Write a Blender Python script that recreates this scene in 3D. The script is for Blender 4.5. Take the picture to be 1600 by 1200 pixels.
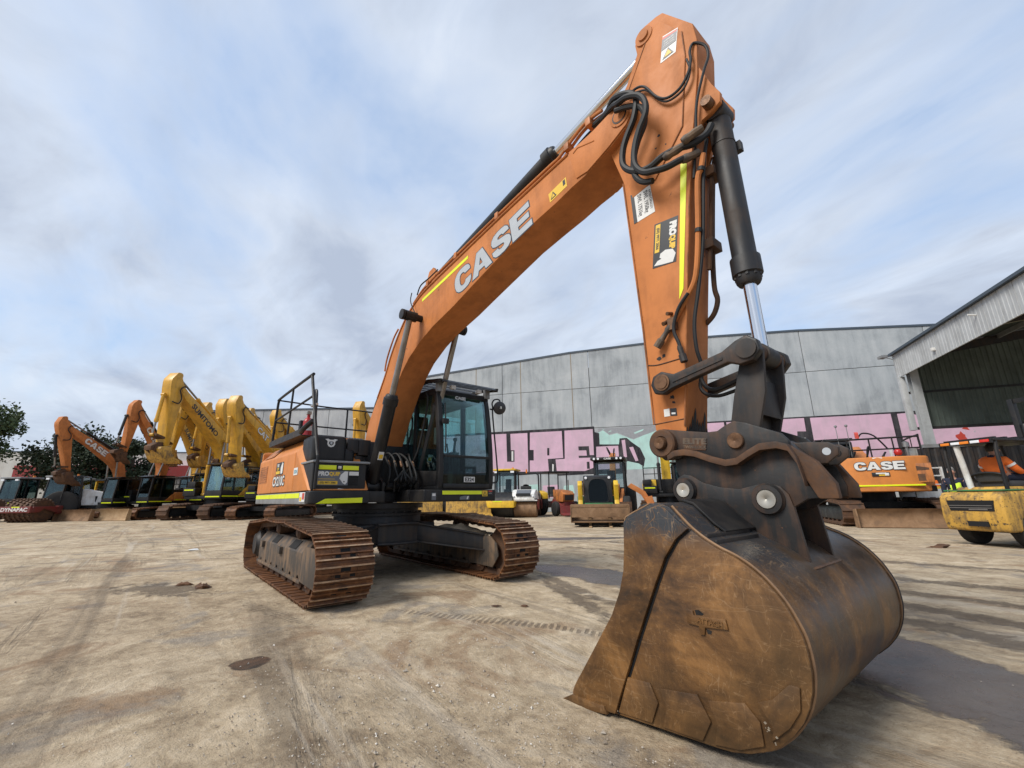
import bpy, bmesh, math, random
from mathutils import Vector, Matrix, noise
random.seed(7)
R=math.radians
for o in list(bpy.data.objects): bpy.data.objects.remove(o)
S=bpy.context.scene; COL=S.collection
# ------------------------------------------------------------------ camera
cam=bpy.data.cameras.new('camera'); camo=bpy.data.objects.new('camera',cam); COL.objects.link(camo)
cam.sensor_width=36; cam.lens=679.1/1600*36; cam.clip_start=.05; cam.clip_end=2000
_y,_p,_r=2.4652,.2558,-.0134
_f=Vector((math.cos(_p)*math.cos(_y),math.cos(_p)*math.sin(_y),math.sin(_p)))
_rt=Vector((math.sin(_y),-math.cos(_y),0)); _u=_rt.cross(_f)
_r2=_rt*math.cos(_r)+_u*math.sin(_r); _u2=-_rt*math.sin(_r)+_u*math.cos(_r)
camo.matrix_world=Matrix(((_r2.x,_u2.x,-_f.x,7.0405),(_r2.y,_u2.y,-_f.y,-2.8536),(_r2.z,_u2.z,-_f.z,1.0878),(0,0,0,1)))
S.camera=camo
# ------------------------------------------------------------------ sky
SUN_EL,SUN_AZ=R(46),math.atan2(-.97,-.12)      # direction towards the sun (from +x, counter-clockwise)
w=bpy.data.worlds.new('World'); S.world=w; w.use_nodes=True
nt=w.node_tree; N=nt.nodes; L=nt.links; N.clear()
def nd(t,**k):
    n=N.new(t)
    for a,b in k.items(): setattr(n,a,b)
    return n
out=nd('ShaderNodeOutputWorld'); bg=nd('ShaderNodeBackground'); bg.inputs[1].default_value=.066
sky=nd('ShaderNodeTexSky',sky_type='NISHITA',sun_disc=False); sky.sun_elevation=SUN_EL; sky.sun_rotation=math.pi/2-SUN_AZ
sky.air_density=1.2; sky.dust_density=1.5; sky.ozone_density=1.5
tc=nd('ShaderNodeTexCoord'); sp=nd('ShaderNodeSeparateXYZ'); L.new(tc.outputs['Generated'],sp.inputs[0])
def mth(op,a,b=None,clamp=False):
    n=nd('ShaderNodeMath',operation=op,use_clamp=clamp)
    for i,x in enumerate((a,b)):
        if x is None: continue
        if isinstance(x,(int,float)): n.inputs[i].default_value=x
        else: L.new(x,n.inputs[i])
    return n.outputs[0]
zz=mth('ADD',mth('MAXIMUM',sp.outputs[2],0.0),.16)
cx=mth('DIVIDE',sp.outputs[0],zz); cy=mth('DIVIDE',sp.outputs[1],zz)
cv=nd('ShaderNodeCombineXYZ'); L.new(cx,cv.inputs[0]); L.new(cy,cv.inputs[1])
def nz(scale,det,rough,loc,dist=0,sc=(1,1,1),rot=0):
    m=nd('ShaderNodeMapping'); m.inputs[1].default_value=loc; m.inputs[3].default_value=sc; m.inputs[2].default_value=(0,0,rot)
    L.new(cv.outputs[0],m.inputs[0]); n=nd('ShaderNodeTexNoise'); n.inputs['Scale'].default_value=scale
    n.inputs['Detail'].default_value=det; n.inputs['Roughness'].default_value=rough; n.inputs['Distortion'].default_value=dist
    L.new(m.outputs[0],n.inputs[0]); return n.outputs[0]
def rmp(f,*st):
    r=nd('ShaderNodeValToRGB'); e=r.color_ramp.elements
    while len(e)<len(st): e.new(.5)
    for i,(p,c) in enumerate(st): e[i].position=p; e[i].color=(*c,1) if len(c)==3 else c
    L.new(f,r.inputs[0]); return r.outputs[0]
n1=nz(.60,7,.52,(2.3,5.1,0),.5,(1,1.5,1),.7); n2=nz(1.9,8,.56,(7.2,1.4,3),.5,(1,1.8,1),.5)
cover=rmp(n1,(.345,(0,0,0)),(.50,(1,1,1)))
fine=rmp(n2,(.40,(0,0,0)),(.62,(1,1,1)))
# cloud brightness: pale where thin, grey-blue where thick
cloudc=rmp(mth('ADD',mth('MULTIPLY',n1,.55),mth('MULTIPLY',n2,.45)),(.36,(11.0,11.5,12.1)),(.44,(9.9,10.6,11.7)),(.51,(7.8,8.7,10.2)),(.60,(5.8,6.7,8.4)))
blue=nd('ShaderNodeMix',data_type='RGBA',blend_type='ADD'); blue.inputs[0].default_value=1
L.new(sky.outputs[0],blue.inputs[6]); blue.inputs[7].default_value=(2.2,3.6,6.0,1)
cf=mth('ADD',mth('MULTIPLY',cover,.80),mth('MULTIPLY',fine,.26),True)
mx=nd('ShaderNodeMix',data_type='RGBA'); L.new(cf,mx.inputs[0]); L.new(blue.outputs[2],mx.inputs[6]); L.new(cloudc,mx.inputs[7])
# pale haze band low in the sky
hz=rmp(sp.outputs[2],(.0,(1,1,1)),(.22,(0,0,0)))
mx2=nd('ShaderNodeMix',data_type='RGBA'); L.new(mth('MULTIPLY',hz,.6),mx2.inputs[0]); L.new(mx.outputs[2],mx2.inputs[6]); mx2.inputs[7].default_value=(6.6,7.6,9.2,1)
L.new(mx2.outputs[2],bg.inputs[0]); L.new(bg.outputs[0],out.inputs[0])
# ------------------------------------------------------------------ sun (behind thin cloud)
sl=bpy.data.lights.new('sun','SUN'); sl.energy=3.0; sl.angle=R(24); sl.color=(1,.95,.87)
so=bpy.data.objects.new('sun',sl); COL.objects.link(so)
sd=Vector((math.cos(SUN_EL)*math.cos(SUN_AZ),math.cos(SUN_EL)*math.sin(SUN_AZ),math.sin(SUN_EL)))
so.rotation_euler=sd.to_track_quat('Z','Y').to_euler(); so.location=sd*60
S.view_settings.view_transform='Standard'; S.view_settings.look='None'; S.view_settings.exposure=0.34; S.view_settings.gamma=1
S.render.engine='CYCLES'
# ------------------------------------------------------------------ materials
MAT={}
def newmat(name):
    m=bpy.data.materials.new(name); m.use_nodes=True; MAT[name]=m
    t=m.node_tree; b=t.nodes['Principled BSDF']; return m,t,b
def tnoise(t,vec,scale,detail=6,rough=.6,dist=0,sc=None):
    if sc:
        m=t.nodes.new('ShaderNodeMapping'); m.inputs[3].default_value=sc; t.links.new(vec,m.inputs[0]); vec=m.outputs[0]
    n=t.nodes.new('ShaderNodeTexNoise'); n.inputs['Scale'].default_value=scale; n.inputs['Detail'].default_value=detail
    n.inputs['Roughness'].default_value=rough; n.inputs['Distortion'].default_value=dist; t.links.new(vec,n.inputs[0]); return n.outputs[0]
def tramp(t,f,*st):
    r=t.nodes.new('ShaderNodeValToRGB'); e=r.color_ramp.elements
    while len(e)<len(st): e.new(.5)
    for i,(p,c) in enumerate(st):
        if isinstance(c,(int,float)): c=(c,c,c)
        e[i].position=p; e[i].color=(*c,1)
    t.links.new(f,r.inputs[0]); return r.outputs[0]
def tmix(t,f,a,b,mode='MIX'):
    n=t.nodes.new('ShaderNodeMix'); n.data_type='RGBA'; n.blend_type=mode
    for i,x in ((0,f),(6,a),(7,b)):
        if isinstance(x,(int,float)): n.inputs[i].default_value=x
        elif isinstance(x,tuple): n.inputs[i].default_value=(*x,1)
        else: t.links.new(x,n.inputs[i])
    return n.outputs[2]
def tmath(t,op,a,b=0,clamp=False):
    n=t.nodes.new('ShaderNodeMath'); n.operation=op; n.use_clamp=clamp
    for i,x in enumerate((a,b)):
        if isinstance(x,(int,float)): n.inputs[i].default_value=x
        else: t.links.new(x,n.inputs[i])
    return n.outputs[0]
def tvec(t,rand=True):
    c=t.nodes.new('ShaderNodeTexCoord')
    if not rand: return c.outputs['Object']
    i=t.nodes.new('ShaderNodeObjectInfo'); a=t.nodes.new('ShaderNodeVectorMath'); a.operation='ADD'
    s=t.nodes.new('ShaderNodeMath'); s.operation='MULTIPLY'; s.inputs[1].default_value=37.0; t.links.new(i.outputs['Random'],s.inputs[0])
    t.links.new(c.outputs['Object'],a.inputs[0]); t.links.new(s.outputs[0],a.inputs[1]); return a.outputs[0]
def tbump(t,b,h,strength=.3,dist=.01):
    n=t.nodes.new('ShaderNodeBump'); n.inputs['Strength'].default_value=strength; n.inputs['Distance'].default_value=dist
    t.links.new(h,n.inputs['Height']); t.links.new(n.outputs[0],b.inputs['Normal'])
def paint(name,col,dirt=(.10,.075,.05),amt=.35,rough=.50,metal=0,scale=3.0,bump=.08,chips=None,spec=.5,streak=True):
    """painted metal: colour drift, grime blotches and runs, optional chipped spots"""
    m,t,b=newmat(name); v=tvec(t)
    a=tnoise(t,v,scale,8,.65,.4); c=tnoise(t,v,scale*7,5,.6)
    s=tnoise(t,v,scale*2.2,6,.6,0,(1.6,1.6,.18)) if streak else a
    drift=tmix(t,tramp(t,a,(.3,0),(.75,1)),col,tuple(x*.80 for x in col))
    g=tmath(t,'MULTIPLY',tramp(t,tmath(t,'ADD',tmath(t,'MULTIPLY',a,.5),tmath(t,'MULTIPLY',s,.5)),(.46,0),(.60,1)),amt)
    k=tmix(t,g,drift,dirt)
    k=tmix(t,tmath(t,'MULTIPLY',tramp(t,c,(.58,0),(.72,1)),amt*.35),k,dirt)
    if chips: k=tmix(t,tramp(t,tnoise(t,v,scale*4.5,7,.7),(1-chips[1],0),(1-chips[1]+.03,1)),k,chips[0])
    t.links.new(k,b.inputs['Base Color'])
    t.links.new(tramp(t,a,(.3,rough-.06),(.7,min(1,rough+.22))),b.inputs['Roughness']); b.inputs['Metallic'].default_value=metal
    b.inputs['Specular IOR Level'].default_value=spec
    tbump(t,b,c,bump,.004); return m
def rusty(name,cols,scale=4,rough=.75,metal=.1,bump=.35,sc=(1,1,1)):
    m,t,b=newmat(name); v=tvec(t)
    a=tnoise(t,v,scale,9,.68,.6,sc); c=tnoise(t,v,scale*9,6,.7); f=tmath(t,'ADD',tmath(t,'MULTIPLY',a,.72),tmath(t,'MULTIPLY',c,.28))
    n=len(cols); k=tramp(t,f,*[(.32+.36*i/(n-1),cc) for i,cc in enumerate(cols)])
    t.links.new(k,b.inputs['Base Color']); t.links.new(tramp(t,c,(.3,rough-.15),(.7,min(1,rough+.15))),b.inputs['Roughness'])
    b.inputs['Metallic'].default_value=metal; tbump(t,b,f,bump,.006); return m
def plain(name,col,rough=.5,metal=0,var=.12,emis=None):
    m,t,b=newmat(name); v=tvec(t); a=tnoise(t,v,6,5,.6)
    t.links.new(tmix(t,tramp(t,a,(.3,0),(.7,1)),col,tuple(x*(1-var) for x in col)),b.inputs['Base Color'])
    b.inputs['Roughness'].default_value=rough; b.inputs['Metallic'].default_value=metal
    if emis: b.inputs['Emission Color'].default_value=(*emis[0],1); b.inputs['Emission Strength'].default_value=emis[1]
    return m
def glassm(name,tint,op):
    """window glass: tinted see-through sheet with a sharp reflection"""
    m,t,b=newmat(name); t.nodes.remove(b); o=t.nodes['Material Output']
    tr=t.nodes.new('ShaderNodeBsdfTransparent'); tr.inputs[0].default_value=(*tint,1)
    gl=t.nodes.new('ShaderNodeBsdfGlossy'); gl.inputs['Roughness'].default_value=.03; gl.inputs[0].default_value=(.9,.95,1,1)
    fr=t.nodes.new('ShaderNodeFresnel'); fr.inputs[0].default_value=1.5
    a=tmath(t,'ADD',tmath(t,'MULTIPLY',fr.outputs[0],.42),op,True)
    x=t.nodes.new('ShaderNodeMixShader'); t.links.new(a,x.inputs[0]); t.links.new(tr.outputs[0],x.inputs[1]); t.links.new(gl.outputs[0],x.inputs[2]); t.links.new(x.outputs[0],o.inputs[0]); return m
ORANGE=(.52,.19,.06); YEL=(.62,.33,.025)
paint('orange paint',ORANGE,(.15,.062,.03),.30,.52,0,2.2,.06,((.07,.04,.028),.335),.18)
paint('orange body paint',(.60,.215,.05),(.20,.09,.04),.2,.40,0,1.6,.03,None,.4)
paint('dirty orange paint',(.46,.16,.04),(.05,.03,.02),.65,.5,0,3,.15,((.06,.04,.03),.30))
paint('yellow paint',YEL,(.16,.09,.03),.4,.38,0,2.0,.05,((.10,.06,.03),.29))
paint('worn yellow paint',(.56,.32,.055),(.085,.06,.04),.75,.5,0,3.5,.15,((.06,.045,.03),.42))
paint('bright yellow paint',(.75,.47,.03),(.2,.12,.03),.3,.38,0,2,.04)
paint('black paint',(.0075,.008,.0095),(.055,.045,.035),.26,.40,0,3,.08,None,.38)
paint('dark steel paint',(.012,.012,.0135),(.060,.038,.024),.5,.52,0,3.5,.2,((.14,.065,.03),.30))
paint('worn black steel',(.015,.0145,.015),(.095,.046,.023),.6,.5,.15,4,.25,((.17,.075,.03),.335))
paint('white paint',(.74,.74,.72),(.3,.24,.17),.35,.4,0,2.5,.05)
paint('grey paint',(.22,.23,.24),(.10,.08,.06),.35,.5,0,3,.08)
paint('red paint',(.17,.022,.02),(.10,.05,.035),.5,.45,0,3,.08)
paint('green paint',(.03,.19,.06),(.10,.08,.05),.4,.4,0,3,.05)
m=rusty('rusty shoe steel',[(.028,.018,.013),(.085,.036,.016),(.17,.070,.026),(.30,.145,.06)],5,.58,.25,.35)
def worn_tips(m):
    t=m.node_tree; b=t.nodes['Principled BSDF']; c=t.nodes.new('ShaderNodeTexCoord'); s=t.nodes.new('ShaderNodeSeparateXYZ'); t.links.new(c.outputs['Object'],s.inputs[0])
    old=b.inputs['Base Color'].links[0].from_socket; n=tnoise(t,c.outputs['Object'],14,5,.6)
    f=tmath(t,'MULTIPLY',tramp(t,tmath(t,'MULTIPLY',s.outputs[2],10),(.40,0),(.445,1)),tramp(t,n,(.35,.15),(.6,1)))
    t.links.new(tmix(t,f,old,(.44,.30,.19)),b.inputs['Base Color'])
rusty('dark rusty steel',[(.030,.022,.018),(.085,.042,.022),(.15,.07,.03)],4,.8,.1,.35)
rusty('rusty blade steel',[(.10,.06,.035),(.21,.12,.06),(.30,.19,.11)],3,.75,.1,.2)
rusty('tan blade steel',[(.26,.15,.07),(.38,.25,.13),(.46,.33,.2)],2.5,.7,.1,.15)
rusty('rusty pin steel',[(.05,.03,.02),(.13,.066,.033),(.20,.11,.06)],12,.55,.5,.2)
rusty('dry mud',[(.22,.165,.11),(.36,.28,.19),(.45,.36,.26)],9,.95,0,.8)
m_=m; rusty('rusty track steel',[(.028,.018,.013),(.085,.036,.016),(.17,.070,.026),(.30,.145,.06)],5,.6,.2,.35); worn_tips(m_)
plain('chrome rod',(.72,.73,.75),.16,1,.05); plain('bright pin steel',(.62,.58,.50),.35,.85,.25)
plain('dull rod',(.30,.285,.27),.35,.8,.3)
plain('hose rubber',(.006,.006,.0065),.62); plain('tyre rubber',(.022,.021,.02),.85,0,.4)
plain('seat fabric',(.06,.062,.066),.9); plain('cab trim',(.13,.13,.13),.7)
plain('reflective yellow tape',(.72,.80,.01),.35,0,.1); plain('reflective tape',(.72,.72,.70),.4)
plain('sticker white',(.66,.66,.64),.45); plain('sticker black',(.016,.017,.02),.4); plain('sticker yellow',(.72,.46,.03),.45)
plain('sticker red',(.5,.06,.04),.45); paint('dusty frame steel',(.055,.045,.037),(.20,.125,.07),.8,.6,0,3.0,.25,((.16,.085,.045),.32))
plain('letter grey',(.42,.45,.48),.35); plain('letter edge',(.035,.045,.06),.4)
plain('sticker grey',(.12,.13,.15),.45); plain('sticker teal',(.03,.22,.30),.4)
plain('red enamel',(.42,.02,.02),.3); plain('amber lens',(.75,.22,.02),.25); plain('red lens',(.6,.03,.02),.25); plain('lamp lens',(.75,.77,.8),.15)
plain('mirror back',(.03,.03,.033),.45); plain('hi-vis orange',(.85,.17,.02),.8,0,.2); plain('hi-vis yellow',(.62,.85,.05),.8,0,.2)
plain('navy cloth',(.012,.016,.035),.9); plain('skin',(.42,.22,.15),.6); plain('dark hair',(.02,.014,.01),.7); plain('grey hair',(.25,.24,.23),.7)
paint('pink wall paint',(.64,.43,.54),(.46,.37,.42),.45,.85,0,.8,.08,((.36,.37,.38),.33),.2); paint('black wall paint',(.03,.028,.033),(.14,.135,.14),.4,.85,0,.8,.08,None,.2); paint('mint wall paint',(.45,.68,.63),(.36,.46,.45),.5,.85,0,.8,.08,None,.2); plain('grey wall paint',(.30,.31,.33),.85,0,.2); plain('orange wall paint',(.55,.27,.10),.85,0,.2)
plain('roof skylight',(.70,.70,.55),.6); plain('dark void',(.006,.006,.007),.9)
glassm('cab glass',(.70,.85,.85),.0); glassm('dark glass',(.42,.50,.50),.0); glassm('clear glass',(.80,.87,.88),.0)
# ------------------------------------------------------------------ geometry helpers
def crom(pts,k=6):
    P=[Vector(p) for p in pts]; o=[]
    for i in range(len(P)-1):
        a=P[max(i-1,0)];b=P[i];c=P[i+1];d=P[min(i+2,len(P)-1)]
        for j in range(k):
            t=j/k; o.append(.5*((2*b)+(c-a)*t+(2*a-5*b+4*c-d)*t*t+(3*b-a-3*c+d)*t**3))
    return o+[P[-1]]
class G:
    def __init__(s,M=None): s.v=[]; s.f=[]; s.M=M
    def add(s,vs,fs):
        o=len(s.v)
        s.v+=[(s.M@Vector(q)) if s.M else Vector(q) for q in vs]; s.f+=[tuple(o+i for i in f) for f in fs]; return s
    def box(s,x0,x1,y0,y1,z0,z1):
        return s.add([(x,y,z) for x in (x0,x1) for y in (y0,y1) for z in (z0,z1)],[(0,1,3,2),(4,6,7,5),(0,4,5,1),(2,3,7,6),(0,2,6,4),(1,5,7,3)])
    def obox(s,c,sz,rot):      # box centred at c, turned by rot (Matrix 3x3 or z angle)
        Q=rot if not isinstance(rot,(int,float)) else Matrix.Rotation(rot,3,'Z'); c=Vector(c); h=[a/2 for a in sz]
        return s.add([c+Q@Vector((x,y,z)) for x in (-h[0],h[0]) for y in (-h[1],h[1]) for z in (-h[2],h[2])],[(0,1,3,2),(4,6,7,5),(0,4,5,1),(2,3,7,6),(0,2,6,4),(1,5,7,3)])
    def prism(s,poly,a,b,ax='y'):
        n=len(poly)
        if ax=='y': v=[(p[0],t,p[1]) for t in (a,b) for p in poly]
        elif ax=='x': v=[(t,p[0],p[1]) for t in (a,b) for p in poly]
        else: v=[(p[0],p[1],t) for t in (a,b) for p in poly]
        return s.add(v,[tuple(range(n)),tuple(range(2*n-1,n-1,-1))]+[(i,i+n,(i+1)%n+n,(i+1)%n) for i in range(n)])
    def loft(s,rings,closed=True,caps=True):
        n=len(rings[0]); v=[q for r in rings for q in r]; f=[]
        for i in range(len(rings)-1):
            for j in range(n if closed else n-1):
                k=(j+1)%n; f.append((i*n+j,i*n+k,(i+1)*n+k,(i+1)*n+j))
        if caps and closed: f+= [tuple(range(n-1,-1,-1)),tuple(range((len(rings)-1)*n,len(rings)*n))]
        return s.add(v,f)
    def cyl(s,p0,p1,r0,r1=None,n=16):
        r1=r0 if r1 is None else r1; p0=Vector(p0);p1=Vector(p1); q=(p1-p0).to_track_quat('Z','Y')
        return s.loft([[p+q@Vector((r*math.cos(2*math.pi*i/n),r*math.sin(2*math.pi*i/n),0)) for i in range(n)] for p,r in ((p0,r0),(p1,r1))])
    def turn(s,p0,p1,prof,n=20):   # lathe: prof = (t along axis in metres, radius)
        p0=Vector(p0);d=(Vector(p1)-p0).normalized(); q=d.to_track_quat('Z','Y')
        return s.loft([[p0+d*t+q@Vector((r*math.cos(2*math.pi*i/n),r*math.sin(2*math.pi*i/n),0)) for i in range(n)] for t,r in prof])
    def tube(s,pts,r,n=8,smooth=True,k=5):
        P=crom(pts,k) if smooth and len(pts)>2 else [Vector(p) for p in pts]
        rings=[];up=None
        for i,p in enumerate(P):
            d=(P[min(i+1,len(P)-1)]-P[max(i-1,0)]).normalized()
            if up is None: up=d.orthogonal().normalized()
            up=(up-d*up.dot(d)); up=up.normalized() if up.length>1e-6 else d.orthogonal().normalized()
            b=d.cross(up); rings.append([p+(up*math.cos(2*math.pi*j/n)+b*math.sin(2*math.pi*j/n))*r for j in range(n)])
        return s.loft(rings)
    def ball(s,c,r,n=10,m=6,sc=(1,1,1)):
        c=Vector(c); rings=[[c+Vector((r*sc[0]*math.sin(math.pi*i/m)*math.cos(2*math.pi*j/n),r*sc[1]*math.sin(math.pi*i/m)*math.sin(2*math.pi*j/n),-r*sc[2]*math.cos(math.pi*i/m))) for j in range(n)] for i in range(1,m)]
        return s.loft(rings)
    def me(s,name,bevel=0,smooth=True,seg=2,ang=35):
        bm=bmesh.new(); vs=[bm.verts.new(v) for v in s.v]
        for f in s.f:
            try: bm.faces.new([vs[i] for i in f])
            except ValueError: pass
        bmesh.ops.recalc_face_normals(bm,faces=bm.faces)
        if bevel:
            es=[e for e in bm.edges if len(e.link_faces)==2 and e.calc_face_angle(0)>.6]
            bmesh.ops.bevel(bm,geom=es,offset=bevel,segments=seg,profile=.6,affect='EDGES',clamp_overlap=True)
        m=bpy.data.meshes.new(name); bm.to_mesh(m); bm.free()
        if smooth:
            for p in m.polygons: p.use_smooth=True
            m.set_sharp_from_angle(angle=R(ang))
        return m
    def obj(s,name,mat,parent=None,bevel=0,smooth=True,seg=2,ang=35):
        return link(name,s.me(name,bevel,smooth,seg,ang),mat,parent)
def link(name,me,mat=None,parent=None):
    o=bpy.data.objects.new(name,me); COL.objects.link(o)
    if mat and not me.materials: me.materials.append(MAT[mat])
    if parent: o.parent=parent
    return o
def thing(name,label,cat,loc=(0,0,0),rz=0,group=None,sc=1):
    o=bpy.data.objects.new(name,None); COL.objects.link(o); o.location=loc; o.rotation_euler=(0,0,rz); o.scale=(sc,)*3
    o.empty_display_size=.2; return tag(o,label,cat,group)
def tag(o,label,cat,group=None,kind=None):
    if label: o['label']=label
    if cat: o['category']=cat
    if group: o['group']=group
    if kind: o['kind']=kind
    return o
def frame(o,x,y=None,n=None):      # matrix with right = x, up = y
    x=Vector(x).normalized(); y=Vector(y); y=(y-x*y.dot(x)).normalized(); z=x.cross(y)
    return Matrix(((x.x,y.x,z.x,o[0]),(x.y,y.y,z.y,o[1]),(x.z,y.z,z.z,o[2]),(0,0,0,1)))
def text(name,s,h,M,mat,parent,off=0,xs=1,shear=0,align='CENTER',ext=.0006,M0=None):
    """flat lettering: h = capital height, M = frame at the text's base"""
    c=bpy.data.curves.new('t','FONT'); c.body=s; c.size=h/.70; c.offset=off; c.shear=shear; c.align_x=align; c.extrude=ext; c.resolution_u=3
    o=bpy.data.objects.new('t',c); COL.objects.link(o); bpy.context.view_layer.update()
    me=bpy.data.meshes.new_from_object(o.evaluated_get(bpy.context.evaluated_depsgraph_get())); bpy.data.objects.remove(o)
    me.name=name; me.transform(Matrix.Diagonal((xs,1,1,1))); me.transform(M)
    if M0: me.transform(M0)
    me.materials.clear(); return link(name,me,mat,parent)
LET={'C':(1.0,[[(1,.66),(.99,.78),(.92,.9),(.78,.98),(.6,1),(.4,1),(.2,.94),(.06,.8),(0,.6),(0,.4),(.06,.2),(.2,.06),(.4,0),(.6,0),(.78,.02),(.92,.1),(.99,.22),(1,.36),(.67,.36),(.64,.27),(.55,.22),(.45,.22),(.36,.28),(.32,.4),(.32,.6),(.36,.72),(.45,.78),(.55,.78),(.64,.73),(.67,.66)]]),
'A':(1.13,[[(0,0),(.34,0),(.40,.17),(.72,.17),(.78,0),(1.13,0),(.74,1),(.39,1)],[(.46,.38),(.66,.38),(.56,.70)]]),
'S':(.98,[[(.02,.33),(.05,.16),(.17,.04),(.35,0),(.62,0),(.82,.05),(.95,.16),(.98,.32),(.93,.47),(.8,.56),(.6,.61),(.42,.65),(.36,.69),(.38,.76),(.48,.79),(.6,.77),(.65,.70),(.95,.70),(.91,.86),(.79,.97),(.6,1),(.4,1),(.2,.96),(.07,.85),(.03,.70),(.08,.55),(.22,.46),(.42,.41),(.6,.37),(.65,.31),(.62,.24),(.5,.21),(.4,.22),(.34,.27),(.33,.33)]]),
'E':(.92,[[(0,0),(.92,0),(.92,.23),(.33,.23),(.33,.39),(.85,.39),(.85,.61),(.33,.61),(.33,.77),(.92,.77),(.92,1),(0,1)]])}
def case_word(name,h,M,mat,parent,edge=0,xs=1.1,ext=.0006,M0=None):
    """the heavy CASE lettering, centred on M; edge grows the strokes outwards"""
    c=bpy.data.curves.new('t','CURVE'); c.dimensions='2D'; c.fill_mode='BOTH'; c.extrude=ext; c.offset=edge
    tot=sum(LET[k][0] for k in 'CASE')+.12; x0=-tot/2
    for k in 'CASE':
        wd,loops=LET[k]
        for lp in loops:
            s=c.splines.new('POLY'); s.points.add(len(lp)-1); s.use_cyclic_u=True
            for q,(a,b) in zip(s.points,lp): q.co=((x0+a)*h*xs,b*h,0,1)
        x0+=wd+.04
    o=bpy.data.objects.new('t',c); COL.objects.link(o); bpy.context.view_layer.update()
    me=bpy.data.meshes.new_from_object(o.evaluated_get(bpy.context.evaluated_depsgraph_get())); bpy.data.objects.remove(o)
    me.transform(M)
    if M0: me.transform(M0)
    me.materials.clear(); return link(name,me,mat,parent)
def quad(name,pts,mat,parent,M=None,th=.0015):
    """thin printed sheet with corners pts (3D, in order), thickness towards its normal"""
    P=[Vector(p) for p in pts]; n=(P[1]-P[0]).cross(P[-1]-P[0]).normalized()*th
    g=G(M); k=len(P); g.add(P+[p+n for p in P],[tuple(range(k-1,-1,-1)),tuple(range(k,2*k))]+[(i,(i+1)%k,(i+1)%k+k,i+k) for i in range(k)])
    return g.obj(name,mat,parent,smooth=False)
# ------------------------------------------------------------------ track loop shared by all tracked machines
def track_path(xf=1.83,xr=-1.88,r=.335,zc=.385,sag=True):
    P=[(xr+(xf-xr)*i/30,zc-r) for i in range(31)]
    P+=[(xf+r*math.cos(a),zc+r*math.sin(a)) for a in [R(-90+i*8) for i in range(1,22)]]
    top=[(xf-.22,zc+r+.012),(.9,zc+r+.055),(.55,zc+r+.082),(.1,zc+r+.07),(-.1,zc+r+.07),(-.55,zc+r+.082),(-1.0,zc+r+.05),(xr+.25,zc+r+.012)] if sag else [(xf*.5,zc+r),(xr*.5,zc+r)]
    P+=top
    P+=[(xr+r*math.cos(a),zc+r*math.sin(a)) for a in [R(95+i*8) for i in range(0,21)]]
    P+=[(xr+.0,zc-r)]
    return P
def resample(P,n):
    P=[Vector((a,b)) for a,b in P]; d=[0]
    for i in range(1,len(P)): d.append(d[-1]+(P[i]-P[i-1]).length)
    o=[];k=0
    for j in range(n):
        s=d[-1]*j/n
        while d[k+1]<s: k+=1
        t=(s-d[k])/max(1e-9,d[k+1]-d[k]); q=P[k].lerp(P[k+1],t); tg=(P[k+1]-P[k]).normalized()
        o.append((q.x,q.y,tg))
    return o
SHOE=[(-.096,.006),(.086,.006),(.094,-.004),(.100,.0),(.096,.016),(.078,.020),(.074,.044),(.060,.046),(.056,.020),(.008,.019),(.004,.038),(-.009,.039),(-.013,.019),(-.052,.019),(-.057,.045),(-.072,.046),(-.078,.018),(-.097,.014)]
def shoe_mesh(wd,name='track_shoe'):
    g=G(); g.prism(SHOE,-wd/2,wd/2); n0=len(g.f)
    for y in (-.075,.075): g.box(-.045,-.008,y-.028,y+.028,.0195,.0215)
    g.box(.012,.05,-.05,.05,.0205,.0225); n1=len(g.f)
    for y in (-.13,.13):
        for x in (-.03,.03): g.cyl((x,y,.015),(x,y,.030),.012,n=6)
    m=g.me(name,0,True,ang=30); m.materials.append(MAT['rusty shoe steel']); m.materials.append(MAT['dark void'])
    for i,p in enumerate(m.polygons):
        if n0<=i<n1: p.material_index=1
    return m
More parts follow.
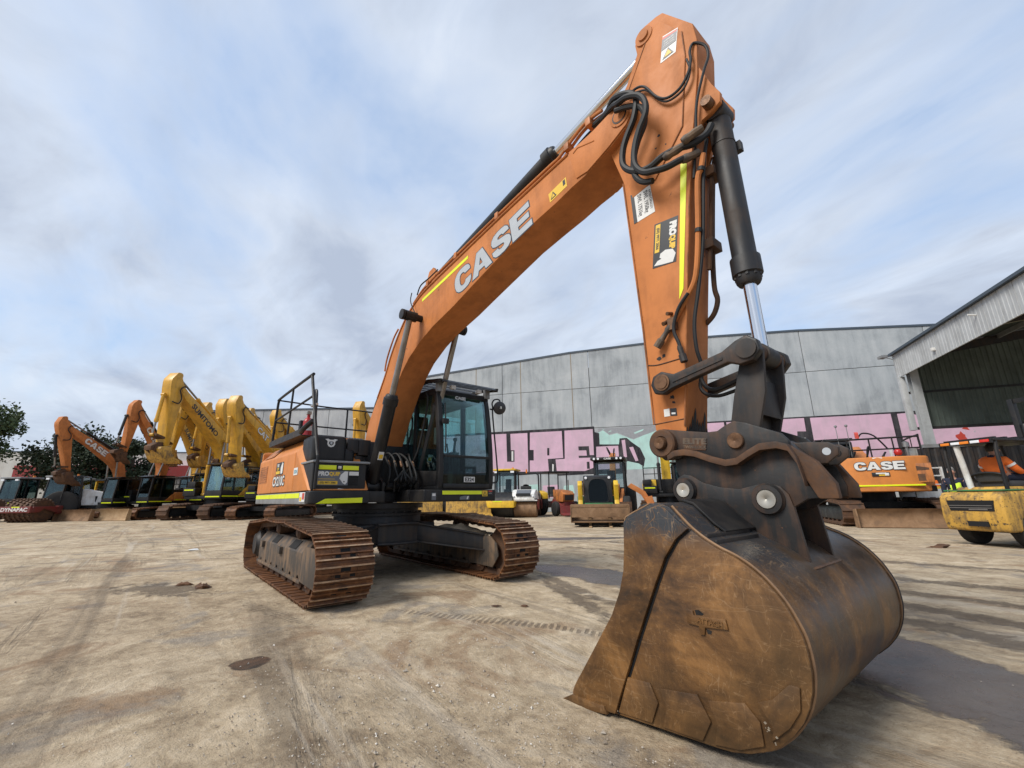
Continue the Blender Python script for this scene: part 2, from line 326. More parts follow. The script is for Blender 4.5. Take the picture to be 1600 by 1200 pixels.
# ================================================================== MAIN EXCAVATOR
X=thing('excavator','large orange and black tracked excavator with raised boom and rusty bucket resting on the ground','excavator')
GA,TW=2.3853/2,.60
def undercarriage():
    path=track_path(); ring=resample(path,52); sm=shoe_mesh(TW)
    rnd=random.Random(3)
    for side in (-1,1):
        cy=side*GA
        for dy in (-.085,.085):     # two rows of chain links, one closed loop each
            g=G(); rings=[]
            for x,z,t in ring:
                nn=Vector((-t.y,0,t.x))
                rings.append([Vector((x,cy+dy+a,z))+nn*b for a,b in ((-.02,-.005),(.02,-.005),(.02,.078),(-.02,.078))])
                q=Vector((x,cy+dy,z))+Vector((t.x,0,t.y))*.07
                rings.append([q+Vector((0,a,0))+nn*b for a,b in ((-.02,-.005),(.02,-.005),(.02,.062),(-.02,.062))])
            rings.append(rings[0]); g.loft(rings,caps=False)
            tr=g.obj('track_chain','dark rusty steel',X,smooth=False)
        for x,z,t in ring:
            ang=math.atan2(t.y,t.x)
            o=link('track_shoe',sm,None,tr)
            # outward normal = right-hand side of travel (loop runs counter-clockwise seen from -y)
            ex=Vector((t.x,0,t.y)); ez=Vector((t.y,0,-t.x)); ey=ez.cross(ex)
            j=rnd.uniform(-.004,.004)
            o.matrix_local=Matrix(((ex.x,ey.x,ez.x,x),(ex.y,ey.y,ez.y,cy+j),(ex.z,ey.z,ez.z,z),(0,0,0,1)))
        sec=[(-.16,.17),(-.16,.47),(-.07,.60),(.07,.60),(.16,.47),(.16,.17)]
        g=G(); g.prism([(cy+a,b) for a,b in sec],-1.62,1.22,'x')
        for xx in (-1.35,-.1): g.box(xx,xx+.16,cy+side*.155-.05,cy+side*.155+.05,.38,.47)
        g.box(-1.6,1.15,cy-.185,cy+.185,.135,.172)
        fr=g.obj('track_frame','dusty frame steel',X,bevel=.008)
        for xx in (-.75,.35):
            q0=Vector((xx,cy-.152,.486));q1=Vector((xx,cy-.082,.587))
            nn=Vector((0,-.8,.6))*.003
            quad('frame_slot',[q0+nn,q0+Vector((.36,0,0))+nn,q1+Vector((.42,0,0))+nn,q1+Vector((.06,0,0))+nn],'dark void',fr,th=.002)
        # idler yoke plates and idler wheel
        for s in (-1,1):
            g=G(); g.prism([(1.10,.16),(1.16,.50),(1.26,.56),(1.66,.56),(1.82,.46),(1.86,.30),(1.72,.14)],cy+s*.165-.012,cy+s*.165+.012)
            g.obj('idler_guard','dusty frame steel',X,bevel=.01)
        G().turn((1.83,cy-.09,.385),(1.83,cy+.09,.385),[(0,.22),(0,.29),(.03,.30),(.04,.325),(.14,.325),(.15,.30),(.18,.29),(.18,.22)],28).obj('idler_wheel','dark rusty steel',X)
        g=G()
        nT=22
        prof=[]
        for i in range(nT*2):
            a=2*math.pi*i/(nT*2); rr=.345 if i%2 else .285
            prof.append((-1.88+rr*math.cos(a),.385+rr*math.sin(a)))
        g.prism(prof,cy-.035,cy+.035)
        g.obj('sprocket','dark rusty steel',X)
        G().turn((-1.88,cy,.385),(-1.88,cy+side*.3,.385),[(-.15,.20),(.04,.24),(.05,.22),(.14,.21),(.17,.17),(.20,.16),(.205,.0)],24).obj('final_drive','dark steel paint',X)
        for i in range(8):
            x=-1.38+i*.39
            G().turn((x,cy-.16,.165),(x,cy+.16,.165),[(0,.05),(.02,.07),(.03,.11),(.06,.11),(.07,.085),(.25,.085),(.26,.11),(.29,.11),(.30,.07),(.32,.05)],16).obj('track_roller','dark rusty steel',X)
        for x in (-.6,.6):
            G().turn((x,cy-.13,.685),(x,cy+.13,.685),[(0,.05),(.03,.085),(.23,.085),(.26,.05)],14).cyl((x-.06,cy,.60),(x,cy,.68),.04).obj('carrier_roller','dark rusty steel',X)
    # centre frame with splayed legs
    g=G(); g.cyl((0,0,.50),(0,0,.86),.70,.66,28); g.box(-.75,.75,-.62,.62,.46,.74)
    g.obj('centre_frame','dark steel paint',X,bevel=.02)
    for sx in (-1,1):
        for sy in (-1,1):
            a=[(sx*.20,sy*.45),(sx*.80,sy*.30),(sx*1.50,sy*1.02),(sx*1.02,sy*1.10)]
            g=G(); g.add([(x,y,z) for (x,y),zs in zip(a,((.48,.73),(.48,.73),(.36,.57),(.36,.57))) for z in zs],[(0,1,3,2),(2,3,5,4),(4,5,7,6),(6,7,1,0),(0,2,4,6),(1,7,5,3)])
            # flange along the top and bottom edge
            for z0,z1 in ((.73,.57),(.475,.355)):
                p=[(sx*.82,sy*.30,z0),(sx*1.53,sy*1.02,z1)]
                g.tube(p,.016,6,False)
            g.obj('frame_leg','dark steel paint',X,bevel=.01)
    g=G(); g.tube([(.82,-.32,.735),(.84,0,.745),(.82,.32,.735)],.02,6); g.tube([(.82,-.32,.475),(.84,0,.47),(.82,.32,.475)],.02,6); g.box(.70,.80,-.34,.34,.46,.75)
    g.obj('frame_flange','dark steel paint',X)
    # dry mud caked on the left leg and track frame
    g=G(); rr=random.Random(5)
    rows=[]
    for i in range(12):
        t=i/11; x=.72+.78*t; ybase=.62+.50*t
        rows.append([(x+rr.uniform(-.02,.02),ybase+o*(.8+.4*rr.random()),.66-.10*t+h*(.6+.8*rr.random())*math.sin(math.pi*min(1,t*1.1+.05))) for o,h in ((-.10,-.01),(-.03,.05),(.05,.085),(.13,.06),(.22,.02))])
    g.loft(rows,False,False); g.obj('caked_mud','dry mud',X)
    g=G(); g.turn((0,0,.85),(0,0,1.05),[(0,.60),(0,.69),(.035,.69),(.04,.63),(.10,.63),(.105,.70),(.18,.70),(.18,.5)],40)
    sb=g.obj('swing_bearing','black paint',X)
    for i in range(28):
        a=2*math.pi*i/28; c=Vector((.665*math.cos(a),.665*math.sin(a),0))
        link('bolt',BOLT,'dark steel paint',sb).location=c+Vector((0,0,.89))
BOLT=G().cyl((0,0,0),(0,0,.022),.016,n=6).me('bolt',0,False)
undercarriage()
# ------------------------------------------------------------------ upper structure
U=Matrix.Rotation(.025,4,'Z')
def GU(): return G(U)
def P_(name,g,mat,par=X,bevel=0,**k): return g.obj(name,mat,par,bevel,**k)
def side_q(name,pts,mat,par=X,y=-.221,th=.0015): return quad(name,[(a,y,b) for a,b in pts],mat,par,U,th)
def front_q(name,y0,y1,z0,z1,x,mat,par=X): return quad(name,[(x,y0,z0),(x,y1,z0),(x,y1,z1),(x,y0,z1)],mat,par,U)
def stext(s,h,x,z,ang,mat,par,y=-.2235,off=0,xs=1,name='lettering',align='CENTER',shear=0):
    c,sn=math.cos(ang),math.sin(ang); return text(name,s,h,frame((x,y,z),(c,0,sn),(-sn,0,c)),mat,par,off,xs,shear,align,M0=U)
def ftext(s,h,y,z,x,mat,par,off=0,xs=1,name='lettering',align='CENTER',shear=0):
    return text(name,s,h,frame((x,y,z),(0,1,0),(0,0,1)),mat,par,off,xs,shear,align,M0=U)
def upper():
    g=GU(); g.box(-2.05,.55,-1.30,1.30,1.045,1.20); g.box(.3,.98,-.60,-.34,1.05,1.2); g.box(.3,.95,.02,.3,1.05,1.22)
    P_('upper_frame',g,'black paint',bevel=.012)
    # boom bracket plates and cylinder bracket
    for y in (-.285,.285):
        g=GU(); g.prism([(-.42,1.15),(.78,1.15),(.80,1.32),(.66,1.40),(.28,1.62),(.16,1.86),(-.06,1.90),(-.22,1.72),(-.45,1.5)],y-.022,y+.022)
        P_('boom_bracket',g,'black paint',bevel=.008)
    P_('boom_foot_pin',GU().cyl((.0,-.36,1.68),(.0,.36,1.68),.07),'black paint'); P_('cylinder_foot_pin',GU().cyl((.64,-.50,1.27),(.64,.50,1.27),.055),'black paint')
    # counterweight
    arc=[(-2.17,-1.36)]+[(-.55-2.15*math.cos(a),-2.15*math.sin(a)*.66) for a in [R(40-80*i/14) for i in range(15)]]+[(-2.17,1.36)]
    arc=[(-2.15,-1.355),(-2.32,-1.22),(-2.5,-.9),(-2.66,-.45),(-2.70,0),(-2.66,.45),(-2.5,.9),(-2.32,1.22),(-2.15,1.355)]
    g=GU(); g.prism(arc,1.06,1.96,'z'); P_('counterweight',g,'orange body paint',bevel=.06,seg=3)
    # engine hood roof and left side
    g=GU(); g.box(-2.0,.30,-.58,1.0,1.25,1.975); P_('engine_hood',g,'black paint',bevel=.04)
    g=GU(); g.box(-2.12,-.5,1.0,1.36,1.2,1.76); P_('left_cover',g,'orange body paint',bevel=.03)
    sec=[(-1.37,1.205),(-1.37,1.755),(-1.15,1.985),(-.6,1.985),(-.6,1.205)]
    def cover(x0,x1):
        gg=GU(); gg.prism(sec,x0,x1,'x'); return P_('side_cover',gg,'orange body paint',bevel=.022,seg=3)
    c0=cover(-2.13,-1.085); c1=cover(-1.075,.20)
    g=GU(); g.add([(.21,-1.37,1.205),(.97,-1.37,1.21),(.23,-1.37,1.755),(.22,-1.15,1.985),(1.02,-1.30,1.21),(.36,-1.305,1.775),(.37,-1.13,1.985),(.37,-.6,1.985),(1.02,-.6,1.21),(.21,-.6,1.985),(.21,-.6,1.205)],
        [(0,1,2),(0,2,3,9,10),(1,4,5,2),(2,5,6,3),(3,6,7,9),(4,8,7,6,5),(0,10,8,4,1),(10,9,7,8)])
    c2=P_('side_cover',g,'orange body paint',bevel=.018)
    # vents
    for (z0,z1) in ((1.38,1.66),):
        v=P_('vent',GU().box(-2.02,-1.45,-1.374,-1.36,z0,z1),'dirty orange paint',c0)
        for i in range(7): P_('vent_slat',GU().box(-2.0,-1.47,-1.379,-1.370,z0+.02+i*.036,z0+.036+i*.036),'dirty orange paint',c0)
    q=[(-1.95,-1.345,1.79),(-1.25,-1.345,1.79),(-1.25,-1.185,1.955),(-1.95,-1.185,1.955)]
    quad('vent',[Vector(a)+Vector((0,-.004,.004)) for a in q],'dirty orange paint',c0,U,.003)
    # lettering on the side cover
    stext('CX210C',.135,-.62,1.315,0,'sticker black',c1,y=-1.3735,off=.018,xs=1.02,name='lettering_edge')
    stext('CX210C',.135,-.62,1.315,0,'sticker white',c1,y=-1.376,off=.005,xs=1.02)
    side_q('sticker',[(-.84,1.475),(-.40,1.475),(-.40,1.665),(-.84,1.665)],'sticker black',c1,-1.3735)
    side_q('sticker_print',[(-.82,1.49),(-.58,1.49),(-.58,1.535),(-.82,1.535)],'sticker yellow',c1,-1.3755)
    stext('PRO',.045,-.71,1.60,0,'sticker white',c1,y=-1.3765,off=.003)
    stext('QUIP',.036,-.71,1.552,0,'sticker yellow',c1,y=-1.3765,off=.002)
    side_q('sticker_print',[(-.53,1.49),(-.42,1.49),(-.41,1.64),(-.47,1.66),(-.55,1.58)],'sticker white',c1,-1.3755)
    side_q('sticker',[(.22,1.43),(.42,1.43),(.42,1.53),(.22,1.53)],'sticker white',c2,-1.3735)
    stext('E324',.045,.32,1.455,0,'sticker teal',c2,y=-1.3755,off=.002,xs=1.1)
    # skirt
    g=GU(); g.box(-2.13,.94,-1.372,-1.2,1.04,1.195); sk=P_('side_skirt',g,'grey paint',bevel=.012)
    for a,b in ((-2.11,-1.08),(-1.07,-.10),(-.09,.62)):
        P_('reflective_strip',GU().box(a,b,-1.376,-1.371,1.118,1.182),'reflective yellow tape',sk)
    side_q('sticker',[(.64,1.07),(.88,1.07),(.88,1.19),(.64,1.19)],'sticker white',sk,-1.3735)
    side_q('sticker_print',[(.66,1.08),(.74,1.08),(.74,1.13),(.66,1.13)],'sticker yellow',sk,-1.3755)
    side_q('sticker_print',[(.77,1.10),(.86,1.10),(.86,1.18),(.77,1.18)],'sticker red',sk,-1.3755)
    # front tool box, bumper and tank
    g=GU(); g.box(.42,1.0,-1.345,-.64,1.205,1.575); tb=P_('tool_box',g,'black paint',bevel=.025,seg=3)
    P_('tool_box_lip',GU().box(.36,1.03,-1.36,-.60,1.562,1.592),'grey paint',tb,bevel=.012)
    g=GU(); g.prism([(.90,-1.375),(1.03,-1.375),(1.075,-1.30),(1.075,-.60),(.6,-.60),(.6,-1.2)],1.04,1.205,'z'); bp=P_('bumper',g,'black paint',bevel=.02,seg=3)
    quad('reflective_strip',[(1.077,-1.29,1.045),(1.077,-.70,1.05),(1.077,-.70,1.115),(1.077,-1.18,1.105)],'reflective yellow tape',bp,U,.003)
    for a,b in ((-1.27,-1.05),(-.965,-.75)):
        P_('reflective_strip',GU().box(1.001,1.006,a,b,1.475,1.532),'reflective yellow tape',tb,bevel=.002)
    P_('latch',GU().box(.998,1.012,-1.03,-.985,1.485,1.525),'bright pin steel',tb,bevel=.004)
    front_q('sticker',-1.28,-.885,1.275,1.462,1.0015,'sticker grey',tb)
    front_q('sticker_print',-1.27,-1.02,1.285,1.33,1.0035,'sticker yellow',tb)
    ftext('(03) 9971 2066',.024,-1.145,1.297,1.0055,'sticker black',tb,off=.001,xs=.95)
    ftext('PRO',.05,-1.205,1.398,1.0035,'sticker white',tb,off=.004,xs=1.0)
    ftext('QUIP',.044,-1.065,1.40,1.0035,'sticker yellow',tb,off=.003,xs=.95)
    front_q('sticker_print',-1.27,-1.06,1.352,1.357,1.0035,'sticker yellow',tb)
    quad('sticker_print',[(1.0035,-1.0,1.36),(1.0035,-.985,1.345),(1.0035,-.95,1.30),(1.0035,-.92,1.285),(1.0035,-.895,1.315),(1.0035,-.89,1.455),(1.0035,-.935,1.455),(1.0035,-.985,1.41)],'sticker white',tb,U)
    front_q('sticker_print',-.945,-.93,1.315,1.33,1.0055,'sticker black',tb)
    front_q('sticker',-.875,-.745,1.405,1.455,1.0015,'sticker white',tb)
    for i in range(5): P_('grille_slat',GU().box(.998,1.006,-.875,-.75,1.275+i*.025,1.29+i*.025),'dark void',tb)
    quad('scuff_mark',[(1.0015,-1.02,1.222),(1.0015,-.83,1.216),(1.0015,-.93,1.228),(1.0015,-1.0,1.236)],'sticker white',tb,U)
    g=GU(); g.box(.28,.80,-1.315,-.86,1.58,1.955); g.box(.2,.70,-.88,-.70,1.58,1.80)
    tk=P_('fuel_tank',g,'black paint',bevel=.07,seg=4)
    # bull's-head emblem on the tank
    em=[(-.085,.045),(-.045,.052),(-.02,.04),(.02,.04),(.045,.052),(.085,.045),(.06,.028),(.05,.015),(.052,-.02),(.035,-.05),(0,-.062),(-.035,-.05),(-.052,-.02),(-.05,.015),(-.06,.028)]
    quad('emblem',[(.8015,-1.08+a,1.85+b) for a,b in em],'sticker white',tk,U)
    em2=[(-.03,.012),(.0,.02),(.03,.012),(.03,-.018),(.0,-.04),(-.03,-.018)]
    quad('emblem_print',[(.8035,-1.08+a,1.85+b) for a,b in em2],'sticker black',tk,U)
    quad('emblem_print',[(.8055,-1.08+a*.5,1.85+b*.7) for a,b in em2],'letter grey',tk,U)
    # pump gear beside the boom
    g=GU(); rr=random.Random(2)
    for i in range(14):
        c=(rr.uniform(.15,.6),rr.uniform(-.78,-.50),rr.uniform(1.35,2.0)); s=rr.uniform(.05,.12)
        g.box(c[0]-s,c[0]+s,c[1]-s*.8,c[1]+s*.8,c[2]-s,c[2]+s)
    P_('control_valve',g,'dark steel paint',bevel=.012)
    for i in range(7):
        y=-.74+.045*i; P_('hydraulic_hose',GU().tube([(.5,y,1.25),(.62+.03*(i%3),y-.02,1.5),(.45,y+.03,1.85),(.1,y+.06,2.02),(-.2,y+.05,1.95)],.018,7),'hose rubber')
    # handrails
    y=-1.34
    rail=GU(); rail.tube([(1.02,-1.305,1.23),(1.03,-1.305,1.62),(.98,-1.31,1.74),(.58,y,2.70),(.52,y,2.82),(.44,y,2.84),(-1.30,y,2.82),(-1.42,y,2.78),(-1.46,y,2.66),(-1.55,y,2.02)],.021,8,True,4)
    P_('handrail',rail,'black paint')
    P_('handrail_bar',GU().tube([(.66,y,2.50),(-1.50,y,2.45)],.016,8),'black paint'); P_('handrail_bar',GU().tube([(-.48,y,2.83),(-.54,y,2.02)],.016,8),'black paint')
    g=GU(); g.tube([(-1.40,y,2.80),(-1.5,-.6,2.80),(-1.5,1.2,2.80)],.014,8,False); P_('handrail_bar',g,'black paint')
    P_('handrail_bar',GU().tube([(-1.5,y,2.42),(-1.5,1.2,2.40)],.014,8),'black paint')
    for yy in (-.10,1.2): P_('handrail_bar',GU().tube([(-1.5,yy,2.80),(-1.5,yy,1.95)],.018,8),'black paint')
    P_('handrail',GU().tube([(-.30,-1.02,2.02),(-.35,-1.02,2.30),(-.42,-1.02,2.72),(-.46,-1.02,2.80),(-.40,-1.02,2.84),(-.33,-1.02,2.76),(-.27,-1.02,2.3),(-.22,-1.02,2.02)],.020,8,True,4),'black paint')
    P_('rail_clamp',GU().box(-.48,-.26,-1.06,-1.0,2.56,2.60),'bright pin steel',bevel=.01)
    P_('kick_plate',GU().box(-1.62,.34,-1.365,-1.345,1.99,2.085),'dark steel paint')
    P_('walkway',GU().box(-1.6,.3,-1.345,-.75,1.988,2.0),'dark steel paint')
    g=GU(); g.tube([(.30,-1.355,2.03),(.46,-1.36,2.07),(.62,-1.30,2.16)],.035,8); P_('step_edge',g,'black paint')
    g=GU(); g.turn((-.55,-1.05,2.03),(-.55,-1.05,2.6),[(0,.06),(.01,.075),(.30,.075),(.35,.05),(.37,.025),(.42,.025)],16); ex=P_('fire_extinguisher',g,'red enamel')
    P_('valve',GU().box(-.58,-.50,-1.09,-1.02,2.45,2.50),'bright pin steel',ex); P_('label_band',GU().turn((-.55,-1.05,2.18),(-.55,-1.05,2.3),[(0,.0765),(.08,.0765)],16),'sticker white',ex)
    P_('extinguisher_bracket',GU().box(-.72,-.62,-1.15,-.95,2.0,2.36),'black paint',bevel=.01)
upper()
# ------------------------------------------------------------------ cab
def cab():
    ya,yb=.30,1.30
    front=[(1.335,1.24),(1.355,1.50),(1.345,1.80),(1.31,2.15),(1.255,2.50),(1.205,2.72)]
    def band(pts,w): return pts+[(a-w,b) for a,b in reversed(pts)]
    g=GU(); g.box(-.45,1.33,ya,yb,1.22,1.27)
    g.prism([(-.45,1.27),(1.34,1.27),(1.352,1.48),(.55,1.52),(-.45,1.52)],ya,ya+.035); g.prism([(-.45,1.27),(1.34,1.27),(1.352,1.45),(.55,1.50),(-.45,1.52)],yb-.035,yb)
    g.box(-.45,-.41,ya,yb,1.27,1.9)
    c=P_('cab',g,'black paint',bevel=.015)
    for y in (ya,yb-.085):
        P_('pillar',GU().prism(band(front,.095),y,y+.085),'black paint',c,bevel=.022,seg=3)
        P_('pillar',GU().prism([(.50,1.5),(.58,1.5),(.56,2.72),(.47,2.72)],y+.01,y+.07),'black paint',c,bevel=.012)
        P_('pillar',GU().prism([(-.45,1.5),(-.36,1.5),(-.28,2.72),(-.40,2.72)],y+.005,y+.075),'black paint',c,bevel=.012)
    rf=P_('roof',GU().prism([(1.235,2.66),(1.20,2.745),(1.08,2.785),(-.30,2.785),(-.42,2.72),(-.42,2.66)],ya,yb),'black paint',c,bevel=.03,seg=3)
    P_('sill_bar',GU().box(1.325,1.362,ya+.085,yb-.085,1.685,1.725),'black paint',c,bevel=.008)
    P_('sill_bar',GU().box(1.295,1.352,ya+.08,yb-.08,1.235,1.30),'black paint',c,bevel=.008)
    fi=[(1.338,1.725),(1.332,1.80),(1.297,2.15),(1.242,2.50),(1.205,2.665)]
    P_('windscreen',GU().prism(fi+[(a-.008,b) for a,b in reversed(fi)],ya+.08,yb-.08),'cab glass',c)
    fl=[(1.335,1.30),(1.345,1.50),(1.345,1.69)]
    P_('lower_windscreen',GU().prism(fl+[(a-.008,b) for a,b in reversed(fl)],ya+.08,yb-.08),'dark glass',c)
    for y in (ya+.02,yb-.03):
        P_('side_window',GU().prism([(.57,1.52),(1.262,1.49),(1.245,1.80),(1.21,2.15),(1.15,2.5),(1.11,2.67),(.55,2.67)],y,y+.007),'cab glass',c)
        P_('side_window',GU().prism([(-.37,1.52),(.51,1.52),(.485,2.67),(-.30,2.67)],y,y+.007),'cab glass',c)
    P_('rear_window',GU().prism([(ya+.08,1.9),(yb-.08,1.9),(yb-.08,2.66),(ya+.08,2.66)],-.425,-.418,'x'),'cab glass',c)
    g=GU(); g.box(-.10,.42,.55,1.05,1.55,1.68); P_('seat',g,'seat fabric',c,bevel=.05,seg=3)
    g=GU(); g.prism([(-.12,1.66),(.02,1.66),(-.08,2.30),(-.20,2.30)],.57,1.03); g.prism([(-.17,2.32),(-.09,2.32),(-.12,2.55),(-.20,2.55)],.68,.92); P_('seat_back',g,'seat fabric',c,bevel=.04,seg=3)
    for y in (.46,1.10): P_('arm_console',GU().box(-.05,.55,y-.07,y+.07,1.5,1.86).cyl((.48,y,1.86),(.52,y,2.05),.02).ball((.52,y,2.08),.04),'cab trim',c,bevel=.0)
    P_('monitor',GU().obox((1.08,.44,2.02),(.05,.18,.26),.4).cyl((1.08,.44,1.5),(1.08,.44,1.9),.02),'cab trim',c)
    P_('travel_pedals',GU().box(.95,1.1,.70,.76,1.28,1.5).box(.95,1.1,.84,.90,1.28,1.5).cyl((1.0,.73,1.4),(.85,.73,1.95),.014).cyl((1.0,.87,1.4),(.85,.87,1.95),.014),'cab trim',c)
    P_('floor_mat',GU().box(.3,1.2,.4,1.2,1.271,1.285),'cab trim',c)
    P_('wiper',GU().tube([(1.352,.40,1.76),(1.338,.41,2.05),(1.30,.42,2.30),(1.262,.425,2.52)],.010,6),'hose rubber',c); P_('wiper_motor',GU().obox((1.36,.385,2.22),(.05,.10,.08),0),'black paint',c,bevel=.01)
    # number plate
    pl=front_q('number_plate',.735,.935,1.325,1.405,1.3545,'sticker white',c); ftext('E324',.055,.835,1.338,1.357,'sticker black',c,off=.003,xs=1.05)
    ftext('CASE',.045,.72,2.615,1.243,'letter grey',c,off=.004,xs=1.3)
    # cab base skirt
    g=GU(); g.box(.0,1.365,.06,1.33,1.045,1.215); s=P_('cab_base',g,'black paint',bevel=.02,seg=3)
    P_('reflective_strip',GU().box(1.366,1.371,.36,1.06,1.145,1.198),'reflective yellow tape',s)
    front_q('sticker',1.07,1.17,1.115,1.20,1.3665,'sticker yellow',s); quad('warning_mark',[(1.369,1.085,1.125),(1.369,1.155,1.125),(1.369,1.12,1.19)],'sticker black',s,U); quad('warning_mark',[(1.371,1.10,1.133),(1.371,1.14,1.133),(1.371,1.12,1.172)],'sticker yellow',s,U)
    front_q('sticker',1.18,1.27,1.135,1.205,1.3665,'sticker black',s); front_q('sticker_print',1.19,1.26,1.18,1.20,1.3685,'sticker red',s); ftext('DANGER',.010,1.225,1.155,1.3685,'sticker white',s)
    front_q('sticker',.185,.255,1.07,1.17,1.3665,'sticker grey',s); front_q('sticker_print',.195,.245,1.125,1.16,1.3685,'sticker white',s)
    quad('sticker',[(1.3665,.66,1.07),(1.3665,.83,1.07),(1.3665,.83,1.125),(1.3665,.74,1.125),(1.3665,.66,1.11)],'sticker grey',s,U); quad('sticker_print',[(1.3685,.78,1.075),(1.3685,.80,1.075),(1.3685,.82,1.12),(1.3685,.79,1.115)],'sticker white',s,U)
    # falling-object guard on the roof
    gd=P_('roof_guard',GU().prism([(1.40,2.80),(1.42,2.855),(1.0,2.925),(-.30,2.925),(-.30,2.87),(.98,2.865)],ya-.06,ya-.02),'black paint',X,bevel=.006)
    P_('guard_rail',GU().prism([(1.40,2.80),(1.42,2.855),(1.0,2.925),(-.30,2.925),(-.30,2.87),(.98,2.865)],yb+.02,yb+.06),'black paint',gd,bevel=.006)
    for i in range(13):
        t=i/12; x=1.40-1.66*t; z=2.835+ (.07*min(1,t*4))
        Q=Matrix.Rotation(R(32),3,'Y'); P_('guard_slat',GU().obox((x,.80,z),(.10,1.06,.010),Q),'black paint',gd)
    for x in (1.22,-.2):
        for y in (ya+.04,yb-.04): P_('guard_post',GU().box(x-.05,x+.04,y-.04,y+.04,2.70,2.88),'grey paint',gd,bevel=.008)
    for yy in (.52,1.02): P_('roof_lamp',GU().box(1.22,1.30,yy,yy+.08,2.76,2.82),'lamp lens',gd,bevel=.01)
    # round mirror and its rail
    mr=P_('mirror',GU().turn((1.30,1.46,2.56),(1.38,1.44,2.54),[(0,.10),(.02,.112),(.045,.108),(.065,.075),(.075,.02)],24),'mirror back',X)
    P_('mirror_clamp',GU().box(1.365,1.385,1.425,1.455,2.53,2.57),'bright pin steel',mr)
    P_('mirror_arm',GU().tube([(1.26,1.30,2.53),(1.27,1.36,2.53),(1.28,1.33,2.62),(1.29,1.37,2.69),(1.31,1.45,2.70),(1.35,1.455,2.62),(1.36,1.45,2.56)],.013,7),'black paint',mr)
    P_('mirror_arm',GU().tube([(1.27,1.35,2.58),(1.28,1.345,2.4),(1.30,1.40,1.75),(1.31,1.42,1.42),(1.31,1.40,1.34),(1.30,1.32,1.32)],.013,7),'black paint',mr)
cab()
# ------------------------------------------------------------------ boom, arm and bucket of the main machine
BOOM=[(-.16,1.58),(-.24,1.72),(-.24,1.95),(-.08,2.36),(.21,2.70),(.46,3.02),(.65,3.33),(.90,3.63),(1.18,3.86),(1.55,4.02),(2.0,4.105),(2.47,4.17),(3.13,4.26),(3.77,4.34),(4.21,4.385),(4.56,4.42),(4.75,4.44),(4.95,4.47),(5.10,4.515),(5.20,4.52),(5.29,4.485),(5.34,4.40),(5.33,4.31),(5.26,4.235),(5.07,4.145),(4.89,4.09),(4.76,4.04),(4.60,4.02),(4.37,3.97),(4.10,3.93),(3.72,3.865),(2.88,3.64),(2.45,3.52),(1.95,3.41),(1.60,3.29),(1.26,3.12),(1.05,2.95),(.82,2.70),(.55,2.33),(.30,1.92),(.15,1.64),(0,1.53)]
ARM=[(5.60,5.19),(5.66,5.17),(5.89,4.80),(5.905,4.62),(5.87,4.30),(5.77,3.80),(5.71,3.42),(5.58,2.54),(5.49,1.88),(5.44,1.53),(5.40,1.40),(5.32,1.36),(5.24,1.41),(5.20,1.57),(5.19,1.85),(5.18,2.33),(5.12,3.77),(5.02,4.12),(5.00,4.35),(5.09,4.55),(5.25,4.74),(5.38,4.97),(5.37,5.08),(5.40,5.16),(5.48,5.20)]
def cyl3(name,p0,p1,tg,r,rr,gr,y,mat='black paint',rod='chrome rod',par=None,gl=.16,mkg=GU,n=20):
    """hydraulic cylinder in the boom plane from p0 (base eye) to p1 (rod eye); tg = gland position along it (0..1)"""
    a=Vector((p0[0],y,p0[1])); b=Vector((p1[0],y,p1[1])); Lh=(b-a).length; gt=Lh*tg
    g=mkg(); g.turn(a,b,[(.03,r*.6),(.08,r),(gt-gl,r),(gt-gl,gr),(gt-gl*.35,gr),(gt-gl*.30,gr*.86),(gt-.02,gr*.82),(gt,gr*.70),(gt,rr)],n)
    w=.09 if r>.07 else .07
    g.cyl(a-Vector((0,w,0)),a+Vector((0,w,0)),r*1.05,n=n)
    o=g.obj(name,mat,par or X,ang=30)
    d=(b-a).normalized(); g=mkg(); g.cyl(a+d*(gt-.05),b-d*.06,rr,n=n); g.obj('rod',rod,o,ang=30)
    g=mkg(); g.cyl(b-Vector((0,w,0)),b+Vector((0,w,0)),rr*1.7,n=n); g.obj('rod_eye',mat,o,ang=30)
    return o
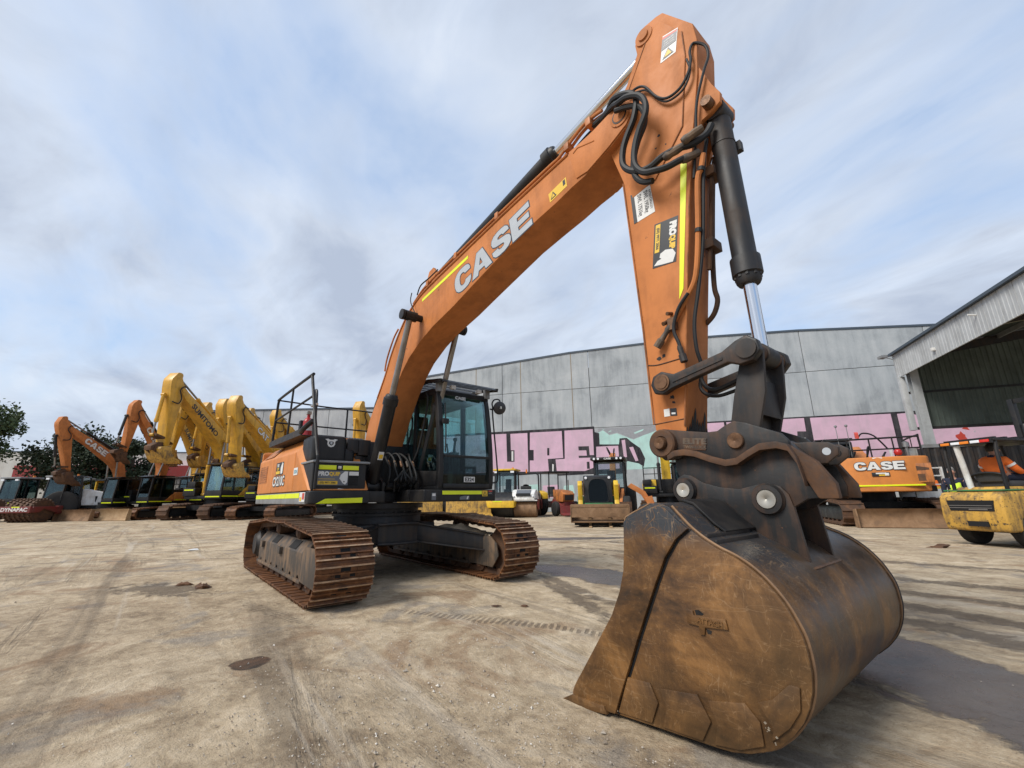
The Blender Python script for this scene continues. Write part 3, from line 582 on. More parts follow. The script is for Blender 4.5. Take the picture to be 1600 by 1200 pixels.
def front_gear():
    hw=.22
    g=GU(); g.prism(BOOM,-hw,hw); bm=P_('boom',g,'orange paint',X,bevel=.012,ang=25)
    # cover plate edges: raised flange along the top, nose plates and bosses
    tp=[BOOM[i] for i in range(4,16)]
    g=GU()
    for y in (-hw-.012,hw+.012): g.tube([(a,y*.97,b+.002) for a,b in tp],.014,6)
    P_('boom_flange',g,'orange paint',bm)
    for y in (-hw,hw):
        s=-1 if y<0 else 1
        P_('nose_boss',GU().turn((5.20,y,4.373),(5.20,y+s*.05,4.373),[(-.02,.10),(.022,.10),(.024,.066),(.03,.06),(.032,0)],24),'orange paint',bm)
        P_('pin_ring',GU().turn((5.20,y+s*.018,4.373),(5.20,y+s*.05,4.373),[(.0,.075),(.009,.075),(.009,.060),(.006,.060)],24),'hose rubber',bm)
        P_('nose_plate',GU().prism([(4.58,4.425),(4.66,4.07),(4.80,4.06),(5.05,4.15),(5.25,4.245),(5.325,4.33),(5.32,4.42),(5.20,4.50),(5.08,4.49),(4.9,4.45),(4.73,4.43)],y,y+s*.012),'orange paint',bm,bevel=.003)
        P_('nose_rib',GU().tube([(4.64,y+s*.013,4.37),(4.70,y+s*.013,4.395),(4.90,y+s*.013,4.33)],.006,6,False),'orange paint',bm)
    # CASE lettering
    an=math.atan2(.29,1.53)
    cM=lambda y:frame((3.28,y,3.775),(math.cos(an),0,math.sin(an)),(-math.sin(an),0,math.cos(an)))
    case_word('lettering_edge',.325,cM(-hw-.0012),'letter edge',bm,.012,1.12,M0=U)
    case_word('lettering',.325,cM(-hw-.0035),'letter grey',bm,0,1.12,M0=U)
    side_q('reflective_strip',[(1.61,3.905),(2.80,4.07),(2.80,4.115),(1.61,3.95)],'reflective yellow tape',bm,-hw-.001)
    side_q('warning_sticker',[(4.29,4.02),(4.53,4.07),(4.52,4.18),(4.27,4.13)],'sticker yellow',bm,-hw-.001)
    side_q('warning_mark',[(4.305,4.04),(4.385,4.056),(4.335,4.125)],'sticker black',bm,-hw-.0028); side_q('warning_mark',[(4.322,4.052),(4.366,4.061),(4.337,4.103)],'sticker yellow',bm,-hw-.0045)
    side_q('warning_mark',[(4.48,4.10),(4.51,4.107),(4.505,4.165),(4.475,4.16)],'sticker black',bm,-hw-.0028)
    # boom cylinders
    for y in (-.40,.40):
        cyl3('boom_cylinder',(.62,1.27),(1.61,3.63),.545,.092,.043,.108,y,'black paint','dull rod')
        s=-1 if y<0 else 1
        P_('cylinder_pin',GU().turn((1.61,y-s*.2,3.63),(1.61,y+s*.15,3.63),[(0,.05),(.30,.05),(.30,.075),(.34,.075),(.345,.02)],18),'black paint')
        g=GU(); d=(Vector((1.61,0,3.63))-Vector((.62,0,1.27))).normalized(); c=Vector((.62,y,1.27))+d*.50
        nx=Vector((d.z,0,-d.x)); P_('warning_sticker',GU().obox(c+nx*.0925,(.004,.075,.12),Matrix((( nx.x,0,d.x),(0,1,0),(nx.z,0,d.z)))),'sticker white')
        P_('warning_mark',GU().obox(c+nx*.0945-d*.01,(.004,.055,.06),Matrix((( nx.x,0,d.x),(0,1,0),(nx.z,0,d.z)))),'sticker yellow')
    # arm cylinder on top of the boom with its brackets
    cyl3('arm_cylinder',(1.72,4.32),(5.47,5.09),.665,.085,.05,.112,0,'black paint','chrome rod')
    for y in (-.13,.13): P_('cylinder_bracket',GU().prism([(1.45,3.98),(1.66,4.40),(1.78,4.42),(2.02,4.10)],y-.02,y+.02),'orange paint',bm)
    # arm
    ah=.15
    g=GU(); g.prism(ARM,-ah,ah); ar=P_('arm',g,'orange paint',X,bevel=.010,ang=25)
    for s in (-1,1):
        y=s*ah
        P_('cover_plate',GU().prism([(5.52,5.10),(5.63,5.10),(5.80,4.80),(5.80,4.55),(5.70,3.92),(5.42,3.60),(5.20,3.56),(5.12,4.0),(5.14,4.45),(5.30,4.72),(5.42,4.95)],y,y+s*.006),'orange paint',ar,bevel=.002)
        P_('cover_edge',GU().tube([(5.53,y+s*.006,5.09),(5.14,y+s*.006,4.45)],.006,6,False).tube([(5.80,y+s*.006,4.80),(5.80,y+s*.006,4.55),(5.70,y+s*.006,3.92),(5.42,y+s*.006,3.60)],.006,6,False),'dirty orange paint',ar)
        P_('pin_cap',GU().turn((5.47,y,5.09),(5.47,y+s*.04,5.09),[(0,.085),(.014,.085),(.016,.05),(.03,.048),(.032,0)],22),'orange paint',ar)
        P_('tip_boss',GU().turn((5.312,y,1.44),(5.312,y+s*.05,1.44),[(0,.10),(.03,.10),(.03,.0)],22),'dirty orange paint',ar)
        P_('arm_flange',GU().tube([(5.12,y+s*.004,3.75),(5.18,y+s*.004,2.33),(5.195,y+s*.004,1.60)],.007,6,False).tube([(5.70,y+s*.004,3.42),(5.57,y+s*.004,2.54),(5.435,y+s*.004,1.56)],.007,6,False),'dirty orange paint',ar)
        P_('weld_seam',GU().tube([(5.195,y+s*.001,2.06),(5.28,y+s*.001,2.045),(5.47,y+s*.001,2.05)],.005,5).tube([(5.2,y+s*.001,1.60),(5.44,y+s*.001,1.61)],.004,5,False),'dark rusty steel',ar)
    y=-ah-.0068
    side_q('reflective_strip',[(5.505,2.50),(5.545,2.57),(5.695,3.58),(5.645,3.60)],'reflective yellow tape',ar,-ah-.001,.0025)
    def stk(bl,br,tr,tl,mat,yy=-ah-.001): return side_q('sticker',[bl,br,tr,tl],mat,ar,yy)
    stk((5.59,4.66),(5.73,4.65),(5.775,4.87),(5.64,4.91),'sticker white',y); stk((5.61,4.77),(5.745,4.755),(5.763,4.845),(5.633,4.875),'sticker grey',y-.002); stk((5.633,4.875),(5.763,4.845),(5.768,4.862),(5.637,4.898),'sticker red',y-.002)
    stext('DANGER',.016,5.69,4.83,-.13,'sticker white',ar,y-.0035); stext('KEEP CLEAR',.012,5.69,4.805,-.13,'sticker white',ar,y-.0035); stext('OF MACHINE',.012,5.685,4.785,-.13,'sticker white',ar,y-.0035)
    side_q('warning_mark',[(5.61,4.675),(5.715,4.668),(5.675,4.755)],'sticker black',ar,y-.002); side_q('warning_mark',[(5.63,4.684),(5.698,4.678),(5.672,4.735)],'sticker yellow',ar,y-.0038)
    stk((5.19,3.31),(5.39,3.32),(5.37,3.585),(5.18,3.595),'sticker white'); stk((5.19,3.31),(5.222,3.312),(5.212,3.593),(5.18,3.595),'sticker black',-ah-.003)
    stext('SWL 1950kg',.036,5.305,3.455,-math.pi/2,'sticker black',ar,-ah-.003,off=.001,xs=.78); stext('SWL 1751kg',.036,5.245,3.455,-math.pi/2,'sticker black',ar,-ah-.003,off=.001,xs=.78); stext('RATED CAPACITY',.020,5.352,3.455,-math.pi/2,'sticker black',ar,-ah-.003,xs=.8)
    stk((5.315,2.835),(5.515,2.81),(5.575,3.18),(5.372,3.205),'sticker black')
    an2=math.atan2(2.84-3.21,5.31-5.37)
    stext('PRO',.05,5.498,3.10,an2,'sticker white',ar,-ah-.003,off=.006,xs=.85); stext('QUIP',.042,5.485,2.99,an2,'sticker yellow',ar,-ah-.003,off=.004,xs=.8)
    stk((5.347,2.955),(5.387,2.95),(5.425,3.185),(5.383,3.19),'sticker yellow',-ah-.0028); stext('(03) 9971 2066',.022,5.377,3.07,an2,'sticker black',ar,-ah-.0046,off=.001,xs=.95)
    side_q('sticker_print',[(5.33,2.85),(5.40,2.835),(5.49,2.82),(5.52,2.88),(5.50,2.925),(5.44,2.945),(5.395,2.93),(5.385,2.90),(5.40,2.885),(5.365,2.88)],'sticker white',ar,-ah-.0028)
    stk((5.285,1.645),(5.33,1.645),(5.33,1.70),(5.285,1.70),'sticker white'); stk((5.335,1.645),(5.385,1.64),(5.385,1.695),(5.335,1.70),'sticker black'); side_q('sticker_print',[(5.345,1.655),(5.375,1.652),(5.375,1.665),(5.345,1.668)],'sticker white',ar,-ah-.003)
    # smears of old grease and scraped paint
    rr=random.Random(9)
    for (x,z,s) in ((5.29,2.09,.03),(5.33,2.10,.025),(5.36,1.78,.03),(5.37,1.74,.02),(5.50,3.98,.02),(5.46,3.88,.012),(5.55,3.86,.01)):
        side_q('grease_smear',[(x+s*math.cos(a)*rr.uniform(.4,1),z+s*math.sin(a)*rr.uniform(.3,.8)) for a in [R(k*45) for k in range(8)]],'hose rubber',ar,-ah-.0072 if z>3.6 else -ah-.0006,.0008)
    rr=random.Random(31); cols=[]
    for k in range(9):
        yy=-.14+.035*k; hz_=1.60+rr.uniform(.0,.16)-.05*abs(k-4)/4; fx=lambda z:5.441+(z-1.53)*.143
        quad('grease_run',[(fx(1.50)+.0015,yy-.018,1.50),(fx(1.50)+.0015,yy+.018,1.50),(fx(hz_-.04)+.0015,yy+.016,hz_-.04),(fx(hz_)+.0015,yy+.002,hz_),(fx(hz_-.05)+.0015,yy-.016,hz_-.05)],'hose rubber',ar,U,.001)
    # bucket-cylinder bracket on the arm
    for yy in (-.11,.11): P_('cylinder_bracket',GU().prism([(5.84,4.50),(5.89,4.34),(5.95,4.14),(6.00,4.02),(5.99,3.94),(5.92,3.90),(5.84,3.88),(5.74,3.62)],yy-.02,yy+.02),'orange paint',ar,bevel=.005)
    P_('bracket_pin',GU().turn((5.915,-.20,3.965),(5.915,.20,3.965),[(0,0),(0,.04),(.04,.042),(.36,.042),(.40,.04),(.40,0)],18),'rusty pin steel',ar)
    bc=cyl3('bucket_cylinder',(5.915,3.955),(5.95,1.965),.735,.080,.043,.098,0,'dark steel paint','chrome rod',gl=.20)
    for i in range(10):
        a=2*math.pi*i/10; o=link('gland_bolt',BOLT,'dark steel paint',bc); o.matrix_local=U@Matrix.Translation((5.94+.075*math.cos(a),.075*math.sin(a),2.56))@Matrix.Rotation(math.pi,4,'X')
    P_('hose_clip',GU().turn((5.92,0,3.67),(5.92,0,3.6),[(0,.084),(.012,.084)],20).box(5.96,6.02,.05,.10,3.6,3.68),'dark steel paint',bc)
    # idler links, tipping link
    for s in (-1,1):
        y=s*.235
        g=GU(); g.prism([(5.36,1.955),(5.29,1.93),(5.265,1.87),(5.29,1.80),(5.36,1.785),(5.43,1.815),(5.60,1.855),(5.83,1.905),(5.90,1.875),(5.98,1.885),(6.03,1.94),(6.02,2.01),(5.96,2.055),(5.89,2.035),(5.80,1.985),(5.45,1.915)],y-.03,y+.03)
        lk=P_('idler_link',g,'worn black steel',X,bevel=.012,seg=3)
        P_('link_rib',GU().prism([(5.44,1.855),(5.80,1.93),(5.80,1.945),(5.44,1.88)],y+s*.03,y+s*.036),'worn black steel',lk)
        P_('pin_cap',GU().turn((5.36,y+s*.02,1.87),(5.36,y+s*.06,1.87),[(0,.06),(.02,.06),(.021,.048),(.027,.046),(.028,0)],20),'rusty pin steel',lk)
        P_('pin_cap',GU().turn((5.952,y+s*.02,1.965),(5.952,y+s*.06,1.965),[(0,.062),(.024,.062),(.026,0)],20),'dark steel paint',lk)
    g=GU(); g.cyl((5.952,-.21,1.965),(5.952,.21,1.965),.06,n=18); P_('link_pin',g,'dark rusty steel')
    g=GU()
    for s in (-1,1): g.prism([(5.885,1.98),(6.015,1.98),(5.99,1.70),(5.90,1.40),(5.86,1.36),(5.76,1.36),(5.73,1.42),(5.80,1.70)],s*.16-.018,s*.16+.018)
    g.box(5.86,5.885,-.16,.16,1.50,1.82); g.box(5.93,5.95,-.16,.16,1.56,1.80)
    g.cyl((5.80,-.19,1.41),(5.80,.19,1.41),.075,n=18)
    P_('tipping_link',g,'dark steel paint',X,bevel=.008)
    # ---- hoses and pipes
    def hose(pts,y,r,mat='hose rubber',name='hydraulic_hose',ys=None,n=8):
        yy=ys or [y]*len(pts); P_(name,GU().tube([(a,q,b) for (a,b),q in zip(pts,yy)],r,n),mat)
    H1=[(4.86,4.57),(5.04,4.56),(5.17,4.555),(5.31,4.48),(5.39,4.40),(5.41,4.31),(5.37,4.16),(5.29,4.04),(5.24,3.93),(5.23,3.80),(5.29,3.70),(5.39,3.63),(5.48,3.61),(5.58,3.64),(5.70,3.65),(5.78,3.65),(5.86,3.72),(5.90,3.80)]
    hose(H1,-.30,.027,ys=[-.17,-.20,-.27]+[-.30]*10+[-.29,-.26,-.22,-.15,-.12])
    H2=[(4.95,4.56),(5.15,4.50),(5.24,4.43),(5.35,4.38),(5.46,4.30),(5.51,4.19),(5.50,4.08),(5.43,3.97),(5.38,3.85),(5.36,3.73),(5.38,3.64),(5.44,3.56),(5.52,3.52),(5.61,3.51),(5.70,3.55),(5.77,3.57)]
    hose(H2,-.34,.026,ys=[-.17,-.26,-.31]+[-.34]*10+[-.31,-.25,-.19])
    hose([(a-.045,b-.035) for a,b in H2[2:13]],-.29,.024)
    hose([(5.10,4.62),(5.25,4.60),(5.37,4.56),(5.45,4.50),(5.54,4.32),(5.63,4.23),(5.74,4.23),(5.82,4.31),(5.85,4.42),(5.85,4.52),(5.88,4.59),(5.95,4.52),(5.96,4.40),(5.92,4.26),(5.84,4.02),(5.80,3.76),(5.74,3.40)],-.2,.011,ys=[-.12,-.16]+[-.20]*6+[-.19,-.18,-.16,-.13,-.13,-.16,-.17,-.17,-.17],name='grease_line')
    hose([(5.10,4.58),(5.26,4.57),(5.38,4.52),(5.46,4.46),(5.55,4.29),(5.63,4.205),(5.74,4.20),(5.80,4.25),(5.835,4.34),(5.82,4.46)],-.19,.009,name='grease_line')
    for (a,b) in (((5.58,3.625),(5.74,3.655)),((5.74,3.66),(5.84,3.70))):
        P_('hose_coupling',GU().turn((a[0],-.285,a[1]),(b[0],-.25,b[1]),[(0,.028),(.03,.036),(.06,.030),(.10,.034),(.16,.026)],10),'dusty frame steel')
    P_('hose_coupling',GU().turn((5.70,-.24,3.55),(5.80,-.18,3.58),[(0,.028),(.03,.036),(.07,.030),(.13,.03)],10),'dusty frame steel')
    # arm pipes down the front face
    hose([(5.83,3.56),(5.80,3.45),(5.76,3.36),(5.71,2.93),(5.655,2.63),(5.58,2.50),(5.47,2.36),(5.42,2.29)],-.165,.020,'orange paint','hydraulic_pipe')
    hose([(5.845,3.72),(5.80,3.45),(5.73,2.90),(5.655,2.53),(5.60,2.29),(5.585,2.10),(5.59,1.98),(5.57,1.88),(5.60,1.81),(5.66,1.785),(5.74,1.80),(5.84,1.83)],-.14,.014,ys=[-.1,-.13,-.14,-.15,-.16,-.15,-.12,-.1,-.1,-.1,-.1,-.1])
    hose([(5.56,1.95),(5.53,1.84),(5.57,1.775),(5.65,1.75),(5.74,1.76),(5.81,1.775)],-.05,.013)
    hose([(5.80,3.72),(5.76,3.55),(5.68,2.97),(5.65,2.64),(5.66,2.52),(5.62,2.42),(5.55,2.36)],.13,.020,'dark rusty steel','hydraulic_pipe')
    hose([(5.79,3.60),(5.72,3.10),(5.66,2.75)],.06,.018,'dark rusty steel','hydraulic_pipe')
    for z in (3.55,2.95): P_('pipe_clamp',GU().box(5.665+(z-2.95)*.14,5.735+(z-2.95)*.14,.02,.17,z-.04,z+.04),'dark rusty steel',bevel=.006)
    for (x,z) in ((5.80,3.46),(5.72,2.98)): P_('pipe_clamp',GU().turn((x,-.165,z),(x-.01,-.165,z-.06),[(0,.025),(.03,.025)],10),'hose rubber')
    hose([(5.60,2.50),(5.52,2.42),(5.47,2.32),(5.46,2.24),(5.485,2.15),(5.50,2.06)],-.20,.013)
    P_('hose_coupling',GU().turn((5.485,-.20,2.13),(5.512,-.20,1.995),[(0,.014),(.02,.02),(.07,.018),(.075,.026),(.13,.026)],10),'dark steel paint')
    P_('hose_coupling',GU().turn((5.43,-.18,2.31),(5.31,-.20,2.165),[(0,.02),(.04,.026),(.06,.018),(.12,.022),(.13,.030),(.19,.030)],10),'dusty frame steel')
    P_('coupling_block',GU().box(5.415,5.47,-.20,-.15,2.27,2.36).cyl((5.38,-.2,2.33),(5.40,-.15,2.36),.016).cyl((5.42,-.2,2.40),(5.43,-.15,2.41),.014),'rusty pin steel')
    # boom piping: steel pipes along the top edge
    TP=[(1.30,3.99),(1.60,4.12),(2.0,4.20),(2.8,4.305),(3.77,4.42),(4.30,4.475),(4.44,4.49),(4.70,4.61),(4.86,4.635),(5.0,4.62)]
    for k,yy in enumerate((-.205,-.165)): hose([(a,b-.01*k) for a,b in TP],yy,.016,'orange paint','hydraulic_pipe')
    hose([(4.45,4.46),(4.62,4.53),(4.80,4.58),(4.95,4.57)],-.13,.015)
    for x,z in ((4.84,4.61),(4.55,4.53),(2.5,4.26),(1.75,4.15),(3.4,4.37)): P_('pipe_clamp',GU().box(x-.03,x+.03,-.235,-.14,z-.05,z+.035),'dirty orange paint',bevel=.006)
    hose([(.20,2.75),(.42,3.06),(.60,3.37),(.86,3.68),(1.15,3.91),(1.35,4.01)],-.19,.016,'orange paint','hydraulic_pipe')
    hose([(.46,3.02+.08),(.52,3.30),(.72,3.58),(.88,3.70)],-.235,.014,'orange paint','hydraulic_pipe')
    for k in range(3): hose([(.42-.02*k,3.08),(.30-.03*k,2.92),(.02-.03*k,2.66),(-.12-.03*k,2.36),(-.28,2.10),(-.25,1.9)],-.16+.05*k,.021,'dull rod' if k==0 else 'hose rubber')
    hose([(1.40,4.10),(1.50,4.22),(1.75,4.24),(2.0,4.27)],-.2,.010,name='grease_line'); hose([(1.62,3.64),(1.40,3.95),(1.42,4.1)],-.3,.008,name='grease_line')
    # hoses in front of the boom foot
    rr=random.Random(4)
    for k in range(5):
        y=-.20+.10*k
        hose([(.70,1.25),(.82+.02*k,1.36),(.80,1.52),(.68,1.68),(.52,1.78),(.38,1.74),(.30,1.60)],y,.016,ys=[y+rr.uniform(-.03,.03) for _ in range(7)])
        P_('hose_coupling',GU().turn((.77,y,1.56),(.70,y,1.665),[(0,.017),(.02,.022),(.05,.022),(.06,.017),(.09,.022),(.11,.016)],10),'dusty frame steel' if k%2 else 'rusty pin steel')
    for k in range(4): hose([(.60+.05*k,1.20),(.80,1.26+.03*k),(.88,1.36),(.82,1.50)],.16-.10*k,.017,ys=[.2-.1*k,.18-.1*k,.10-.08*k,.0])
    hose([(.55,1.5),(.75,1.80),(.86,2.25),(.95,2.60),(.93,2.72)],.36,.017,ys=[.2,.26,.30,.30,.28]); hose([(.35,1.9),(.50,2.25),(.42,2.45),(.30,2.2)],.28,.016)
front_gear()
# ---- quick hitch
def hitch():
    HT=[(5.31,1.545),(5.46,1.515),(5.62,1.485),(5.69,1.485),(5.745,1.515),(5.80,1.535),(5.87,1.515),(6.05,1.43),(6.085,1.385),(6.085,1.35),(6.02,1.353),(5.94,1.348),(5.87,1.315),(5.80,1.275),(5.73,1.27),(5.64,1.30),(5.54,1.345),(5.47,1.358),(5.41,1.33),(5.30,1.325),(5.235,1.39),(5.225,1.48),(5.26,1.53)]
    J=[(5.36,1.36),(5.44,1.37),(5.54,1.35),(5.64,1.30),(5.73,1.27),(5.80,1.275),(5.87,1.315),(5.94,1.348),(6.03,1.355),(6.09,1.34),(6.19,1.24),(6.225,1.13),(6.22,1.07),(6.12,1.06),(6.02,1.0),(5.90,.98),(5.78,1.02),(5.66,1.05),(5.55,1.08),(5.46,1.11),(5.40,1.16),(5.36,1.26)]
    root=None
    for s in (-1,1):
        g=GU(); g.prism(HT,s*.215-.022,s*.215+.022)
        o=P_('quick_hitch' if root is None else 'hitch_plate',g,'worn black steel',X if root is None else root,bevel=.008)
        root=root or o
        P_('hitch_jaw',GU().prism(J,s*.18-.02,s*.18+.02),'worn black steel',root,bevel=.006)
        low=[(5.345,1.345),(5.40,1.368),(5.47,1.37),(5.54,1.355),(5.64,1.312),(5.73,1.282),(5.80,1.288),(5.87,1.328),(5.94,1.362),(6.03,1.365),(6.085,1.345),(6.12,1.27),(6.14,1.15)]
        P_('hitch_flange',GU().loft([[(a,s*.17,b-.024),(a,s*.275,b-.024),(a,s*.275,b+.016),(a,s*.17,b+.016)] for a,b in low]),'dark rusty steel',root,bevel=.008)
        P_('pin_washer',GU().turn((5.312,s*.235,1.44),(5.312,s*.30,1.44),[(0,.098),(.035,.098),(.045,.088),(.045,.052),(.034,.05)],28),'dark rusty steel',root)
        P_('hitch_pin',GU().turn((5.312,s*.2,1.44),(5.312,s*.32,1.44),[(0,.042),(.10,.042),(.108,.037),(.108,.008),(.104,0)],22),'rusty pin steel',root)
        P_('hitch_pin',GU().turn((5.80,s*.2,1.41),(5.80,s*.26,1.41),[(0,.05),(.05,.05),(.056,.045),(.056,.008),(.052,0)],22),'rusty pin steel',root)
        P_('lifting_lug',GU().prism([(6.02,1.38),(6.14,1.375),(6.245,1.365),(6.285,1.335),(6.28,1.295),(6.22,1.25),(6.16,1.25),(6.05,1.33)],s*.10-.018,s*.10+.018),'worn black steel',root,bevel=.006)
        P_('lug_hole_disc',GU().cyl((6.228,s*.10-.0195,1.315),(6.228,s*.10+.0195,1.315),.021,n=16),'letter grey' if s<0 else 'dark void',root)  # solid disc; the near one is coloured as daylight showing through a hole
        P_('hitch_wing',GU().prism([(6.08,1.36),(6.20,1.26),(6.27,1.14),(6.275,1.06),(6.18,1.06),(6.12,1.20)],s*.20-.03,s*.20+.03),'dark rusty steel',root,bevel=.012)
    P_('hitch_top',GU().prism([(5.70,1.45),(5.90,1.46),(6.08,1.37),(6.18,1.26),(6.15,1.25),(6.05,1.35),(5.88,1.42),(5.7,1.42)],-.20,.20),'worn black steel',root,bevel=.006)
    P_('hitch_body',GU().box(5.50,5.98,-.16,.16,1.22,1.33),'dark rusty steel',root,bevel=.02)
    P_('name_plate',GU().prism([(5.455,1.385),(5.605,1.368),(5.612,1.448),(5.462,1.466)],-.2425,-.2365),'dark rusty steel',root,bevel=.002)
    an=-.11
    stext('ELITE',.036,5.533,1.417,an,'dusty frame steel',root,y=-.2435,off=.003,xs=1.35); stext('TWIN-LOCK',.018,5.531,1.388,an,'dusty frame steel',root,y=-.2435,off=.001,xs=1.1)
hitch()
# ---- bucket
def rust_bucket(name,thr,streak):
    m,t,b=newmat(name); v=tvec(t,False)
    sep=t.nodes.new('ShaderNodeSeparateXYZ'); t.links.new(v,sep.inputs[0]); z=sep.outputs[2]
    a=tnoise(t,v,2.6,10,.72,.5); c=tnoise(t,v,38,7,.72); f=tnoise(t,v,7,7,.62,.3,(.35,1,2.2)); big=tnoise(t,v,1.1,4,.5,.3)
    k=tramp(t,tmath(t,'ADD',tmath(t,'MULTIPLY',a,.82),tmath(t,'MULTIPLY',f,.18)),(.37,(.034,.020,.011)),(.45,(.086,.042,.016)),(.52,(.135,.065,.021)),(.60,(.23,.112,.035)))
    k=tmix(t,tramp(t,big,(.50,0),(.66,.55)),k,(.072,.045,.021))
    k=tmix(t,tramp(t,c,(.60,0),(.78,.5)),k,(.30,.17,.08))
    # remains of black paint on the upper part, scraped through with rust scratches
    zz=tmath(t,'ADD',z,tmath(t,'MULTIPLY',tmath(t,'SUBTRACT',a,.5),.55))
    pm=tramp(t,tmath(t,'SUBTRACT',zz,thr),(.48,0),(.60,1))
    sc=tnoise(t,v,5.5,1,.4,.8,(1,3.5,1)); ln=tramp(t,tmath(t,'ABSOLUTE',tmath(t,'SUBTRACT',sc,.5)),(.003,0),(.009,1))
    sc2=tnoise(t,v,7.5,1,.4,1.0,(3.5,1,1)); ln2=tramp(t,tmath(t,'ABSOLUTE',tmath(t,'SUBTRACT',sc2,.5)),(.002,0),(.007,1))
    pm=tmath(t,'MULTIPLY',tmath(t,'MULTIPLY',pm,ln),tmath(t,'MULTIPLY',ln2,tramp(t,c,(.62,1),(.70,.2))))
    if streak:   # shell: dark worn bands running round the curve
        bd=tramp(t,tnoise(t,v,2.2,7,.62,.5,(.5,2.4,.5)),(.47,0),(.58,.72)); k=tmix(t,tmath(t,'MULTIPLY',bd,tramp(t,c,(.35,1),(.7,.5))),k,(.045,.040,.036))
    k=tmix(t,pm,k,(.030,.032,.036))
    for sc_,st_ in ((5.,(.6,1,3.2)),(8.,(2.6,1,.7))):   # fine bright scratches
        q=tnoise(t,v,sc_,2,.5,.35,st_); k=tmix(t,tmath(t,'MULTIPLY',tramp(t,tmath(t,'ABSOLUTE',tmath(t,'SUBTRACT',q,.5)),(.0015,.55),(.006,0)),tramp(t,a,(.42,0),(.56,1))),k,(.30,.19,.10))
    t.links.new(k,b.inputs['Base Color']); t.links.new(tramp(t,a,(.3,.26),(.7,.56)),b.inputs['Roughness']); b.inputs['Metallic'].default_value=.15
    tbump(t,b,tmath(t,'ADD',tmath(t,'MULTIPLY',c,.5),f),.22,.006)
rust_bucket('rusty bucket steel',.36,False); rust_bucket('rusty shell steel',.215,True)
def bucket():
    BW=.85
    shell=[(5.61,1.05),(5.67,1.03),(5.72,.975),(5.77,.925),(5.83,.88),(5.90,.84),(5.97,.81),(6.03,.775),(6.085,.73),(6.13,.68),(6.165,.63),(6.19,.58),(6.21,.53),(6.22,.48),(6.224,.40),(6.215,.33),(6.195,.265),(6.165,.205),(6.12,.145),(6.08,.105),(6.03,.065),(5.94,.022),(5.86,.0),(5.79,-.008),(5.47,-.03),(5.21,-.05),(4.98,-.068)]
    full=shell+[(4.93,-.045),(4.955,.02),(5.10,.215),(5.26,.44),(5.325,.57),(5.36,.68),(5.375,.80),(5.385,.95),(5.42,.985),(5.51,1.025),(5.56,1.048)]
    g=GU(); th=.022
    # curved shell plate
    inn=[]
    for i,(a,b) in enumerate(shell):
        p=Vector(shell[max(i-1,0)]);q=Vector(shell[min(i+1,len(shell)-1)]);d=(q-p).normalized(); inn.append((a-abs(1)*(-d.y)*th,b-(d.x)*th) if False else (a+d.y*th,b-d.x*th))
    g.prism(shell+list(reversed(inn)),-BW+.02,BW-.02); bk=P_('bucket',g,'rusty shell steel',X,ang=40)
    for s in (-1,1):
        y=s*BW
        sp=P_('side_plate',GU().prism(full,y-.012,y+.012),'rusty bucket steel',bk,bevel=.004)
        st=[(5.772,.925),(5.70,.87),(5.63,.775),(5.565,.65),(5.50,.515),(5.43,.37),(5.36,.215),(5.30,.085),(5.245,-.04)]
        # side cutter doubling plate ahead of the seam
        cutp=st+[(4.985,-.06),(4.945,-.04),(4.962,.02),(5.105,.22),(5.265,.445),(5.33,.575),(5.365,.685),(5.38,.80),(5.39,.945),(5.425,.98),(5.515,1.018),(5.565,1.04),(5.61,1.042),(5.665,1.02),(5.715,.97)]
        P_('side_cutter',GU().prism(cutp,y+s*.010,y+s*.034),'rusty bucket steel',bk,bevel=.004)
        P_('seam_gap',GU().loft([[(a+.002,y+s*.011,b),(a+.014,y+s*.011,b-.004),(a+.014,y+s*.0145,b-.004),(a+.002,y+s*.0145,b)] for a,b in st]),'dark void',bk)
        W=[[(5.335,.155),(5.47,.165),(5.51,.085),(5.465,-.015),(5.26,-.03)],[(5.525,.155),(5.725,.185),(5.78,.09),(5.73,.0),(5.525,-.012),(5.555,.075)],[(5.775,.175),(5.945,.215),(6.0,.16),(6.005,.075),(5.90,.025),(5.785,.005),(5.81,.09)],[(6.0,.235),(6.06,.26),(6.135,.335),(6.175,.335),(6.165,.25),(6.115,.175),(6.035,.10),(6.05,.15)]]
        for q in W: P_('wear_plate',GU().prism(q,y+s*.010,y+s*.023),'rusty bucket steel',bk,bevel=.005)
        # welded maker's badge
        if s<0:
            bg=P_('badge',GU().prism([(5.712,.553),(5.748,.545),(5.752,.525),(5.905,.535),(5.912,.492),(5.803,.482),(5.796,.448),(5.772,.445),(5.772,.482),(5.715,.483)],y-.022,y-.010),'rusty bucket steel',bk,bevel=.003)
            stext('ATTACH',.022,5.83,.499,-.02,'rusty bucket steel',bk,y=y-.026,off=.001,xs=1.0,name='badge_lettering')
            side_q('paint_patch',[(5.755,.548),(5.775,.552),(5.80,.538),(5.79,.530),(5.76,.528)],'black paint',bk,y-.013,.0006); side_q('paint_patch',[(5.803,.475),(5.83,.47),(5.825,.455),(5.808,.455)],'black paint',bk,y-.013,.0006)
        # chalky scrapes where bare metal shows
        rr=random.Random(11)
        for (cx_,cz,n) in ((5.255,-.005,5),(6.035,.15,6),(6.05,.11,3)):
            for _ in range(n):
                a=cx_+rr.uniform(-.012,.012);c=cz+rr.uniform(-.02,.02);r=rr.uniform(.002,.006)
                side_q('scrape',[(a-r,c),(a,c-r),(a+r*1.3,c),(a,c+r)],'bright pin steel',bk,y-.0305 if s<0 else y+.032,.0006) if s<0 else None
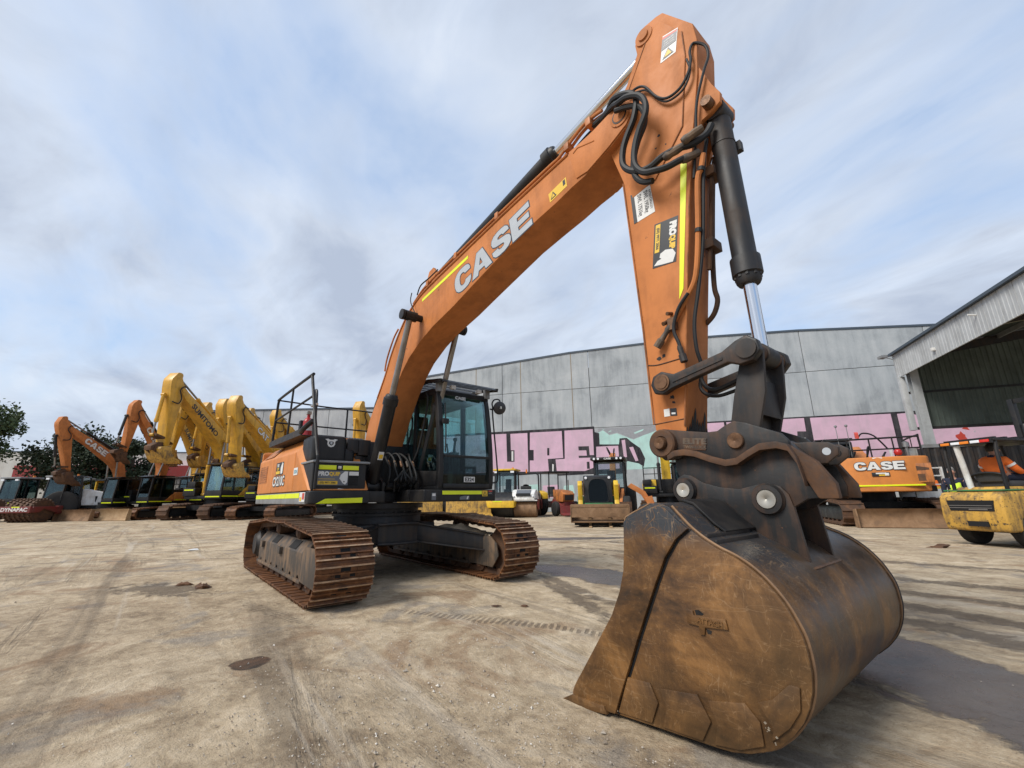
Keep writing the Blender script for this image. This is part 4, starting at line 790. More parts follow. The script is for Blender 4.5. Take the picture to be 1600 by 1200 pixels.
    for s in (-1,1):    # weld bead and worn edge where shell meets side plate
        P_('weld_bead',GU().tube([(a+.003,s*(BW-.016),b+.004) for a,b in shell[1:-1]],.007,6),'rusty blade steel',bk)
        P_('worn_edge',GU().tube([(a,s*(BW+.010),b) for a,b in full[26:]],.005,6),'rusty blade steel',bk)
    # cutting edge
    P_('cutting_edge',GU().prism([(4.80,-.108),(4.95,-.03),(5.18,-.02),(5.20,-.055),(5.0,-.085)],-BW-.045,BW+.045),'rusty bucket steel',bk,bevel=.004)
    # ears and pins
    E=[(5.35,1.13),(5.37,1.20),(5.42,1.225),(5.47,1.215),(5.55,1.165),(5.65,1.135),(5.77,1.12),(5.86,1.14),(5.93,1.152),(6.0,1.13),(6.035,1.085),(6.05,1.02),(6.085,.72),(5.98,.77),(5.88,.82),(5.76,.90),(5.66,1.0),(5.58,1.02),(5.40,1.0),(5.355,1.06)]
    for s in (-1,1):
        P_('bucket_ear',GU().prism(E,s*.20-.016,s*.20+.016),'worn black steel',bk,bevel=.005)
        for px,pz,r in ((5.42,1.122,.05),(5.925,1.06,.056)):
            P_('pin_boss',GU().turn((px,s*.205,pz),(px,s*.26,pz),[(0,r*1.62),(.018,r*1.62),(.026,r*1.5),(.04,r*1.45),(.042,r),(.03,r)],26),'worn black steel',bk)
            P_('bucket_pin',GU().turn((px,s*.16,pz),(px,s*.26,pz),[(0,r*.96),(.085,r*.96),(.09,r*.9),(.09,.006),(.087,0)],24),'bright pin steel',bk)
    P_('ear_gusset',GU().prism([(6.045,.98),(6.05,.97),(6.13,.69),(6.115,.68),(6.06,.73)],-.185,.185) if False else GU().prism([(6.0,.735),(6.10,.69),(6.115,.705),(6.02,.752)],-.24,.24),'rusty pin steel',bk,bevel=.003)
    P_('back_strap',GU().prism([(5.60,1.055),(5.665,1.035),(5.77,.935),(5.83,.892),(5.835,.903),(5.775,.948),(5.67,1.05),(5.60,1.068)],-.60,-.22),'black paint',bk,bevel=.004)
    for dx in (0,.045): P_('strap_edge',GU().box(5.815+dx,5.832+dx,-.80,-.30,.872-dx*.55,.898-dx*.55),'dark steel paint',bk,bevel=.004)
    P_('torque_tube',GU().cyl((5.50,-.82,.985),(5.50,.82,.985),.06,n=18),'rusty bucket steel',bk)
    P_('rim_bar',GU().tube([(a,BW-.0,b+.004) for a,b in shell[2:]],.014,6),'dark steel paint',bk)
bucket()
# ================================================================== SETTING
def fbm(x,y,s,o=4):
    v=0;a=1;t=0
    for i in range(o): v+=a*noise.noise(Vector((x*s,y*s,3.7+i*7.1))); t+=a; a*=.5; s*=2.1
    return v/t
def ground_z(x,y):
    d=math.exp(-(((x-4.95)/.75)**2+((y-.0)/1.9)**2))
    z=-.075*d-.028*math.exp(-(((x-5.9)/.6)**2+((y)/1.6)**2))
    return z
def make_ground():
    m,t,b=newmat('yard ground'); v=tvec(t,False)
    sep=t.nodes.new('ShaderNodeSeparateXYZ'); t.links.new(v,sep.inputs[0])
    big=tnoise(t,v,.22,6,.6,.5); mid=tnoise(t,v,1.3,8,.65,.5); fine=tnoise(t,v,14,8,.72); grit=tnoise(t,v,90,4,.7)
    med=tnoise(t,v,3.6,9,.70,.8)
    f=tmath(t,'ADD',tmath(t,'MULTIPLY',mid,.40),tmath(t,'ADD',tmath(t,'MULTIPLY',med,.35),tmath(t,'MULTIPLY',fine,.25)))
    k=tramp(t,f,(.35,(.14,.105,.068)),(.43,(.295,.222,.142)),(.49,(.405,.316,.208)),(.55,(.50,.40,.275)),(.63,(.61,.51,.37)))
    k=tmix(t,tramp(t,big,(.46,.0),(.64,.55)),k,tramp(t,tmath(t,'ADD',tmath(t,'MULTIPLY',med,.5),tmath(t,'MULTIPLY',fine,.5)),(.40,(.14,.098,.058)),(.50,(.27,.20,.128)),(.60,(.40,.315,.21))))
    k=tmix(t,tramp(t,grit,(.60,0),(.68,.7)),k,(.52,.47,.40)); k=tmix(t,tramp(t,grit,(.33,.6),(.41,0)),k,(.07,.056,.043))
    # rusty-brown earth patches and greyer worn spots
    k=tmix(t,tramp(t,tnoise(t,v,.75,7,.66,1.0),(.55,0),(.64,.65)),k,tmix(t,fine,(.15,.085,.042),(.29,.18,.10)))
    k=tmix(t,tramp(t,tnoise(t,v,1.05,8,.66,.6),(.56,0),(.63,.55)),k,tmix(t,fine,(.13,.12,.11),(.27,.25,.225)))
    # tyre and track lanes swept along the yard
    def lanes(ang,sx,sy,lo,hi,seed):
        mp=t.nodes.new('ShaderNodeMapping'); mp.inputs[1].default_value=(seed,seed*1.7,0); mp.inputs[2].default_value=(0,0,ang); mp.inputs[3].default_value=(sx,sy,1); t.links.new(v,mp.inputs[0])
        return tramp(t,tnoise(t,mp.outputs[0],1.0,7,.60,.9),(lo,0),(hi,1))
    l1=lanes(-.96,.16,1.1,.60,.70,3.1); l2=lanes(.44,.14,1.4,.57,.66,9.4); l3=lanes(-.09,.09,1.2,.56,.65,5.5)
    k=tmix(t,tmath(t,'MULTIPLY',tmath(t,'MAXIMUM',tmath(t,'MULTIPLY',l1,.35),tmath(t,'MAXIMUM',tmath(t,'MULTIPLY',l2,.5),l3)),.52),k,tmix(t,fine,(.050,.038,.027),(.16,.12,.082)))
    l4=lanes(-.5,.12,2.6,.58,.68,15.2); k=tmix(t,tmath(t,'MULTIPLY',l4,.5),k,(.50,.44,.36))
    def patch(px,py,rx,ry,an,wob,lo,hi):
        mp=t.nodes.new('ShaderNodeMapping'); mp.vector_type='TEXTURE'; mp.inputs[1].default_value=(px,py,0); mp.inputs[2].default_value=(0,0,an); mp.inputs[3].default_value=(rx,ry,1); t.links.new(v,mp.inputs[0])
        fl=t.nodes.new('ShaderNodeVectorMath'); fl.operation='MULTIPLY'; fl.inputs[1].default_value=(1,1,0); t.links.new(mp.outputs[0],fl.inputs[0])
        ln=t.nodes.new('ShaderNodeVectorMath'); ln.operation='LENGTH'; t.links.new(fl.outputs[0],ln.inputs[0])
        return tramp(t,tmath(t,'ADD',ln.outputs['Value'],wob),(lo,1),(hi,0))
    wn=tnoise(t,v,1.9,8,.66,.6); w1=tmath(t,'MULTIPLY',tmath(t,'SUBTRACT',wn,.5),1.3); w2=tmath(t,'MULTIPLY',tmath(t,'SUBTRACT',tnoise(t,v,5,8,.7,.5),.5),3.0)
    # muddy wheel lanes
    mud=None
    for q in ((3.2,1.05,1.25,.13,-.42),(2.75,1.45,1.3,.12,-.33),(3.9,4.9,4.6,.20,.05),(4.6,4.0,3.6,.16,-.04),(5.7,3.2,2.4,.18,-.20),(3.0,6.5,5.,.22,.10),(6.6,2.3,1.6,.22,-.30),(-6.2,-2.6,3.4,.05,1.01),(-4.6,-2.9,3.2,.035,1.01),(-.6,-2.6,.9,.35,.5),(4.4,-3.2,.9,.10,.2),(7.4,4.6,.9,.35,.9)):
        g_=patch(*q,w2,.6,1.1); mud=g_ if mud is None else tmath(t,'MAXIMUM',mud,g_)
    k=tmix(t,tmath(t,'MULTIPLY',mud,.72),k,tmix(t,fine,(.035,.026,.020),(.115,.084,.058)))
    # tread prints pressed across the lanes
    for q,rot_ in (((3.3,-.30,1.0,.085,.53),.53),((3.85,-.02,.75,.07,.62),.62),((1.7,-1.75,.8,.09,.2),.2)):
        mp=t.nodes.new('ShaderNodeMapping'); mp.vector_type='TEXTURE'; mp.inputs[2].default_value=(0,0,rot_); t.links.new(v,mp.inputs[0])
        wv=t.nodes.new('ShaderNodeTexWave'); wv.inputs['Scale'].default_value=5.2; wv.inputs['Distortion'].default_value=2.2; wv.inputs['Detail'].default_value=3; t.links.new(mp.outputs[0],wv.inputs[0])
        pr=tmath(t,'MULTIPLY',patch(*q,w2,.7,1.2),tramp(t,wv.outputs['Fac'],(.35,0),(.6,1))); k=tmix(t,tmath(t,'MULTIPLY',pr,.55),k,(.12,.09,.062)); mud=tmath(t,'MAXIMUM',mud,tmath(t,'MULTIPLY',pr,.6))
    # damp dark asphalt strip
    wet=None
    for q in ((2.9,2.35,1.9,.52,.02),(4.6,1.95,1.6,.50,-.22),(6.25,1.18,1.9,.52,-.66),(8.2,-.2,1.8,.6,-.6),(-2.2,5.5,3,.4,.9)):
        g_=patch(*q,w1,.86,1.0); wet=g_ if wet is None else tmath(t,'MAXIMUM',wet,g_)
    k=tmix(t,tmath(t,'MULTIPLY',wet,.92),k,tmix(t,med,(.045,.040,.041),(.105,.095,.093)))
    # oil stain
    mp=t.nodes.new('ShaderNodeMapping'); mp.vector_type='TEXTURE'; mp.inputs[1].default_value=(3.22,-2.16,0); mp.inputs[2].default_value=(0,0,.68); mp.inputs[3].default_value=(.150,.140,1); t.links.new(v,mp.inputs[0])
    fl=t.nodes.new('ShaderNodeVectorMath'); fl.operation='MULTIPLY'; fl.inputs[1].default_value=(1,1,0); t.links.new(mp.outputs[0],fl.inputs[0])
    ln=t.nodes.new('ShaderNodeVectorMath'); ln.operation='LENGTH'; t.links.new(fl.outputs[0],ln.inputs[0])
    st=tramp(t,tmath(t,'ADD',ln.outputs['Value'],tmath(t,'MULTIPLY',tmath(t,'SUBTRACT',tnoise(t,v,6,5,.6),.5),.8)),(.86,1),(.96,0))
    k=tmix(t,tmath(t,'MULTIPLY',st,.92),k,tmix(t,tramp(t,med,(.45,0),(.6,1)),(.030,.022,.017),(.085,.042,.022)))
    t.links.new(k,b.inputs['Base Color'])
    rgh=tmath(t,'SUBTRACT',tramp(t,fine,(.3,.80),(.7,1.0)),tmath(t,'MULTIPLY',wet,.58)); t.links.new(rgh,b.inputs['Roughness']); b.inputs['Specular IOR Level'].default_value=.35
    h=tmath(t,'ADD',tmath(t,'ADD',tmath(t,'MULTIPLY',fine,.9),tmath(t,'MULTIPLY',mid,1.2)),tmath(t,'MULTIPLY',grit,.25))
    h=tmath(t,'SUBTRACT',h,tmath(t,'MULTIPLY',l2,.6))
    h=tmath(t,'ADD',h,tmath(t,'MULTIPLY',med,1.0)); h=tmath(t,'SUBTRACT',h,tmath(t,'MULTIPLY',mud,.5)); h=tmath(t,'ADD',h,tmath(t,'MULTIPLY',tnoise(t,v,240,3,.6),.12)); h=tmath(t,'MULTIPLY',h,tmath(t,'SUBTRACT',1.0,tmath(t,'MULTIPLY',wet,.6)))
    tbump(t,b,h,.85,.028)
    def axis(c,fine_,n,far):
        a=[i*fine_ for i in range(n)]; d=fine_
        while a[-1]<far: d*=1.16; a.append(a[-1]+d)
        return [c-x for x in reversed(a[1:])]+[c+x for x in a]
    xs=axis(4.5,.045,70,420); ys=axis(-.9,.045,70,420)
    vs=[];fs=[]
    for y in ys:
        for x in xs:
            d=max(abs(x-4.5),abs(y+.9)); z=ground_z(x,y)
            if d<9: z+=.016*fbm(x,y,1.7)+.011*fbm(x,y,7,3)
            elif d<60: z+=.010*fbm(x,y,2.2,2)
            vs.append((x,y,z-.006))
    n=len(xs)
    for j in range(len(ys)-1):
        for i in range(n-1): fs.append((j*n+i,j*n+i+1,(j+1)*n+i+1,(j+1)*n+i))
    me=bpy.data.meshes.new('yard_ground'); me.from_pydata(vs,[],fs); me.polygons.foreach_set('use_smooth',[True]*len(fs))
    o=link('yard_ground',me,'yard ground'); o['kind']='structure'
    # loose stones and crumbs
    rr=random.Random(21); g=G()
    for i in range(3400):
        if i<2500: x=rr.gauss(5.0,.9); y=rr.gauss(-1.7,.75)
        else: x=rr.uniform(-6,10); y=rr.uniform(-8,9)
        if (abs(x-5.5)<1 and abs(y)<.9): continue
        if (x-7.04)**2+(y+2.85)**2<.8: continue
        s=rr.uniform(.0025,.007)*(1 if rr.random()<.95 else 2.0); z=ground_z(x,y)
        c=Vector((x,y,z+s*.3)); a=rr.random()*6.28
        pts=[c+Vector((math.cos(a+k*2.1)*s*rr.uniform(.7,1.4),math.sin(a+k*2.1)*s*rr.uniform(.7,1.4),-s*.4)) for k in range(3)]
        top=[c+Vector((rr.uniform(-.4,.4)*s,rr.uniform(-.4,.4)*s,s*rr.uniform(.4,.8)))]
        g.add(pts+top,[(0,1,3),(1,2,3),(2,0,3)])
    rusty('gravel',[(.10,.08,.06),(.26,.21,.16),(.48,.44,.38),(.75,.73,.70)],3.5,.9,0,.2)
    o=g.obj('loose_gravel','gravel',None,smooth=False); tag(o,'small loose stones scattered over the dirt yard','gravel',kind='stuff')
make_ground()
# ---- litter on the yard
def chip(name,label,cat,x,y,sx,sy,h,mat,rz,seed,grp=None):
    rr=random.Random(seed); n=9; g=G()
    g.loft([[(sx*k*math.cos(2*math.pi*i/n)*rr.uniform(.35,1.25),sy*k*math.sin(2*math.pi*i/n)*rr.uniform(.35,1.25),z*rr.uniform(.4,1.5)) for i in range(n)] for k,z in ((1,0),(.85,h*.6),(.4,h))])
    o=g.obj(name,mat,None); o.location=(x,y,ground_z(x,y)-.003); o.rotation_euler=(0,0,rz); tag(o,label,cat,grp); return o
chip('mud_clod','flat dark clod of mud on the ground left of the tracks','clod',-.33,-2.17,.17,.09,.05,'dark rusty steel',.3,1)
chip('mud_clod','small dark clod lying behind the flat clod left of the tracks','clod',-.75,-2.35,.09,.06,.03,'dark rusty steel',1.3,2)
chip('mud_clod','brown broken clod in front of the forklift','clod',5.12,9.7,.22,.08,.06,'dark rusty steel',.6,3)
chip('mud_clod','thin strip of dirt near the forklift wheel','clod',5.45,10.5,.35,.10,.03,'dry mud',.2,4)
chip('mud_clod','small dark crumb of mud in front of the right track','clod',3.05,.10,.06,.02,.012,'dark rusty steel',.9,5)
chip('mud_clod','right-hand of two mud crumbs in front of the right track','clod',3.25,.32,.05,.02,.012,'dark rusty steel',.7,6)
o=G().add([(-.14,-.1,.0),(.15,-.09,.012),(.13,.1,.002),(-.15,.09,.02),(0,0,.03)],[(0,1,4),(1,2,4),(2,3,4),(3,0,4)]).obj('paper_scrap','sticker white',None,smooth=False); o.location=(-6.1,-1.95,.0); tag(o,'scrap of white paper on the ground at far left','paper')
# ---- precast concrete warehouse wall with painted mural
def concrete(name,c0,c1,c2):
    m,t,b=newmat(name); v=tvec(t)
    a=tnoise(t,v,.35,8,.62,.4); s=tnoise(t,v,1.2,7,.65,.2,(1.8,1,.22)); f=tnoise(t,v,18,5,.7)
    k=tramp(t,tmath(t,'ADD',tmath(t,'MULTIPLY',a,.6),tmath(t,'MULTIPLY',s,.4)),(.40,c0),(.50,c1),(.60,c2))
    k=tmix(t,tramp(t,f,(.3,.18),(.6,0)),k,tuple(x*.7 for x in c0)); t.links.new(k,b.inputs['Base Color']); b.inputs['Roughness'].default_value=.9
    tbump(t,b,f,.15,.01)
concrete('precast concrete',(.255,.275,.29),(.36,.385,.40),(.43,.45,.46)); concrete('pale concrete',(.30,.31,.32),(.40,.41,.42),(.47,.48,.48)); concrete('beige wall',(.44,.42,.38),(.52,.50,.46),(.58,.57,.53))
paint('corrugated steel',(.50,.515,.52),(.16,.16,.155),.3,.55,.2,1.0,.05); paint('dark green cladding',(.085,.11,.095),(.03,.035,.03),.3,.6,0,1.0,.05); paint('galvanised steel',(.42,.44,.45),(.2,.2,.19),.3,.55,.3,1.5,.05)
plain('sealant',(.25,.20,.14),.9); plain('coping',(.055,.075,.10),.6)
def top_z(s):
    T=[(-7.5,11.2),(-5.67,11.37),(6.67,12.30),(12.5,12.48),(17,12.53),(23,12.36),(31,11.85),(40,11.2)]
    for (a,b),(c,d) in zip(T,T[1:]):
        if s<=c: return b+(d-b)*(s-a)/(c-a)
    return T[-1][1]
def wall():
    rz=math.atan2(.596,.803)
    w=thing('warehouse','grey precast concrete warehouse with pink and black graffiti lettering','building',(-21.429,17.673,0),rz)
    js=[-7.5,1.04,8.15,15.6,23.09,30.4,39.0]
    for a,b in zip(js,js[1:]):
        for z0,z1 in ((0,6.15),(6.15,9.32),(9.32,None)):
            g=G()
            if z1: g.box(a+.02,b-.02,.0,.22,z0+.015,z1-.015)
            else:
                n=4; xs=[a+.02+(b-a-.04)*i/n for i in range(n+1)]
                g.prism([(a+.02,z0+.015),(b-.02,z0+.015)]+[(x,top_z(x)) for x in reversed(xs)],.0,.22)
            g.obj('wall_panel','precast concrete',w,bevel=.015,seg=1)
    G().box(-7.5,39,.14,.2,.0,11).obj('joint_backing','sealant',w)
    for s in (-1.25,2.61,6.77): G().box(s-.03,s+.03,-.004,.01,6.2,top_z(s)-.03).obj('sealant_strip','sealant',w)
    T=[-7.5,-5.67,6.67,12.5,17,23,31,39]
    for a,b in zip(T,T[1:]): G().prism([(a,top_z(a)-.02),(b,top_z(b)-.02),(b,top_z(b)+.12),(a,top_z(a)+.12)],-.05,.28).obj('coping','coping',w)
    G().box(-7.5,39,.24,30,0,11).obj('building_body','precast concrete',w)
    def flat(pts,mat,d): 
        g=G(); g.prism(pts,-.004-d*.004,.002); return g.obj('mural_shape',mat,w,smooth=False)
    flat([(8.6,5.78),(8.95,5.94),(9.4,5.55),(9.97,5.66),(11.13,5.13),(11.89,5.43),(12.91,5.75),(14.5,5.6),(15.4,5.2),(15.4,3.0),(12.83,2.98),(10.32,2.96),(8.53,4.62)],'mint wall paint',0)
    flat([(8.55,6.10),(15.4,6.10),(15.4,5.25),(14.5,5.65),(12.91,5.80),(11.89,5.48),(11.13,5.18),(9.97,5.71),(9.4,5.60),(8.95,5.99),(8.6,5.83)],'grey wall paint',0)
    for q in ([(11.17,5.65),(11.93,5.9),(11.83,5.76),(11.26,5.55)],[(9.3,5.75),(9.6,5.85),(9.5,5.9)],[(8.9,6.0),(9.1,6.04),(9.0,5.97)]): flat(q,'mint wall paint',1)
    flat([(-7.4,6.2),(8.3,6.27),(8.32,5.84),(8.65,5.73),(8.64,4.89),(10.05,4.83),(10.13,5.27),(10.64,5.29),(10.98,4.95),(11.54,4.5),(11.83,3.74),(11.69,3.15),(11.35,3.39),(10.51,3.6),(10.44,2.68),(10.03,2.69),(7.42,2.71),(5.39,2.65),(5.31,2.91),(5.21,2.89),(1.78,2.74),(-.05,2.75),(-7.4,2.7)],'black wall paint',2)
    PK='pink wall paint'
    for q in ([(.11,6.05),(1.35,6.04),(1.39,3.83),(2.0,3.81),(2.01,4.71),(1.72,4.72),(1.69,6.02),(3.08,6.02),(3.09,3.02),(.21,3.05)],
        [(3.29,6.04),(5.81,6.04),(5.84,3.97),(4.65,3.94),(4.7,3.02),(3.21,3.01),(3.23,3.87),(3.54,3.86),(3.56,4.67),(3.25,4.69)],
        [(6.03,6.06),(8.19,6.07),(8.17,4.11),(7.86,4.12),(7.83,4.79),(7.03,4.8),(7.04,4.49),(7.62,4.48),(7.64,4.08),(7.02,4.1),(7.03,3.93),(8.2,3.92),(8.21,3.21),(7.43,2.95),(5.31,3.01),(5.25,3.88),(5.96,3.9)],
        [(8.38,4.72),(9.99,4.73),(9.98,3.06),(8.29,3.02)],[(10.26,5.12),(10.51,5.16),(10.56,3.88),(10.34,3.84)],[(10.77,4.58),(11.05,4.61),(11.35,3.59),(11.14,3.55)],
        [(-7.2,6.05),(-4.4,6.05),(-4.4,3.0),(-7.2,3.0)],[(-4.1,6.05),(-.2,6.05),(-.15,3.05),(-2.2,3.05),(-2.2,4.5),(-2.8,4.5),(-2.8,3.05),(-4.1,3.0)]): flat(q,PK,3)
    flat([(4.63,4.78),(4.8,4.77),(4.78,4.2),(4.61,4.21)],'black wall paint',4)
    for q in ([(1.77,4.64),(1.91,4.64),(1.9,3.89),(1.76,3.89)],[(4.98,3.55),(5.1,3.5),(5.06,2.95),(4.96,2.98)]): flat(q,'sticker white',4)
    # right half of the mural
    flat([(15.6,6.18),(38.5,6.2),(38.5,2.2),(15.6,2.4)],'black wall paint',2)
    for q in ([(15.75,6.06),(17.40,6.07),(17.42,4.0),(15.75,4.0)],[(17.56,6.07),(22.44,6.09),(22.42,5.18),(21.9,5.2),(21.8,4.6),(21.9,3.0),(17.56,3.0)],[(22.8,6.08),(27.45,6.08),(27.46,3.0),(22.78,3.0)],[(27.8,6.05),(28.4,6.08),(28.9,5.9),(38.2,5.9),(38.2,2.6),(27.8,2.8)]): flat(q,PK,3)
    flat([(22.2,4.75),(22.32,4.75),(22.3,4.0),(22.2,4.0)],'sticker white',4)
    rr=random.Random(3)
    flat([(30.9+.35*math.cos(a)*rr.uniform(.4,1),4.4+.4*math.sin(a)*rr.uniform(.4,1)) for a in [R(30*k) for k in range(12)]],'sticker red',4); flat([(31.0,4.9),(31.25,5.1),(31.4,4.8)],'sticker red',4)
    # smaller tags low on the wall
    for (s,z,wd,h,mt) in ((2.6,1.6,1.3,.9,'mint wall paint'),(4.1,1.5,1.4,1.0,PK),(5.7,1.6,.9,.7,'mint wall paint')): flat([(s,z-h/2),(s+wd,z-h/2+.1),(s+wd-.1,z+h/2),(s+.1,z+h/2-.05)],mt,1); flat([(s+.2,z-h/4),(s+wd-.3,z-h/4),(s+wd-.3,z-.02),(s+.2,z)],'grey wall paint',2)
    flat([(7.2,2.2),(7.5,2.55),(9.0,2.55),(9.2,1.2),(9.0,.5),(7.6,.5),(7.2,1.2)],'orange wall paint',1); flat([(6.9,2.2),(7.25,2.25),(7.25,1.2),(6.9,1.2)],'black wall paint',2)
    for i in range(3): flat([(6.95,2.05-.3*i),(7.2,2.07-.3*i),(7.2,1.92-.3*i),(6.95,1.9-.3*i)],'sticker white',3)
    flat([(7.6,1.3),(8.1,1.9),(8.3,1.5),(8.6,1.9),(8.8,1.3),(8.4,1.1)],'sticker white',3)
    flat([(11.2,1.9),(11.8,2.3),(12.6,2.2),(12.7,1.5),(12.0,1.0),(11.3,1.2)],'grey wall paint',1)
wall()
# ---- open shed on the right
def shed():
    w=thing('open_shed','open-sided steel shed with grey corrugated fascia and dark green cladding','shed',(2.75,25.55,0),math.atan2(.53,.85))
    n=22; y0=-17.0
    for i in range(n):
        a=.2+(y0-.2)*i/n; b=.2+(y0-.2)*(i+1)/n
        pr=[]; k=4
        for j in range(k):
            u0=a+(b-a)*j/k; d=(b-a)/k
            pr+=[(0,u0),(0,u0+d*.55),(-.012,u0+d*.65),(-.012,u0+d*.92)]
        g=G(); g.prism(pr+[(.05,b),(.05,a)],6.68,7.86,'z'); g.obj('fascia_sheet','corrugated steel',w,smooth=False)
    g=G(); g.add([(x,y,z) for y in (y0,.25) for x,z in ((-.16,7.86),(.10,7.87),(.10,8.0),(-.16,7.97))],[(0,1,2,3),(7,6,5,4),(0,4,5,1),(1,5,6,2),(2,6,7,3),(3,7,4,0)]); g.obj('gutter','coping',w)
    # roof: rises gently to the right
    rs=math.tan(R(7))
    for i in range(8):
        ya=.2-2.15*i; yb=ya-2.14
        for x0,x1,mt in ((.06,3.2,'dark green cladding'),(3.2,4.6,'roof skylight' if i%2 else 'dark green cladding'),(4.6,9,'dark green cladding'),(9,10.4,'roof skylight' if i%2==0 else 'dark green cladding'),(10.4,22,'dark green cladding')):
            g=G(); g.prism([(x0,7.88+rs*x0),(x1,7.88+rs*x1),(x1,7.93+rs*x1),(x0,7.93+rs*x0)],yb,ya); g.obj('roof_sheet',mt,w)
    for i in range(5):
        y=-.1-4*i
        g=G(); g.prism([(.06,7.45),(22,7.45+rs*22),(22,7.83+rs*22),(.06,7.83)],y-.08,y+.08); g.obj('rafter','dark steel paint',w)
    for i in range(8):
        x=1.5+2.6*i; G().box(x-.05,x+.05,-17,.1,7.66+rs*x,7.86+rs*x).obj('purlin','galvanised steel',w)
    # back cladding in sheets
    for i in range(26):
        x0=.30+.84*i
        for z0,z1,yy in ((5.86,7.9+rs*x0,-.02),(4.15,5.82,-.06)):
            pr=[]
            for j in range(4):
                u=x0+.21*j; pr+=[(u,yy),(u+.13,yy),(u+.15,yy-.03),(u+.19,yy-.03)]
            g=G(); g.prism(pr+[(x0+.838,yy+.02),(x0,yy+.02)],z0,z1,'z'); g.obj('cladding_sheet','dark green cladding',w,smooth=False)
    G().box(.2,22,-.14,.02,4.02,4.14).obj('girt','dark steel paint',w); G().box(.2,22,-.12,.02,5.80,5.90).obj('girt','black paint',w)
    def col(x,y,mat='galvanised steel'):
        g=G(); g.box(x-.17,x+.17,y-.17,y-.145,0,7.4); g.box(x-.17,x+.17,y+.145,y+.17,0,7.4); g.box(x-.012,x+.012,y-.15,y+.15,0,7.4); g.box(x-.25,x+.25,y-.25,y+.25,0,.03); g.obj('column',mat,w,bevel=.004,seg=1)
    col(.42,-.30); col(12,-.3); col(21.5,-.3); col(21.5,-16)
    G().box(-.05,.18,-.12,.12,4.0,6.68).obj('downpipe_box','corrugated steel',w,bevel=.01)
    g=G(); g.cyl((-.08,-.05,7.62),(-.5,-.1,7.80),.02,n=8); g.obox((-.52,-.1,7.78),(.28,.34,.12),.2); g.obj('flood_lamp','grey paint',w)
    g=G(); g.box(-.14,-.0,-3.5,-3.36,7.0,7.14); g.obj('security_camera','white paint',w,bevel=.02); g=G(); g.cyl((-.02,-6.4,7.45),(-.25,-6.4,7.5),.03,n=8); g.obj('conduit','white paint',w)
shed()
# ---- far buildings on the left
def block(name,label,x,y,rz,lx,ly,h,mat,roof=None):
    b=thing(name,label,'building',(x,y,0),rz); n=max(2,int(lx/6))
    for i in range(n): G().box(-lx/2+lx*i/n+.02,-lx/2+lx*(i+1)/n-.02,-ly/2,-ly/2+.2,0,h).obj('wall_panel',mat,b,bevel=.01,seg=1)
    G().box(-lx/2,lx/2,-ly/2+.22,ly/2,0,h-.1).obj('wall',mat,b)
    if roof: G().prism([(-ly/2-.4,h-.05),(ly/2+.4,h-.05),(0,h+1.6)],-lx/2-.4,lx/2+.4,'x').obj('roof',roof,b)
    else: G().box(-lx/2-.05,lx/2+.05,-ly/2-.06,ly/2,h,h+.15).obj('coping','coping',b)
    return b
block('warehouse','pale grey flat-roofed warehouse behind the yellow booms',-42,17,R(50),34,14,10.1,'pale concrete')
block('warehouse','long beige building at the far left beside the trees',-92,-13.5,R(62),42,10,8.6,'beige wall')
paint('red roof sheet',(.30,.03,.03),(.2,.1,.08),.2,.5); paint('pale roof sheet',(.42,.30,.28),(.3,.2,.18),.2,.5)
b=block('warehouse','low building with red fascia and pale pink roof behind the orange booms',-78,-3,R(62),26,12,5.6,'beige wall','pale roof sheet')
G().box(-13.2,13.2,-6.5,-6.3,4.5,6.0).obj('fascia','red roof sheet',b)
